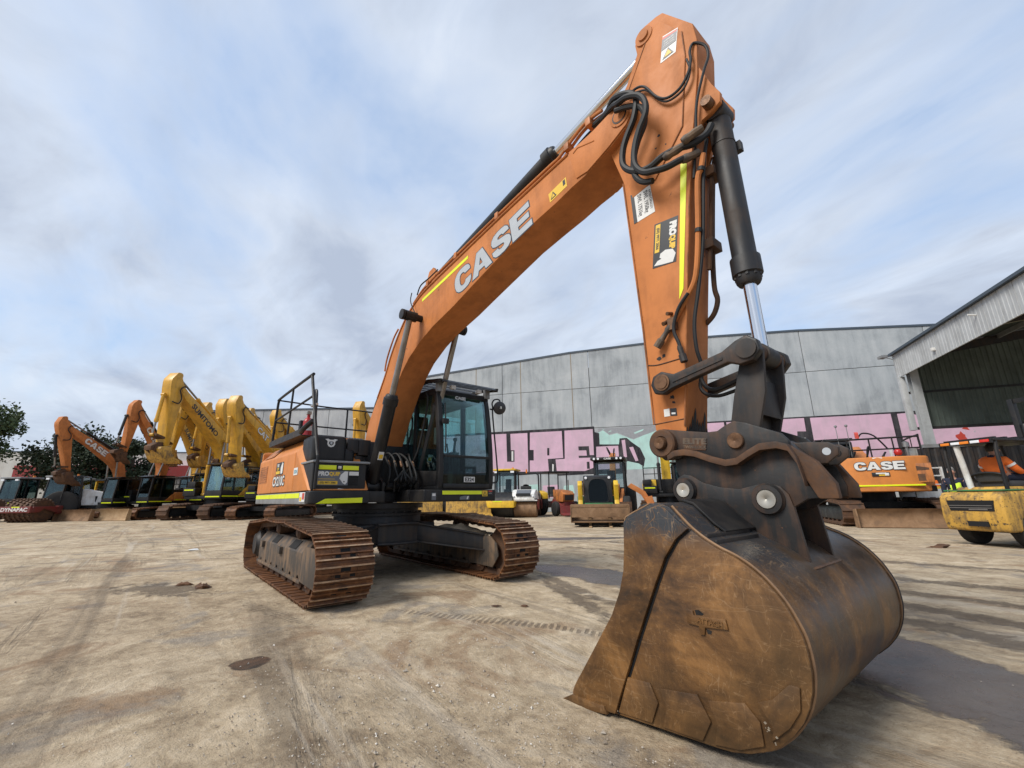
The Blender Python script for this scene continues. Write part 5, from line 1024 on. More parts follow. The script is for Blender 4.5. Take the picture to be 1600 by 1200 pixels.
# ---- trees
def leafmat(name,c0,c1):
    m,t,b=newmat(name); v=tvec(t); a=tnoise(t,v,.9,5,.6); i=tnoise(t,v,9,3,.6)
    t.links.new(tmix(t,tramp(t,tmath(t,'ADD',tmath(t,'MULTIPLY',a,.6),tmath(t,'MULTIPLY',i,.4)),(.38,0),(.62,1)),c0,c1),b.inputs['Base Color']); b.inputs['Roughness'].default_value=.7
leafmat('dark leaves',(.012,.022,.010),(.045,.065,.028)); leafmat('green leaves',(.025,.050,.018),(.085,.12,.04))
rusty('bark',[(.04,.03,.022),(.09,.065,.045)],6,.95,0,.6)
def tree(label,x,y,h,rad,seed,mat,trunk_h=.3,n=5200,leaf=.16,clumps=34):
    rr=random.Random(seed); t=thing('tree',label,'tree',(x,y,0))
    g=G(); top=Vector((rr.uniform(-.3,.3),rr.uniform(-.3,.3),h*.75)); g.tube([(0,0,-.1),(.05*h*.1,0,h*.25),(top.x,top.y,h*.72)],.035*h*.6,8)
    cs=[]
    for i in range(clumps):
        a=rr.uniform(0,6.28); u=rr.uniform(-1,1); r=rad*(rr.random()**.45)*.82
        c=Vector((r*math.cos(a)*math.sqrt(1-u*u),r*math.sin(a)*math.sqrt(1-u*u),h*(trunk_h+(1-trunk_h)*.5)+u*h*(1-trunk_h)*.42)); cs.append((c,rad*rr.uniform(.16,.34)))
        if i%3==0: g.tube([(top.x*.4,top.y*.4,h*rr.uniform(.25,.5)),tuple(c*.6+Vector((0,0,h*.18))),tuple(c)],.012*h*.5,5)
    g.obj('trunk','bark',t)
    vs=[];fs=[]
    for i in range(n):
        c,r=cs[rr.randrange(len(cs))]; d=Vector((rr.gauss(0,1),rr.gauss(0,1),rr.gauss(0,.8))); d=d.normalized()*r*(rr.random()**.4); p=c+d
        s=leaf*rr.uniform(.6,1.4); q=Matrix.Rotation(rr.uniform(0,6.28),3,Vector((rr.gauss(0,1),rr.gauss(0,1),rr.gauss(0,1))).normalized())
        k=len(vs); vs+=[p+q@Vector(w) for w in ((-s,-s*.45,0),(s*.2,-s*.6,s*.1),(s,.1*s,0),(-.1*s,s*.55,.1*s))]; fs.append((k,k+1,k+2,k+3))
    me=bpy.data.meshes.new('crown'); me.from_pydata(vs,[],fs); link('crown',me,mat,t)
tree('dark green tree cut off by the left edge of the yard',-60.6,-18.6,12.4,4.6,3,'green leaves',.30,13000,.17,60)
tree('low green bush below the tree at far left',-55.5,-17.2,3.2,1.8,5,'green leaves',.1,2500,.12,18)
tree('dark spreading tree behind the leftmost orange boom',-66,-10.2,9.6,5.6,8,'dark leaves',.12,14000,.19,52)
tree('dark tree between the two orange booms',-64,-5.6,8.6,4.4,12,'dark leaves',.10,11000,.18,44)
# ================================================================== OTHER MACHINES IN THE YARD
def rot2(p,c,a): x,z=p[0]-c[0],p[1]-c[1]; return (c[0]+x*math.cos(a)-z*math.sin(a),c[1]+x*math.sin(a)+z*math.cos(a))
def bg_track(root,cy,wd,mat='rusty track steel',M=None):
    ring=resample(track_path(),46); rings=[]
    for x,z,t in ring:
        nn=Vector((t.y,0,-t.x)); tt=Vector((t.x,0,t.y)); c=Vector((x,0,z))
        for dt,h in ((-.05,.012),(-.04,.052),(.0,.052),(.01,.012)):
            p=c+tt*dt
            rings.append([p+Vector((0,cy-wd/2,0))+nn*h,p+Vector((0,cy+wd/2,0))+nn*h,p+Vector((0,cy+wd/2,0))-nn*.05,p+Vector((0,cy-wd/2,0))-nn*.05])
    rings.append(rings[0]); G(M).loft(rings,caps=False).obj('track',mat,root,smooth=False)
def bg_cab(root,M,mat='black paint',glass='dark glass',x1=1.33,x0=-.45,ya=.30,yb=1.30,z0=1.05,zt=2.80):
    g=G(M); g.box(x0,x1-.02,ya,yb,z0,z0+.42); c=g.obj('cab',mat,root,bevel=.03)
    for y in (ya,yb-.08):
        for q in ([(x1-.10,z0+.4),(x1,z0+.4),(x1-.13,zt-.05),(x1-.23,zt-.05)],[(.46,z0+.4),(.54,z0+.4),(.52,zt-.05),(.44,zt-.05)],[(x0,z0+.4),(x0+.1,z0+.4),(x0+.14,zt-.05),(x0+.05,zt-.05)]):
            G(M).prism(q,y,y+.08).obj('pillar',mat,c)
    G(M).prism([(x1-.11,zt-.09),(x1-.16,zt),(x0+.1,zt),(x0,zt-.09)],ya,yb).obj('roof',mat,c,bevel=.03)
    G(M).prism([(x1-.03,z0+.42),(x1-.02,z0+.42),(x1-.15,zt-.09),(x1-.16,zt-.09)],ya+.08,yb-.08).obj('windscreen',glass,c)
    for y in (ya+.03,yb-.04):
        G(M).prism([(.54,z0+.42),(x1-.10,z0+.42),(x1-.22,zt-.09),(.52,zt-.09)],y,y+.008).obj('side_window',glass,c)
        G(M).prism([(x0+.1,z0+.42),(.46,z0+.42),(.44,zt-.09),(x0+.14,zt-.09)],y,y+.008).obj('side_window',glass,c)
    G(M).box(x0+.02,x0+.03,ya+.08,yb-.08,z0+.85,zt-.09).obj('rear_window',glass,c)
    g=G(M); g.box(-.1,.4,.58,1.02,z0+.35,z0+.62); g.prism([(-.12,z0+.6),(.02,z0+.6),(-.08,z0+1.3),(-.2,z0+1.3)],.6,1.0); g.obj('seat','seat fabric',c,bevel=.04)
    return c
def bg_text(s,h,M,mat,root,off=0,xs=1,name='lettering'): return text(name,s,h,M,mat,root,off,xs)
def bg_excavator(label,x,y,rz,sc,main,house,boom_el,arm_el,swing=0,word=None,wcol='letter grey',wedge=None,blade=None,group=None,bucket_a=-2.4,strips=True,rail=True,rear_word=None,bshape='dig',guard=True,bs=.66,bh=1.,bwd=1.52,name='excavator',trk='rusty track steel',glass='dark glass',z=0.):
    r=thing(name,label,'excavator',(x,y,z),rz,group,sc)
    for s in (-1,1):
        bg_track(r,s*1.19,.62,trk)
        g=G(); g.prism([(s*1.19+a,b) for a,b in ((-.16,.17),(-.16,.47),(-.07,.6),(.07,.6),(.16,.47),(.16,.17))],-1.85,1.8,'x'); g.obj('track_frame','black paint',r)
        G().turn((1.83,s*1.19-.09,.385),(1.83,s*1.19+.09,.385),[(0,.2),(0,.3),(.18,.3),(.18,.2)],18).obj('idler_wheel','dark rusty steel',r); G().turn((-1.88,s*1.19,.385),(-1.88,s*1.49,.385),[(-.1,.3),(.05,.3),(.06,.22),(.2,.18),(.21,0)],18).obj('sprocket','dark rusty steel',r)
        for i in range(6): G().cyl((-1.2+i*.5,s*1.19-.15,.17),(-1.2+i*.5,s*1.19+.15,.17),.10,n=10).obj('track_roller','dark rusty steel',r)
    g=G(); g.box(-.9,.9,-1.1,1.1,.46,.72); g.cyl((0,0,.6),(0,0,1.05),.66,n=24); g.obj('centre_frame','black paint',r)
    if blade:
        for s in (-1,1): G().prism([(1.0,.35),(1.0,.55),(2.43,.45),(2.43,.25)],s*.55-.09,s*.55+.09).obj('blade_arm','black paint',r)
        prof=[(2.60,.0),(2.62,.02),(2.50,.25),(2.48,.45),(2.52,.62),(2.60,.74),(2.56,.74),(2.44,.55),(2.42,.3),(2.5,.05)]
        prof=[(a,b*bh) for a,b in prof]; G().prism(prof,-bwd,bwd).obj('blade',blade,r)
        for s in (-1,1): G().prism([(2.42,.02),(2.72,.0),(2.70,.3*bh),(2.62,.74*bh),(2.42,.70*bh)],s*bwd-.02,s*bwd+.02).obj('blade_end',blade,r)
    M=Matrix.Rotation(swing,4,'Z')
    def H(n,g,mat,par=None,**k): return g.obj(n,mat,par or r,**k)
    H('upper_frame',G(M).box(-1.9,.9,-1.3,1.3,1.03,1.2),'black paint',bevel=.02)
    sr=rear_word is not None
    arc=[(-1.60,-1.345),(-1.85,-1.25),(-2.02,-1.0),(-2.12,-.5),(-2.14,0),(-2.12,.5),(-2.02,1.0),(-1.85,1.25),(-1.60,1.345)] if sr else [(-2.1,-1.345),(-2.32,-1.2),(-2.5,-.9),(-2.66,-.45),(-2.70,0),(-2.66,.45),(-2.5,.9),(-2.32,1.2),(-2.1,1.345)]
    cw=H('counterweight',G(M).prism(arc,1.03,2.02 if not sr else 2.10,'z'),house,bevel=.06,seg=3)
    xr=arc[0][0]
    H('engine_hood',G(M).box(xr,.25,-1.05,1.0,1.2,2.0),'black paint',bevel=.05)
    H('side_cover',G(M).prism([(-1.36,1.2),(-1.36,1.75),(-1.12,1.98),(-.6,1.98),(-.6,1.2)],xr+.02,.35,'x'),house,bevel=.03)
    lc=H('side_cover',G(M).prism([(xr+.02,1.2),(-.50,1.2),(-.50,1.80),(xr+.02,1.80)],1.0,1.36),house,bevel=.03)
    H('side_cover',G(M).prism([(-.49,1.2),(.15,1.2),(-.49,1.75)],1.02,1.35),house,bevel=.02)
    H('tool_box',G(M).box(.35,1.0,-1.34,-.6,1.2,1.62),'black paint',bevel=.03); H('fuel_tank',G(M).box(.05,.8,-1.34,-.85,1.62,1.97),'black paint',bevel=.06)
    cb=bg_cab(r,M,glass=glass)
    if guard: H('roof_guard',G(M).prism([(1.38,2.83),(1.0,2.92),(-.3,2.92),(-.3,2.87),(.98,2.87),(1.36,2.79)],.24,1.36),'black paint',cb)
    if strips:
        H('reflective_strip',G(M).box(-.40,1.25,1.302,1.31,1.14,1.20),'reflective yellow tape',cb); H('reflective_strip',G(M).box(1.312,1.32,.38,1.22,1.12,1.18),'reflective yellow tape',cb)
        H('reflective_strip',G(M).box(1.002,1.01,-1.25,-.7,1.48,1.54),'reflective yellow tape')
        if not sr: H('reflective_strip',G(M).box(xr+.1,-.55,1.362,1.368,1.25,1.31),'reflective yellow tape',lc)
    if rail:
        for yy in (-1.25,1.2):
            H('handrail',G(M).tube([(.2,yy,1.98),(.15,yy,2.7),(.05,yy,2.78),(-1.35,yy,2.78),(-1.45,yy,2.7),(-1.5,yy,1.98)],.030,6,True,3),'black paint'); H('handrail_bar',G(M).tube([(.18,yy,2.38),(-1.48,yy,2.38)],.016,6),'black paint'); H('handrail_bar',G(M).tube([(-.6,yy,2.78),(-.6,yy,1.98)],.016,6),'black paint')
        H('handrail_bar',G(M).tube([(-1.45,-1.25,2.74),(-1.45,1.2,2.74)],.030,6),'black paint'); H('handrail_bar',G(M).tube([(-1.48,-1.25,2.38),(-1.48,1.2,2.38)],.024,6),'black paint')
        for yy in (-.6,.0,.6): H('handrail_bar',G(M).tube([(-1.45,yy,2.74),(-1.48,yy,1.98)],.024,6),'black paint')
    # front gear in the boom plane
    bw,aw=(.31,.26) if main=='yellow paint' else (.24,.19)
    F=(0.,1.66); da=boom_el-math.atan2(4.373-1.66,5.2); Bm=[rot2(p,F,da) for p in BOOM]; nose=rot2((5.2,4.373),F,da)
    bm=H('boom',G(M).prism(Bm,-bw,bw),main,bevel=.012)
    ab=math.atan2(1.44-4.373,5.312-5.2); db=arm_el-ab
    def am(p): q=rot2(p,(5.2,4.373),db); return (q[0]-5.2+nose[0],q[1]-4.373+nose[1])
    ar=H('arm',G(M).prism([am(p) for p in ARM],-aw,aw),main,bevel=.01)
    mk=lambda:G(M)
    for yy in (-.40,.40): cyl3('boom_cylinder',(.62,1.27),rot2((1.61,3.63),F,da),.56,.09,.05,.105,yy,'black paint' if main!='yellow paint' else main,'dull rod',r,mkg=mk,n=12)
    cyl3('arm_cylinder',rot2((1.72,4.32),F,da),am((5.47,5.09)),.60,.085,.05,.11,0,'black paint' if main!='yellow paint' else main,'dull rod',r,mkg=mk,n=12)
    hl=am((5.95,1.965)); cyl3('bucket_cylinder',am((5.915,3.955)),hl,.70,.08,.045,.095,0,'black paint' if main!='yellow paint' else main,'dull rod',r,mkg=mk,n=12)
    tip=am((5.312,1.44)); idl=am((5.36,1.87))
    H('idler_link',G(M).loft([[(p[0],-.24,p[1]-.05),(p[0],.24,p[1]-.05),(p[0],.24,p[1]+.05),(p[0],-.24,p[1]+.05)] for p in (idl,hl)]),'dark rusty steel')
    # bucket turned about the arm tip
    if bshape:
        bp=[(-.18,.14),(.62,.12),(.72,-.02),(.66,-.30),(.50,-.75),(.22,-1.02),(-.15,-1.10),(-.55,-1.02),(-.90,-1.28),(-.78,-.98),(-.35,-.70),(-.20,-.35)] 
        bp=[rot2((p[0]*bs,p[1]*bs),(0,0),bucket_a+math.pi/2) for p in bp]; bp=[(a+tip[0],b+tip[1]) for a,b in bp]
        bk=H('bucket',G(M).prism(bp,-.60*bs-.05,.60*bs+.05),'dark rusty steel' if main!='yellow paint' else 'worn yellow paint',bevel=.02)
        for yy in (-.2,.2): H('bucket_ear',G(M).prism([(tip[0]+a,tip[1]+b) for a,b in [rot2(p,(0,0),bucket_a+math.pi/2) for p in ((-.12,-.1),(-.1,.12),(.5,.14),(.6,-.05),(.2,-.4))]],yy-.03,yy+.03),'dark rusty steel',bk)
        for k in range(5):
            e0=rot2((-.86*bs,-1.22*bs),(0,0),bucket_a+math.pi/2); e1=rot2((-1.06*bs,-1.36*bs),(0,0),bucket_a+math.pi/2); yy=(-.5+.25*k)*bs
            H('bucket_tooth',G(M).cyl((tip[0]+e0[0],yy,tip[1]+e0[1]),(tip[0]+e1[0],yy,tip[1]+e1[1]),.05,.02,6),'dark rusty steel',bk)
        H('quick_hitch',G(M).prism([(tip[0]+a,tip[1]+b) for a,b in [rot2(p,(0,0),bucket_a+math.pi/2) for p in ((-.15,.22),(.3,.30),(.7,.15),(.72,-.05),(-.1,-.08))]],-.19,.19),'dark rusty steel',bevel=.02)
    # hoses
    for yy in (-bw-.04,bw+.04): H('hydraulic_hose',G(M).tube([(a,yy,b) for a,b in [am(p) for p in ((5.0,4.5),(5.25,4.55),(5.42,4.3),(5.26,3.95),(5.35,3.65),(5.7,3.65))]],.03,6),'hose rubber')
    H('pin_cap',G(M).cyl((nose[0],-bw-.03,nose[1]),(nose[0],bw+.03,nose[1]),.09,n=16),main,bm)
    if word:
        a=da+.19; c=math.cos(a); s=math.sin(a)
        for sg,wy in ((1,bw+.0015),(-1,-bw-.0015)):
            base=rot2((3.27,3.76),F,da)
            X1=Vector((-c,0,-s)) if sg>0 else Vector((c,0,s)); Y1=Vector((-s,0,c))
            hh=word[1]
            if word[0]=='CASE':
                case_word('lettering_edge',hh*.9,M@frame((base[0],wy,base[1]),X1,Y1),wedge,bm,.02,1.1); case_word('lettering',hh*.9,M@frame((base[0],wy+sg*.003,base[1]),X1,Y1),wcol,bm,0,1.1); continue
            if wedge: text('lettering_edge',word[0],hh,M@frame((base[0],wy,base[1]),X1,Y1),wedge,bm,.03,word[2])
            text('lettering',word[0],hh,M@frame((base[0],wy+sg*.003,base[1]),X1,Y1),wcol,bm,.012,word[2])
    return r,M,cw,bm,ar
PI=math.pi
# --- left row: two orange excavators, long-boom yellow ones, more yellow ones behind the big machine
SG='excavators parked in a row on the left'; WH=('SUMITOMO',.26,1.15)
bg_excavator('orange excavator at the left end of the row with its boom held lowest',-34.66,-4.82,R(-50),.96,'orange paint','orange body paint',R(47.2),R(-98.9),0,('CASE',.42,1.25),'sticker white','letter edge','rusty blade steel',SG,-1.7)
bg_excavator('orange excavator in the left row with steep boom beside the tall yellow booms',-33.17,-2.97,R(-50),.985,'orange paint','orange body paint',R(69.6),R(-80),0,('CASE',.42,1.25),'sticker white','letter edge','tan blade steel',SG,-1.5,bs=.45)
bg_excavator('tallest yellow excavator in the left row, black lettering along its raised boom',-29.0,.57,R(-48),1.22,'yellow paint','yellow paint',R(53),R(-83.6),0,WH,'sticker black',None,None,SG,-1.75,trk='dark rusty steel',glass='cab glass')
bg_excavator('yellow excavator right behind the tallest one, its lettered boom showing lower',-33.52,-.11,R(-46),1.07,'yellow paint','yellow paint',R(66),R(-76),0,WH,'sticker black',None,'tan blade steel',SG,-1.75,rail=False,trk='dark rusty steel',glass='cab glass')
bg_excavator('yellow excavator two places behind the tallest one, mostly hidden but for its lettered boom',-37.94,-.66,R(-50),1.06,'yellow paint','yellow paint',R(71),R(-79),0,WH,'sticker black',None,None,SG,-1.75,rail=False)
bg_excavator('yellow excavator deep in the row, plain boom filling the gap beside the tallest boom',-33.4,1.6,R(-48),1.06,'yellow paint','yellow paint',R(62),R(-84),0,None,'sticker black',None,None,SG,-1.75,rail=False)
bg_excavator('yellow excavator at the back, arm top just right of the short white-lettered boom',-34.07,5.6,R(-55),1.13,'yellow paint','yellow paint',R(53.5),R(-94.5),0,None,'sticker white',None,None,SG,-1.75,rail=False)
bg_excavator('yellow excavator nearest the big orange engine cover, short white lettering on its boom',-25.46,3.34,R(-45),1.05,'yellow paint','yellow paint',R(46.7),R(-93.7),0,('CAT',.32,1.2),'sticker white','sticker black',None,SG,-1.8)
bg_excavator('yellow excavator behind the white-lettered boom, its arm top a pale block against the sky',-32.05,3.38,R(-46),1.15,'yellow paint','yellow paint',R(51.5),R(-95.6),0,None,'sticker white',None,None,SG,-1.75,rail=False)
bg_excavator('yellow excavator whose raised arm shows between the handrails of the big orange machine',-30.79,6.6,R(-56),1.05,'yellow paint','yellow paint',R(55.5),R(-96.3),0,None,'sticker white',None,None,SG,-1.75,rail=False)
bg_excavator('yellow excavator whose raised arm shows just left of the big orange boom foot',-22.9,9.82,R(-56),1.0,'yellow paint','yellow paint',R(55.5),R(-89),0,None,'sticker white',None,None,SG,-1.75,rail=False)
# --- yellow excavator in front of the mural, facing the yard
bg_excavator('yellow excavator with tan dozer blade parked facing the yard before the mural',-7.3,19.9,R(-55),1.0,'bright yellow paint','bright yellow paint',R(60),R(-66),0,None,'sticker white',None,'tan blade steel',None,-1.6,bshape=None)
# --- short-tailed orange excavator on the right, seen from behind
def right_excavator():
    r,M,cw,bm,ar=bg_excavator('orange short-tailed excavator seen from behind with black handrails and dozer blade',2.25,18.3,R(-60),1.08,'orange paint','orange body paint',R(-7),R(-70),R(172),None,'sticker white',None,'rusty blade steel',None,-1.8,rear_word='CASE',bh=.74,bwd=1.28,strips=False,trk='dark rusty steel')
    fx=lambda yy,zz,xx=-2.148:M@frame((xx,yy,zz),(0,-1,0),(0,0,1))
    case_word('lettering_edge',.25,fx(.0,1.70),'letter edge',cw,.014,1.2); case_word('lettering',.25,fx(.0,1.70,-2.152),'sticker white',cw,0,1.2)
    def rq(n,y0,y1,z0,z1,mat,x=-2.145,th=.01): G(M).box(x-th,x+.1,y0,y1,z0,z1).obj(n,mat,cw,bevel=.003)
    rq('reflective_strip',-1.0,.75,1.20,1.245,'reflective yellow tape',-2.135)
    rq('sticker',-.22,.22,1.50,1.62,'sticker black',-2.148); rq('sticker_print',-.20,.05,1.515,1.555,'sticker yellow',-2.152); rq('sticker_print',-.14,.12,1.57,1.61,'sticker white',-2.152); rq('sticker_print',-.20,-.10,1.52,1.60,'sticker white',-2.153)
    rq('sticker',-.12,.12,2.02,2.08,'sticker white',-2.125)
    for yy in (-.98,.98):
        s=1 if yy>0 else -1
        Q=M@frame((-2.055,yy,1.30),(s*.34,-1,0),(0,0,1))
        g=G(Q); g.box(-.26,.26,0,.56,-.02,.012); v=g.obj('vent','dirty orange paint',cw,bevel=.01)
        g=G(Q); g.prism([(-.22,.04),(.08,.04),(.08,.24),(-.22,.26)],.0125,.016,'z'); g.obj('vent_mesh','dark rusty steel',v); g=G(Q); g.prism([(-.22,.34),(.2,.36),(.2,.42),(-.22,.52)],.0125,.016,'z'); g.obj('vent_mesh','dark rusty steel',v)
    text('lettering','CX145C',.085,M@frame((-1.985,1.02,1.10),(.34,-1,0),(0,0,1)),'sticker white',cw,.006,1.0)
    g=G(M); g.ball((-1.75,-.62,2.24),.11); g.obj('red_ball','red enamel',r); g=G(M); g.turn((-1.5,-.9,2.1),(-1.5,-.9,2.6),[(0,.05),(.3,.05),(.31,.10),(.45,.09),(.5,.02)],12); g.obj('exhaust_cap','dull rod',r)
    for y0,h_ in ((.5,2.35),(.1,2.5),(-.3,2.3)): G(M).tube([(-1.2,y0,2.0),(-1.2,y0-.06,h_-.1),(-1.0,y0-.15,h_),(-.5,y0-.1,2.1),(-.3,y0-.1,1.9)],.03,6).obj('hydraulic_hose','hose rubber',r)
    G(M).tube([(-1.3,.25,2.78),(-1.28,.1,2.95),(-1.25,-.2,2.85),(-1.2,-.5,2.4)],.025,6).obj('hydraulic_hose','hose rubber',r)
    G(M).prism([(-1.38,2.78),(-1.30,2.82),(-1.30,3.0),(-1.38,2.95)],.22,.32).obj('warning_flag','sticker red',r)
    for yy in (.75,.45): G(M).cyl((-1.0,yy,2.0),(-1.0,yy,3.25),.012,n=6).ball((-1.0,yy,3.28),.05,8,5).obj('beacon_pole','grey paint',r)
    G(M).box(-1.3,-1.0,-1.2,-.95,2.0,2.4).obj('air_filter','bright pin steel',r,bevel=.04)
right_excavator()
# ------------------------------------------------------------------ wheels, rollers, loaders
def wheel(root,x,y,z,r,w,rim='yellow paint',name='wheel'):
    n=28; rings=[]
    prof=[(-.5,.60),(-.5,.86),(-.44,.96),(-.3,1.0),(.3,1.0),(.44,.96),(.5,.86),(.5,.60)]
    t=G().turn((x,y-w/2,z),(x,y+w/2,z),[((p+.5)*w,r*q) for p,q in prof],n).obj(name,'tyre rubber',root)
    for s in (-1,1): G().turn((x,y+s*w*.30,z),(x,y+s*w*.52,z),[(0,r*.62),(w*.12,r*.60),(w*.13,r*.45),(w*.06,r*.30),(w*.10,r*.12),(w*.11,0)],18).obj('rim',rim,t)
    return t
def face(x,y,tx=7.04,ty=-2.85,off=0): return math.atan2(ty-y,tx-x)+off
def drum(root,x,z,r,w,mat='dark rusty steel'):
    d=G().turn((x,-w/2,z),(x,w/2,z),[(0,r*.3),(0,r*.93),(.02,r),(w-.02,r),(w,r*.93),(w,r*.3)],40).obj('drum',mat,root); return d
def roller(label,x,y,rz,col,sc=1,pads=False,name='road_roller',cabm='black paint',word=None,group=None,drum_mat='black paint',roofm=None,z=0,gl='dark glass'):
    r=thing(name,label,'roller',(x,y,z),rz,group,sc)
    drum(r,1.45,.72,.72,1.95,drum_mat)
    if pads:
        g=G(); rings=[]
        for i in range(22):
            for j in range(6):
                a=2*PI*(i+.5*(j%2))/22; c=Vector((1.45+.70*math.cos(a),-.85+.34*j,.72+.70*math.sin(a))); Q=Matrix.Rotation(-a,3,'Y');
                g.obox(c+Q@Vector((.04,0,0)),(.12,.14,.12),Q)
        g.obj('drum_pads',drum_mat,r,smooth=False)['kind']='stuff'
    for s in (-1,1): G().prism([(.35,.55),(.45,.95),(1.2,1.0),(2.15,.98),(2.3,.80),(2.3,.62),(1.8,.62),(1.5,.85),(.8,.6)],s*1.06-.05,s*1.06+.05).obj('drum_frame',col,r,bevel=.015)
    fb=G().box(2.2,2.34,-1.1,1.1,.60,1.0).obj('front_beam',col,r,bevel=.02); G().box(.3,.62,-1.05,1.05,.5,1.02).obj('rear_beam',col,r,bevel=.02)
    G().box(-.3,.4,-.45,.45,.5,.95).obj('articulation','black paint',r,bevel=.03)
    G().prism([(-.2,.75),(-.2,1.2),(-1.0,1.25),(-2.6,1.45),(-2.75,1.35),(-2.75,.7)],-.72,.72).obj('engine_hood',col,r,bevel=.06)
    for s in (-1,1): wheel(r,-1.55,s*.80,.72,.72,.5,col)
    M=Matrix.Translation((-.75,-.80,0)); cb=bg_cab(r,M,cabm,glass=gl,x1=1.05,x0=-.35,ya=.10,yb=1.50,z0=1.12,zt=2.95)
    G().box(-1.25,.35,-.78,.78,2.93,3.05).obj('cab_roof',roofm or col,cb,bevel=.04); G().cyl((-.9,.3,3.05),(-.9,.3,3.2),.07,n=10).obj('beacon','amber lens',cb)
    for s in (-1,1): G().box(.28,.36,s*.55-.12,s*.55+.12,2.78,2.9).obj('work_lamp','lamp lens',cb)
    if word: text('lettering',word,.22,frame((2.343,0,.70),(0,1,0),(0,0,1)),'sticker white',fb,.01,1.25)
    G().box(2.342,2.35,-.2,.35,.93,.99).obj('reflective_strip','reflective yellow tape',fb); G().box(.36,.37,-.6,.5,1.2,1.26).obj('reflective_strip','reflective yellow tape',r)
    return r
roller('yellow single drum roller with glazed cab beside the big orange machine',-14.6,13.9,face(-14.6,13.9,off=-.25),'bright yellow paint',.92,drum_mat='black paint',gl='clear glass')
roller('red single drum roller with lettered front beam at the left edge of the yard',-34.9,-7.9,R(-42),'red paint',.95,True,word='DYNAPAC',drum_mat='dark rusty steel',group='rollers parked at the left edge',roofm='grey paint')
roller('dark cabbed roller half hidden behind the red lettered roller',-38.3,-10.5,R(-42),'red paint',.95,True,drum_mat='dark rusty steel',group='rollers parked at the left edge',roofm='grey paint')
roller('dark cabbed roller squeezed between the red roller and the white bonnet',-38.2,-7.8,R(-42),'black paint',.95,False,drum_mat='dark rusty steel',group='rollers parked at the left edge',roofm='grey paint')
def tandem():
    x,y=-13.4,14.55; r=thing('tandem_roller','white and red tandem roller with black roll bar before the mural','roller',(x,y,0),face(x,y,off=-.12))
    for xx in (1.0,-1.05): drum(r,xx,.44,.44,1.45,'rusty blade steel' if xx>0 else 'dark rusty steel')
    for xx in (1.0,-1.05):
        for s in (-1,1): G().prism([(xx-.25,.42),(xx+.25,.42),(xx+.42,.8),(xx+.40,1.0),(xx-.4,1.0),(xx-.42,.8)],s*.80-.04,s*.80+.04).obj('drum_yoke','red paint',r,bevel=.01)
    h=G().loft([[(xx,-wy,.92),(xx,wy,.92),(xx,wy*.86,zt),(xx,-wy*.86,zt)] for xx,wy,zt in ((.35,.80,1.55),(1.05,.78,1.50),(1.45,.72,1.30),(1.52,.68,1.0))]).obj('bonnet','white paint',r,bevel=.06,seg=3)
    G().add([(1.08,-.42,1.515),(1.08,.42,1.515),(1.46,.40,1.325),(1.46,-.40,1.325),(1.08,-.42,1.50),(1.08,.42,1.5),(1.46,.4,1.3),(1.46,-.4,1.3)],[(0,1,2,3),(4,5,6,7)]).obj('bonnet_grille','sticker grey',h)
    g=G().box(1.522,1.54,-.42,.42,1.16,1.30); g.obj('radiator_grille','sticker black',h)
    for s in (-1,1): G().ball((1.50,s*.55,1.15),.06,8,6).obj('headlight','lamp lens',h)
    for i,z in enumerate((.90,.98)): G().box(1.40,1.50,-.78,.78,z,z+.05).obj('water_bar','sticker black' if i else 'white paint',r)
    G().box(-.6,.3,-.70,.70,.85,1.15).obj('platform','black paint',r,bevel=.03)
    s=G().box(-.45,.0,-.25,.25,1.15,1.28).prism([(-.5,1.25),(-.4,1.25),(-.5,1.75),(-.6,1.75)],-.25,.25).obj('seat','seat fabric',r,bevel=.03)
    G().cyl((.25,0,1.3),(.12,0,1.75),.03,n=8).turn((.12,0,1.74),(.09,0,1.80),[(0,.17),(.02,.19),(.04,.17)],16).obj('steering_wheel','hose rubber',r); G().box(.15,.40,-.3,.3,1.4,1.75).obj('console','black paint',r,bevel=.05)
    G().tube([(-.25,-.72,.95),(-.25,-.72,2.30),(-.25,-.62,2.47),(-.25,-.5,2.5),(-.25,.5,2.5),(-.25,.62,2.47),(-.25,.72,2.30),(-.25,.72,.95)],.045,8,True,4).obj('roll_bar','black paint',r)
    G().cyl((-.25,0,2.52),(-.25,0,2.75),.05,n=10).obj('beacon','amber lens',r)
    G().prism([(-.5,.9),(-.5,1.45),(-1.5,1.35),(-1.6,1.0)],-.72,.72).obj('rear_bonnet','white paint',r,bevel=.05)
tandem()
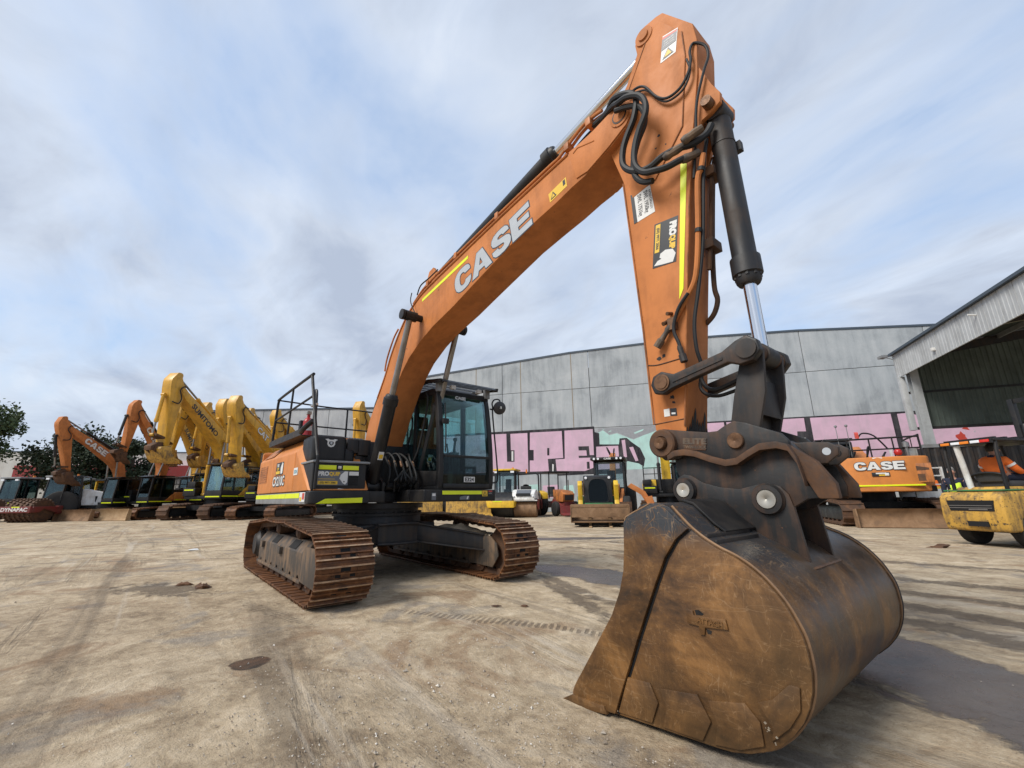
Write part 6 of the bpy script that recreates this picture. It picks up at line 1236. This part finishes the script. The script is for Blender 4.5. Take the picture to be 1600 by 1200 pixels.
def small_tractor():
    x,y=-13.2,16.9; r=thing('tractor','orange and yellow tractor with black canopy frame parked by the mural','tractor',(x,y,0),face(x,y,off=.45))
    for s in (-1,1): wheel(r,-.75,s*.75,.70,.70,.40,'bright yellow paint'); wheel(r,1.1,s*.65,.42,.42,.26,'bright yellow paint')
    G().box(-1.0,1.5,-.28,.28,.45,.85).obj('chassis','red paint',r,bevel=.03)
    h=G().prism([(.2,.85),(1.5,.80),(1.62,1.25),(1.4,1.42),(.2,1.55)],-.38,.38).obj('bonnet','dirty orange paint',r,bevel=.05); G().box(1.60,1.64,-.28,.28,.9,1.2).obj('grille','sticker black',h)
    for s in (-1,1): G().prism([(-1.45,.8),(-1.35,1.30),(-.8,1.50),(-.2,1.35),(-.1,1.0),(-.2,1.0),(-.4,1.25),(-.8,1.38),(-1.2,1.2),(-1.35,.8)],s*.75-.2,s*.75+.2).obj('mudguard','bright yellow paint',r,bevel=.02)
    for xx in (-1.1,.15):
        for s in (-1,1): G().cyl((xx,s*.62,1.0),(xx+.05,s*.62,2.55),.04,n=8).obj('canopy_post','black paint',r)
    G().box(-1.3,.35,-.75,.75,2.55,2.66).obj('canopy','black paint',r,bevel=.03); G().box(-.8,-.35,-.25,.25,1.1,1.25).prism([(-.85,1.2),(-.75,1.2),(-.82,1.75),(-.92,1.75)],-.25,.25).obj('seat','seat fabric',r,bevel=.03)
    for s in (-1,1): G().prism([(.3,.75),(.5,1.0),(1.9,.55),(2.1,.25),(2.0,.2)],s*.5-.05,s*.5+.05).obj('loader_arm','red paint',r,bevel=.01)
    G().prism([(2.0,.1),(2.5,.06),(2.52,.1),(2.1,.2),(2.02,.6),(1.98,.6)],-.8,.8).obj('loader_bucket','red paint',r,bevel=.01); G().cyl((1.0,.3,1.3),(1.0,.3,2.1),.035,n=8).obj('exhaust_pipe','dull rod',r)
small_tractor()
def track_loader():
    x,y=-5.0,11.2; r=thing('track_loader','compact loader with arched black cab and wide rusty bucket','loader',(x,y,0),face(x,y,off=.02),None,.87)
    for s in (-1,1):
        prof=[(-1.1,.30),(-1.0,.10),(-.8,.03),(.7,.03),(.95,.12),(1.05,.32),(.95,.5),(.3,.62),(-.6,.75),(-.95,.62)]
        G().prism(prof,s*.78-.2,s*.78+.2).obj('track','tyre rubber',r,bevel=.04)
        G().prism([(.7,1.10),(.95,1.75),(.75,1.95),(-.9,1.85),(-1.15,1.5),(-1.1,1.3),(-.85,1.5),(.55,1.6),(.6,1.1),(.95,.62),(1.1,.62)],s*.80-.10,s*.80+.10).obj('lift_arm','bright yellow paint',r,bevel=.03)
        G().box(-1.2,.3,s*.80-.14,s*.80+.14,.75,1.28).obj('side_body','green paint',r,bevel=.04)
    c=G().prism([(-.7,.75),(.75,.72),(.80,1.05),(.62,2.12),(.45,2.2),(-.75,2.2)],-.64,.64).obj('cab','black paint',r,bevel=.05)
    arch=[(-.40,1.02),(.40,1.02),(.44,1.35),(.42,1.70),(.34,1.92),(.18,2.02),(-.18,2.02),(-.34,1.92),(-.42,1.70),(-.44,1.35)]
    g=G(); xx=lambda z:.815-(z-1.05)*.168; k=len(arch); g.add([(xx(b),a,b) for a,b in arch]+[(xx(b)+.012,a,b) for a,b in arch],[tuple(range(k)),tuple(range(k,2*k))]+[(i,(i+1)%k,(i+1)%k+k,i+k) for i in range(k)]); g.obj('cab_door','dark glass',c)
    g=G(); g.tube([(xx(b)+.012,a,b) for a,b in arch+arch[:1]],.018,6); g.obj('door_seal','hose rubber',c)
    for s in (-1,1): G().turn((.64,s*.52,2.08),(.72,s*.52,2.08),[(0,.06),(.04,.06),(.05,0)],12).obj('work_lamp','lamp lens',c)
    G().box(.70,.86,-.62,.62,.55,.98).obj('front_panel','green paint',r,bevel=.03)
    bk=G().prism([(1.0,.22),(1.75,.18),(1.78,.21),(1.15,.30),(1.08,.5),(1.12,.86),(1.22,.90),(1.22,.94),(1.05,.90),(1.0,.6)],-1.22,1.22).obj('bucket','rusty blade steel',r,bevel=.01)
    G().box(1.70,1.745,-1.20,1.20,.40,.82).obj('bucket_front','rusty blade steel',bk,bevel=.01); G().box(1.62,1.76,-1.235,1.235,.80,.92).obj('bucket_rim','rusty blade steel',bk,bevel=.015)
    for s in (-1,1): G().prism([(1.0,.22),(1.76,.2),(1.76,.9),(1.05,.9)],s*1.22-.015,s*1.22+.015).obj('bucket_side','rusty blade steel',bk)
    for s in (-.42,.42): G().prism([(1.2,.02),(2.0,.0),(2.0,.03),(1.25,.07),(1.24,.35),(1.2,.35)],s-.06,s+.06).obj('fork_tine','tan blade steel',r); G().box(1.15,1.22,s-.07,s+.07,.05,.4).obj('tine_heel','dark rusty steel',r)
    G().box(1.05,1.12,-1.1,1.1,.05,.3).obj('carriage','black paint',r); G().box(1.13,1.16,-.8,.8,.22,.27).obj('green_rail','green paint',r)
track_loader()
def backhoe():
    x,y=-7.4,15.0; r=thing('backhoe_loader','orange backhoe loader with black cab roof standing behind the compact loader','backhoe',(x,y,0),face(x,y,off=-.10))
    for s in (-1,1): wheel(r,-.9,s*.9,.80,.80,.48,'sticker white'); wheel(r,1.5,s*.85,.55,.55,.32,'sticker white')
    G().box(-1.3,1.9,-.45,.45,.55,1.0).obj('chassis','black paint',r,bevel=.03); G().prism([(.5,1.0),(1.9,.95),(1.95,1.4),(.5,1.7)],-.5,.5).obj('bonnet','orange body paint',r,bevel=.06)
    M=Matrix.Translation((-.6,-.8,0)); cb=bg_cab(r,M,'black paint','clear glass',1.1,-.4,.05,1.55,1.1,2.85)
    rf=G().box(-1.1,.75,-.85,.85,2.83,2.98).obj('cab_roof','black paint',cb,bevel=.06)
    for yy in (-.65,-.45,.45,.65): G().cyl((.74,yy,2.90),(.79,yy,2.90),.055,n=12).obj('roof_lamp','lamp lens',rf)
    text('lettering','CASE',.08,frame((.756,0,2.86),(0,1,0),(0,0,1)),'sticker white',rf,.004,1.3)
    G().cyl((.4,-1.0,2.45),(.4,-1.0,2.8),.07,n=10).obj('mirror','mirror back',cb)
    # folded digging boom behind, leaning out to one side
    b=G().prism([(-1.6,.9),(-1.3,.9),(-1.5,2.2),(-1.9,3.25),(-2.3,3.45),(-2.45,3.3),(-2.1,3.05),(-1.8,2.1)],-.15,.15).obj('dig_boom','orange paint',r,bevel=.03)
    G().tube([(-1.75,.1,3.2),(-1.7,.12,3.5),(-1.95,.14,3.65),(-2.2,.1,3.5),(-2.1,.05,3.2)],.03,6).obj('hydraulic_hose','hose rubber',r); G().tube([(-1.8,-.1,3.3),(-1.7,-.2,3.55),(-1.9,-.25,3.72),(-2.1,-.1,3.4)],.03,6).obj('hydraulic_hose','hose rubber',r)
    a=G(); a.loft([[(.2+dx,yy+dy,zz+dz) for dx,dy,dz in ((-.1,-.1,-.08),(.1,-.1,-.08),(.1,.1,.08),(-.1,.1,.08))] for yy,zz in ((.92,1.62),(1.25,1.42),(1.55,1.22),(1.72,.9))]); a.obj('loader_arm','orange paint',r,bevel=.02)
    G().prism([(1.6,1.0),(1.95,1.1),(2.05,.7),(1.9,.45),(1.75,.6)],.0,.5,'x').obj('dig_bucket','orange paint',r,bevel=.02)
    for s in (-1,1): G().prism([(.5,1.2),(.6,1.45),(2.4,.75),(2.5,.5),(2.3,.5)],s*.62-.07,s*.62+.07).obj('front_arm','orange paint',r,bevel=.02)
    G().prism([(2.35,.15),(3.1,.1),(3.12,.14),(2.5,.28),(2.45,.85),(2.35,.85)],-1.1,1.1).obj('front_bucket','dark rusty steel',r)
backhoe()
def white_tractor():
    x,y=-35.2,-6.5; r=thing('tractor','tractor with white sloping bonnet and big black tyre beside the left rollers','tractor',(x,y,0),R(78))
    for s in (-1,1): wheel(r,-.9,s*.85,.95,.95,.55,'grey paint'); wheel(r,1.5,s*.8,.62,.62,.38,'grey paint')
    G().box(-1.2,1.9,-.35,.35,.6,1.1).obj('chassis','black paint',r,bevel=.03)
    h=G().loft([[(xx,-w,.95),(xx,w,.95),(xx,w*.8,zt),(xx,-w*.8,zt)] for xx,w,zt in ((-.1,.62,2.05),(.9,.58,1.85),(1.8,.50,1.50),(2.05,.42,1.15))]).obj('bonnet','white paint',r,bevel=.08,seg=3)
    M=Matrix.Translation((-1.0,-.75,0)); bg_cab(r,M,'black paint','clear glass',1.0,-.4,.0,1.5,1.2,2.9)
white_tractor()
def wheel_loader(label,x,y,rz,grp):
    r=thing('wheel_loader',label,'loader',(x,y,0),rz,grp)
    for xx in (-1.2,1.2):
        for s in (-1,1): wheel(r,xx,s*.95,.72,.72,.5,'bright yellow paint')
    G().prism([(-2.4,.7),(-2.3,1.6),(-.6,1.75),(-.4,.7)],-.7,.7).obj('engine_hood','bright yellow paint',r,bevel=.06); G().box(-.5,1.9,-.45,.45,.6,1.2).obj('front_frame','bright yellow paint',r,bevel=.05)
    M=Matrix.Translation((-.6,-.75,0)); bg_cab(r,M,'black paint','clear glass',1.0,-.3,.0,1.5,1.3,3.0)
    for s in (-1,1): G().prism([(.3,1.4),(.5,1.65),(1.9,.95),(2.5,.5),(2.3,.4),(1.6,.8)],s*.4-.08,s*.4+.08).obj('lift_arm','bright yellow paint',r,bevel=.02)
    G().prism([(2.3,.1),(3.2,.06),(3.22,.1),(2.55,.3),(2.45,1.05),(2.35,1.05)],-1.25,1.25).obj('bucket','worn yellow paint',r,bevel=.01); G().box(2.30,2.32,-.6,-.1,.5,.58).obj('reflective_strip','reflective yellow tape',r)
wheel_loader('yellow wheel loader glimpsed beneath the big machine at the left of its cab',-18.2,9.7,R(-20),'yellow loaders seen beneath the big excavator')
wheel_loader('yellow wheel loader glimpsed beneath the cab of the big machine',-16.4,12.0,R(-25),'yellow loaders seen beneath the big excavator')
def yellow_frame_truck():
    x,y=-36.6,-5.4; r=thing('dump_cart','small machine with open yellow cab frame behind the white bonnet','machine',(x,y,0),R(-60))
    for s in (-1,1): wheel(r,-.9,s*.75,.5,.5,.35,'grey paint'); wheel(r,.9,s*.75,.5,.5,.35,'grey paint')
    G().box(-1.4,1.4,-.6,.6,.5,.95).obj('chassis','yellow paint',r,bevel=.04)
    for xx in (-.6,.6):
        for s in (-1,1): G().box(xx-.06,xx+.06,s*.6-.06,s*.6+.06,.9,2.65).obj('frame_post','bright yellow paint',r)
    G().box(-.72,.72,-.7,.7,2.65,2.75).obj('cab_roof','black paint',r)
    for s in (-1,1): G().box(-.6,.6,s*.6-.05,s*.6+.05,2.52,2.64).obj('frame_beam','bright yellow paint',r)
    G().box(-.62,-.56,-.6,.6,1.2,2.5).obj('rear_window','clear glass',r); G().box(-.5,-.1,-.25,.25,.95,1.3).obj('seat','seat fabric',r,bevel=.03)
yellow_frame_truck()
# ------------------------------------------------------------------ forklift, people and the access platform on the right
def forklift():
    x,y=6.28,11.6; r=thing('forklift','worn yellow forklift with black overhead guard and scraped counterweight','forklift',(x,y,0),R(62))
    cwp=[(-1.32,.30),(-1.38,.55),(-1.36,.98),(-1.26,1.08),(-.45,1.10),(-.35,.95),(-.30,.55),(-.42,.32)]
    cw=G().prism(cwp,-.56,.56).obj('counterweight','worn yellow paint',r,bevel=.07,seg=3)
    G().prism([(-.44,-.40),(.44,-.40),(.40,.40),(-.40,.40)],0,.001,'x')
    G(Matrix.Translation((-1.375,0,.80))).prism([(-.40,-.10),(.36,-.10),(.40,.11),(-.42,.11)],-.006,.03,'x').obj('grille','dark void',cw)
    for z in (.755,.80): G().box(-1.39,-1.37,-.38,.36,z,z+.014).obj('grille_bar','dull rod',cw)
    G().box(-1.385,-1.36,-.25,.10,.40,.50).obj('tow_slot','dark void',cw); G().box(-1.390,-1.36,-.30,.02,.72,.745).obj('lower_bar','dull rod',cw)
    for s in (-1,1): G().prism([(-.95,.28),(-.98,.55),(-.85,.72),(-.62,.74),(-.42,.62),(-.36,.28)],s*.565-.012,s*.565+.012).obj('wheel_arch','dark void',cw)
    G().box(-1.1,.9,-.50,.50,.28,.62).obj('chassis','black paint',r,bevel=.03)
    hd=G().prism([(-.95,1.08),(-.9,1.18),(.05,1.18),(.1,.9),(.1,.6),(-.4,.6)],-.48,.48).obj('engine_hood','worn yellow paint',r,bevel=.05,seg=3)
    G().box(-1.22,-.30,-.52,.52,1.095,1.125).obj('hood_cover','green paint',hd,bevel=.01)
    for s in (-1,1):
        wheel(r,-.70,s*.46,.35,.35,.26,'dark rusty steel'); wheel(r,.78,s*.50,.38,.38,.28,'dark rusty steel')
        G().prism([(.1,.6),(.1,.95),(.5,.95),(1.1,.85),(1.15,.62)],s*.52-.05,s*.52+.05).obj('side_step','worn yellow paint',r,bevel=.02)
    gd=G()
    G().box(-1.02,.82,-.50,.50,2.10,2.15).obj('guard_roof','black paint',r,bevel=.015)
    for s in (-1,1):
        G().tube([(-.98,s*.46,1.10),(-.98,s*.46,1.9),(-.95,s*.46,2.10)],.035,8,False).obj('guard_post','black paint',r); G().tube([(.95,s*.46,.9),(.70,s*.46,2.10)],.035,8,False).obj('guard_post','black paint',r)
    for i in range(6): G().box(-.95+.3*i,-.88+.3*i,-.46,.46,2.152,2.19).obj('guard_bar','black paint',r)
    lb=G().box(-1.07,-1.02,-.48,.48,2.06,2.15).obj('light_bar','black paint',r)
    for y0,mt in ((.36,'amber lens'),(.16,'lamp lens'),(.0,'amber lens'),(-.20,'lamp lens'),(-.36,'red lens')): G().box(-1.085,-1.06,y0-.085,y0+.085,2.08,2.135).obj('lamp',mt,lb,bevel=.006)
    G().cyl((-.86,.22,1.12),(-.98,.22,2.05),.055,n=12).obj('exhaust_stack','white paint',r)
    se=G().box(-.55,-.08,-.26,.26,1.18,1.30).obj('seat','seat fabric',r,bevel=.04); G().prism([(-.62,1.28),(-.52,1.28),(-.58,1.46),(-.68,1.46)],-.24,.24).obj('seat_back','seat fabric',se,bevel=.04); G().tube([(-.60,-.27,1.28),(-.68,-.27,1.42),(-.70,0,1.47),(-.68,.27,1.42),(-.60,.27,1.28)],.026,8).obj('hip_rail','hose rubber',se)
    G().cyl((.55,0,.95),(.30,0,1.48),.03,n=8).turn((.30,0,1.47),(.275,0,1.52),[(0,.17),(.02,.19),(.04,.17)],18).obj('steering_wheel','hose rubber',r); G().prism([(.45,.9),(.9,.9),(.85,1.45),(.65,1.45)],-.45,.45).obj('dashboard','black paint',r,bevel=.04)
    quad('number_plate',[(-.50,-.5665,.99),(-.28,-.5665,.99),(-.28,-.5665,1.07),(-.50,-.5665,1.07)],'sticker white',cw); text('lettering','WA79',.05,frame((-.39,-.5695,1.005),(1,0,0),(0,0,1)),'sticker black',cw,.003,1.0)
    quad('sticker',[(.62,-.5,1.25),(.70,-.5,1.25),(.66,-.5,1.6),(.58,-.5,1.6)],'sticker yellow',r); 
    # mast, forks
    for s in (-1,1): G().box(1.12,1.24,s*.32-.05,s*.32+.05,.08,3.2).obj('mast_rail','black paint',r,bevel=.006); G().prism([(1.27,.04),(2.3,.04),(2.3,.06),(1.34,.09),(1.34,.7),(1.27,.7)],s*.28-.06,s*.28+.06).obj('fork_tine','dark rusty steel',r); G().cyl((1.2,s*.22,.3),(1.2,s*.22,2.6),.035,n=10).obj('lift_cylinder','dull rod',r)
    for z in (.5,1.6,3.1): G().box(1.15,1.2,-.32,.32,z,z+.1).obj('mast_cross','black paint',r)
    G().box(1.245,1.275,-.5,.5,.15,.7).obj('carriage','black paint',r)
    return r
forklift()
def skin(name,J,E,mat,parent,sub=1,root='hip'):
    """one continuous figure grown over a joint skeleton: J = {joint: (xyz, radius)}"""
    names=list(J); me=bpy.data.meshes.new(name); me.from_pydata([J[k][0] for k in names],[(names.index(a),names.index(b)) for a,b in E],[])
    o=link(name,me,mat,parent)
    m=o.modifiers.new('skin','SKIN'); m.use_smooth_shade=True
    for i,k in enumerate(names):
        v=me.skin_vertices[0].data[i]; r=J[k][1]; v.radius=r if isinstance(r,tuple) else (r,r); v.use_root=(k==root)
    s=o.modifiers.new('smooth','SUBSURF'); s.levels=sub; s.render_levels=sub
    return o
def hand(J,E,w,d,up,k,curl=.6):
    """palm with four fingers and a thumb that leaves its side"""
    w=Vector(w); d=Vector(d).normalized(); s=d.cross(Vector(up)).normalized(); n=s.cross(d)
    J[k+'p']=(tuple(w+d*.05),(.036,.018)); E.append((k,k+'p'))
    for i,(o,l) in enumerate(((-.030,.075),(-.010,.085),(.010,.080),(.029,.062))):
        a=w+d*.095+s*o; b=a+d*l*.5-n*l*.2*curl; c=b+d*l*.25-n*l*.5*curl
        J[f'{k}f{i}a']=(tuple(a),.0095); J[f'{k}f{i}b']=(tuple(b),.0085); J[f'{k}f{i}c']=(tuple(c),.007); E+=[(k+'p',f'{k}f{i}a'),(f'{k}f{i}a',f'{k}f{i}b'),(f'{k}f{i}b',f'{k}f{i}c')]
    a=w+d*.04-s*.045; b=a+d*.035-s*.012-n*.015; J[k+'ta']=(tuple(a),.011); J[k+'tb']=(tuple(b),.009); E+=[(k+'p',k+'ta'),(k+'ta',k+'tb')]
def head_parts(r,c,fw,hair,look,cap=0):
    """face and hair on the head centred at c looking along look"""
    c=Vector(c); f=Vector(look).normalized(); s=Vector((0,0,1)).cross(f).normalized(); u=f.cross(s)
    Q=Matrix((f,s,u)).transposed()
    h=G(); n,m=14,9; rings=[]
    for i in range(1,m):
        a=math.pi*i/m; rings.append([c+Q@Vector((.108*math.sin(a)*math.cos(2*PI*j/n)-.012,.086*math.sin(a)*math.sin(2*PI*j/n),.128*math.cos(a)+.028)) if (math.cos(2*PI*j/n)<.45 or i<=3) else c+Q@Vector((.06*math.sin(a)*math.cos(2*PI*j/n),.07*math.sin(a)*math.sin(2*PI*j/n),.10*math.cos(a)+.02)) for j in range(n)])
    h.loft(rings[:6]); h.obj('hair',hair,r)
    G().ball(c+f*.098+u*-.012,.018,8,6,(1,1,1.4)).obj('nose','skin',r)
    for k in (-1,1): G().ball(c+s*k*.085-u*.01,.026,8,6,(.6,.5,1.2)).obj('ear','skin',r); G().ball(c+f*.082+s*k*.032+u*.012,.012,8,6).obj('eye','dark hair',r)
    G().ball(c+f*.088-u*.055,.02,8,6,(.4,1.2,.35)).obj('mouth','red paint',r)
def driver():
    # sits in the forklift seat, facing the mast, head turned to his right
    r=thing('person','seated forklift driver in orange hi-vis jacket with navy collar','person',(6.28,11.6,0),R(62))
    J={'hip':((-.36,0,1.40),(.16,.13)),'waist':((-.40,0,1.56),(.155,.12)),'chest':((-.40,0,1.78),(.17,.125)),'neckb':((-.37,0,1.92),.07),'neck':((-.35,-.0,1.99),.058),'headb':((-.335,0,2.05),(.075,.085)),'head':((-.33,0,2.0+.10),(.082,.098)),'crown':((-.34,0,2.17),.06)}
    for k in list(J): # keep him under the guard roof
        p,q=J[k]; J[k]=((p[0],p[1],1.40+(p[2]-1.40)*.80),q)
    E=[('hip','waist'),('waist','chest'),('chest','neckb'),('neckb','neck'),('neck','headb'),('headb','head'),('head','crown')]
    for s,k in ((1,'l'),(-1,'r')):
        J[k+'sh']=((-.39,s*.19,1.73),.068); J[k+'el']=((-.26,s*.29,1.50),.052); J[k+'w']=((.02,s*.20,1.47),.036); E+=[('chest',k+'sh'),(k+'sh',k+'el'),(k+'el',k+'w')]
        hand(J,E,(.02,s*.20,1.47),(1,-s*.35,.1),(0,0,1),k+'w',.9)
        J[k+'hp']=((-.28,s*.10,1.38),.10); J[k+'kn']=((.14,s*.16,1.36),.072); J[k+'an']=((.34,s*.15,.98),.048); J[k+'to']=((.46,s*.15,.95),.042); E+=[('hip',k+'hp'),(k+'hp',k+'kn'),(k+'kn',k+'an'),(k+'an',k+'to')]
    skin('body',J,E,'skin',r)
    JJ={k:(J[k][0],tuple(q+.028 for q in J[k][1]) if isinstance(J[k][1],tuple) else J[k][1]+.022) for k in ('hip','waist','chest','neckb','lsh','lel','rsh','rel','lw','rw')}
    JJ['neckb']=(J['neckb'][0],.08); JJ['lw']=((-.03,.215,1.475),.05); JJ['rw']=((-.03,-.215,1.475),.05)
    j=skin('jacket',JJ,[('hip','waist'),('waist','chest'),('chest','neckb'),('chest','lsh'),('lsh','lel'),('lel','lw'),('chest','rsh'),('rsh','rel'),('rel','rw')],'hi-vis orange',r)
    skin('collar',{'hip':((-.43,0,1.76),(.11,.10)),'a':((-.38,0,1.84),.085)},[('hip','a')],'navy cloth',r)
    JT={k:(J[k][0],.12 if k=='hip' else J[k][1]+.018) for k in ('hip','lhp','lkn','lan','rhp','rkn','ran')}
    skin('trousers',JT,[('hip','lhp'),('lhp','lkn'),('lkn','lan'),('hip','rhp'),('rhp','rkn'),('rkn','ran')],'navy cloth',r)
    for s in (-1,1): G().obox((.41,s*.15,.945),(.27,.10,.09),0).obj('boot','tyre rubber',r,bevel=.03)
    for s in (-1,1): G().turn((-.345,s*.232,1.645),(-.325,s*.25,1.60),[(0,.083),(.045,.080)],14).obj('reflective_band','reflective tape',r)
    hc=Vector(J['head'][0]); head_parts(r,(hc.x,hc.y,hc.z),None,'dark hair',(.75,-.65,0))
driver()
def stander():
    r=thing('person','person in yellow hi-vis vest with short grey hair standing behind the forklift','person',(4.80,16.3,0),R(-70))
    J={'hip':((0,0,.95),(.165,.12)),'waist':((0,0,1.12),(.15,.11)),'chest':((.01,0,1.36),(.175,.125)),'neckb':((0,0,1.50),.075),'neck':((.01,0,1.55),.058),'headb':((.025,0,1.62),(.072,.085)),'head':((.03,0,1.69),(.080,.098)),'crown':((.015,0,1.76),.06)}
    E=[('hip','waist'),('waist','chest'),('chest','neckb'),('neckb','neck'),('neck','headb'),('headb','head'),('head','crown')]
    for s,k in ((1,'l'),(-1,'r')):
        J[k+'sh']=((0,s*.20,1.43),.066); J[k+'el']=((-.03,s*.26,1.15),.05); J[k+'w']=((.08,s*.25,.90),.034); E+=[('chest',k+'sh'),(k+'sh',k+'el'),(k+'el',k+'w')]
        hand(J,E,(.08,s*.25,.90),(.25,0,-1),(s*1.,0,0),k+'w',.5)
        J[k+'hp']=((0,s*.10,.88),.10); J[k+'kn']=((.02,s*.11,.50),.070); J[k+'an']=((-.01,s*.12,.09),.046); J[k+'to']=((.12,s*.13,.045),.038); E+=[('hip',k+'hp'),(k+'hp',k+'kn'),(k+'kn',k+'an'),(k+'an',k+'to')]
    skin('body',J,E,'skin',r)
    JJ={k:(J[k][0],tuple(q+.026 for q in J[k][1]) if isinstance(J[k][1],tuple) else J[k][1]+.02) for k in ('hip','waist','chest','lsh','rsh','lel','rel','lw','rw')}; JJ['neckb']=(J['neckb'][0],.082)
    skin('shirt',JJ,[('hip','waist'),('waist','chest'),('chest','neckb'),('chest','lsh'),('lsh','lel'),('lel','lw'),('chest','rsh'),('rsh','rel'),('rel','rw')],'navy cloth',r)
    V={k:(J[k][0],tuple(q+.040 for q in J[k][1])) for k in ('hip','waist','chest')}; V['lsh']=((0,.12,1.47),.062); V['rsh']=((0,-.12,1.47),.062)
    skin('vest',V,[('hip','waist'),('waist','chest'),('chest','lsh'),('chest','rsh')],'hi-vis yellow',r)
    JT={k:(J[k][0],.14 if k=='hip' else J[k][1]+.018) for k in ('hip','lhp','lkn','lan','rhp','rkn','ran')}
    skin('trousers',JT,[('hip','lhp'),('lhp','lkn'),('lkn','lan'),('hip','rhp'),('rhp','rkn'),('rkn','ran')],'navy cloth',r)
    for s in (-1,1): G().obox((.06,s*.125,.05),(.29,.11,.10),0).obj('boot','tyre rubber',r,bevel=.03)
    head_parts(r,(.03,0,1.69),None,'grey hair',(1,.25,0))
stander()
def platform():
    r=thing('flatbed_trailer','low grey flatbed trailer with bright green edge strip behind the forklift','trailer',(4.75,19.75,0),R(48))
    G().box(-1.6,2.6,-.9,.9,.62,.80).obj('deck','grey paint',r,bevel=.02); G().box(-1.6,2.6,-.925,-.902,.72,.80).obj('edge_strip','reflective yellow tape',r)
    for xx in (-.9,1.0,1.7):
        for s in (-1,1): wheel(r,xx,s*.7,.33,.33,.22,'grey paint')
    G().box(-1.5,2.5,-.15,.15,.45,.62).obj('chassis_beam','black paint',r)
    a=thing('access_stair','white access stair with handrails beside the shed column','stair',(3.86,19.05,.80),R(40))
    for yy in (-.45,.45):
        for xx in (-.75,.15): G().box(xx-.035,xx+.035,yy-.035,yy+.035,0,1.15 if xx>0 else 1.9).obj('post','white paint',a)
        for z in (.55,.85,1.12): G().box(-.75,.15,yy-.022,yy+.022,z-.022,z+.022).obj('rail','white paint',a)
        G().prism([(-.75,.0),(.15,.0),(.15,.42),(-.75,.30)],yy-.015,yy+.015).obj('side_panel','white paint',a)
    for i in range(4): G().box(-.7+.2*i,-.52+.2*i,-.44,.44,.1+.0*i,.13).obj('tread','grey paint',a)
    for i,(xx,yy,lb) in enumerate(((4.0,19.35,'orange traffic cone on the trailer next to the white stair'),(4.55,19.65,'faded red cone leaning behind the forklift counterweight'))):
        c=thing('traffic_cone',lb,'cone',(xx,yy,.80)); mt='hi-vis orange' if i==0 else 'red lens'
        G().turn((0,0,0),(0,0,1),[(.03,.17),(.70,.03),(.71,0)],16).obj('cone',mt,c); G().box(-.19,.19,-.19,.19,0,.035).obj('base',mt,c); G().turn((0,0,0),(0,0,1),[(.33,.1105),(.48,.079)],16).obj('band','sticker yellow' if i==0 else 'reflective tape',c)
platform()
def container():
    r=thing('storage_container','long dark corrugated container behind the forklift under the shed','container',(6.6,26.8,0),R(36))
    L_=9.6
    for i in range(24):
        x0=-4.2+i*.4; G().prism([(x0,0),(x0+.14,0),(x0+.2,.04),(x0+.34,.04),(x0+.4,0),(x0+.4,.1),(x0,.1)],.15,3.05,'z').obj('side_sheet','dark steel paint',r,smooth=False)
    G().box(-4.2,5.4,.1,2.3,.12,3.05).obj('box','dark steel paint',r); G().box(-4.25,5.45,-.02,.12,3.05,3.2).obj('top_rail','grey paint',r); G().box(-4.25,5.45,-.02,.12,0,.15).obj('bottom_rail','black paint',r)
container()
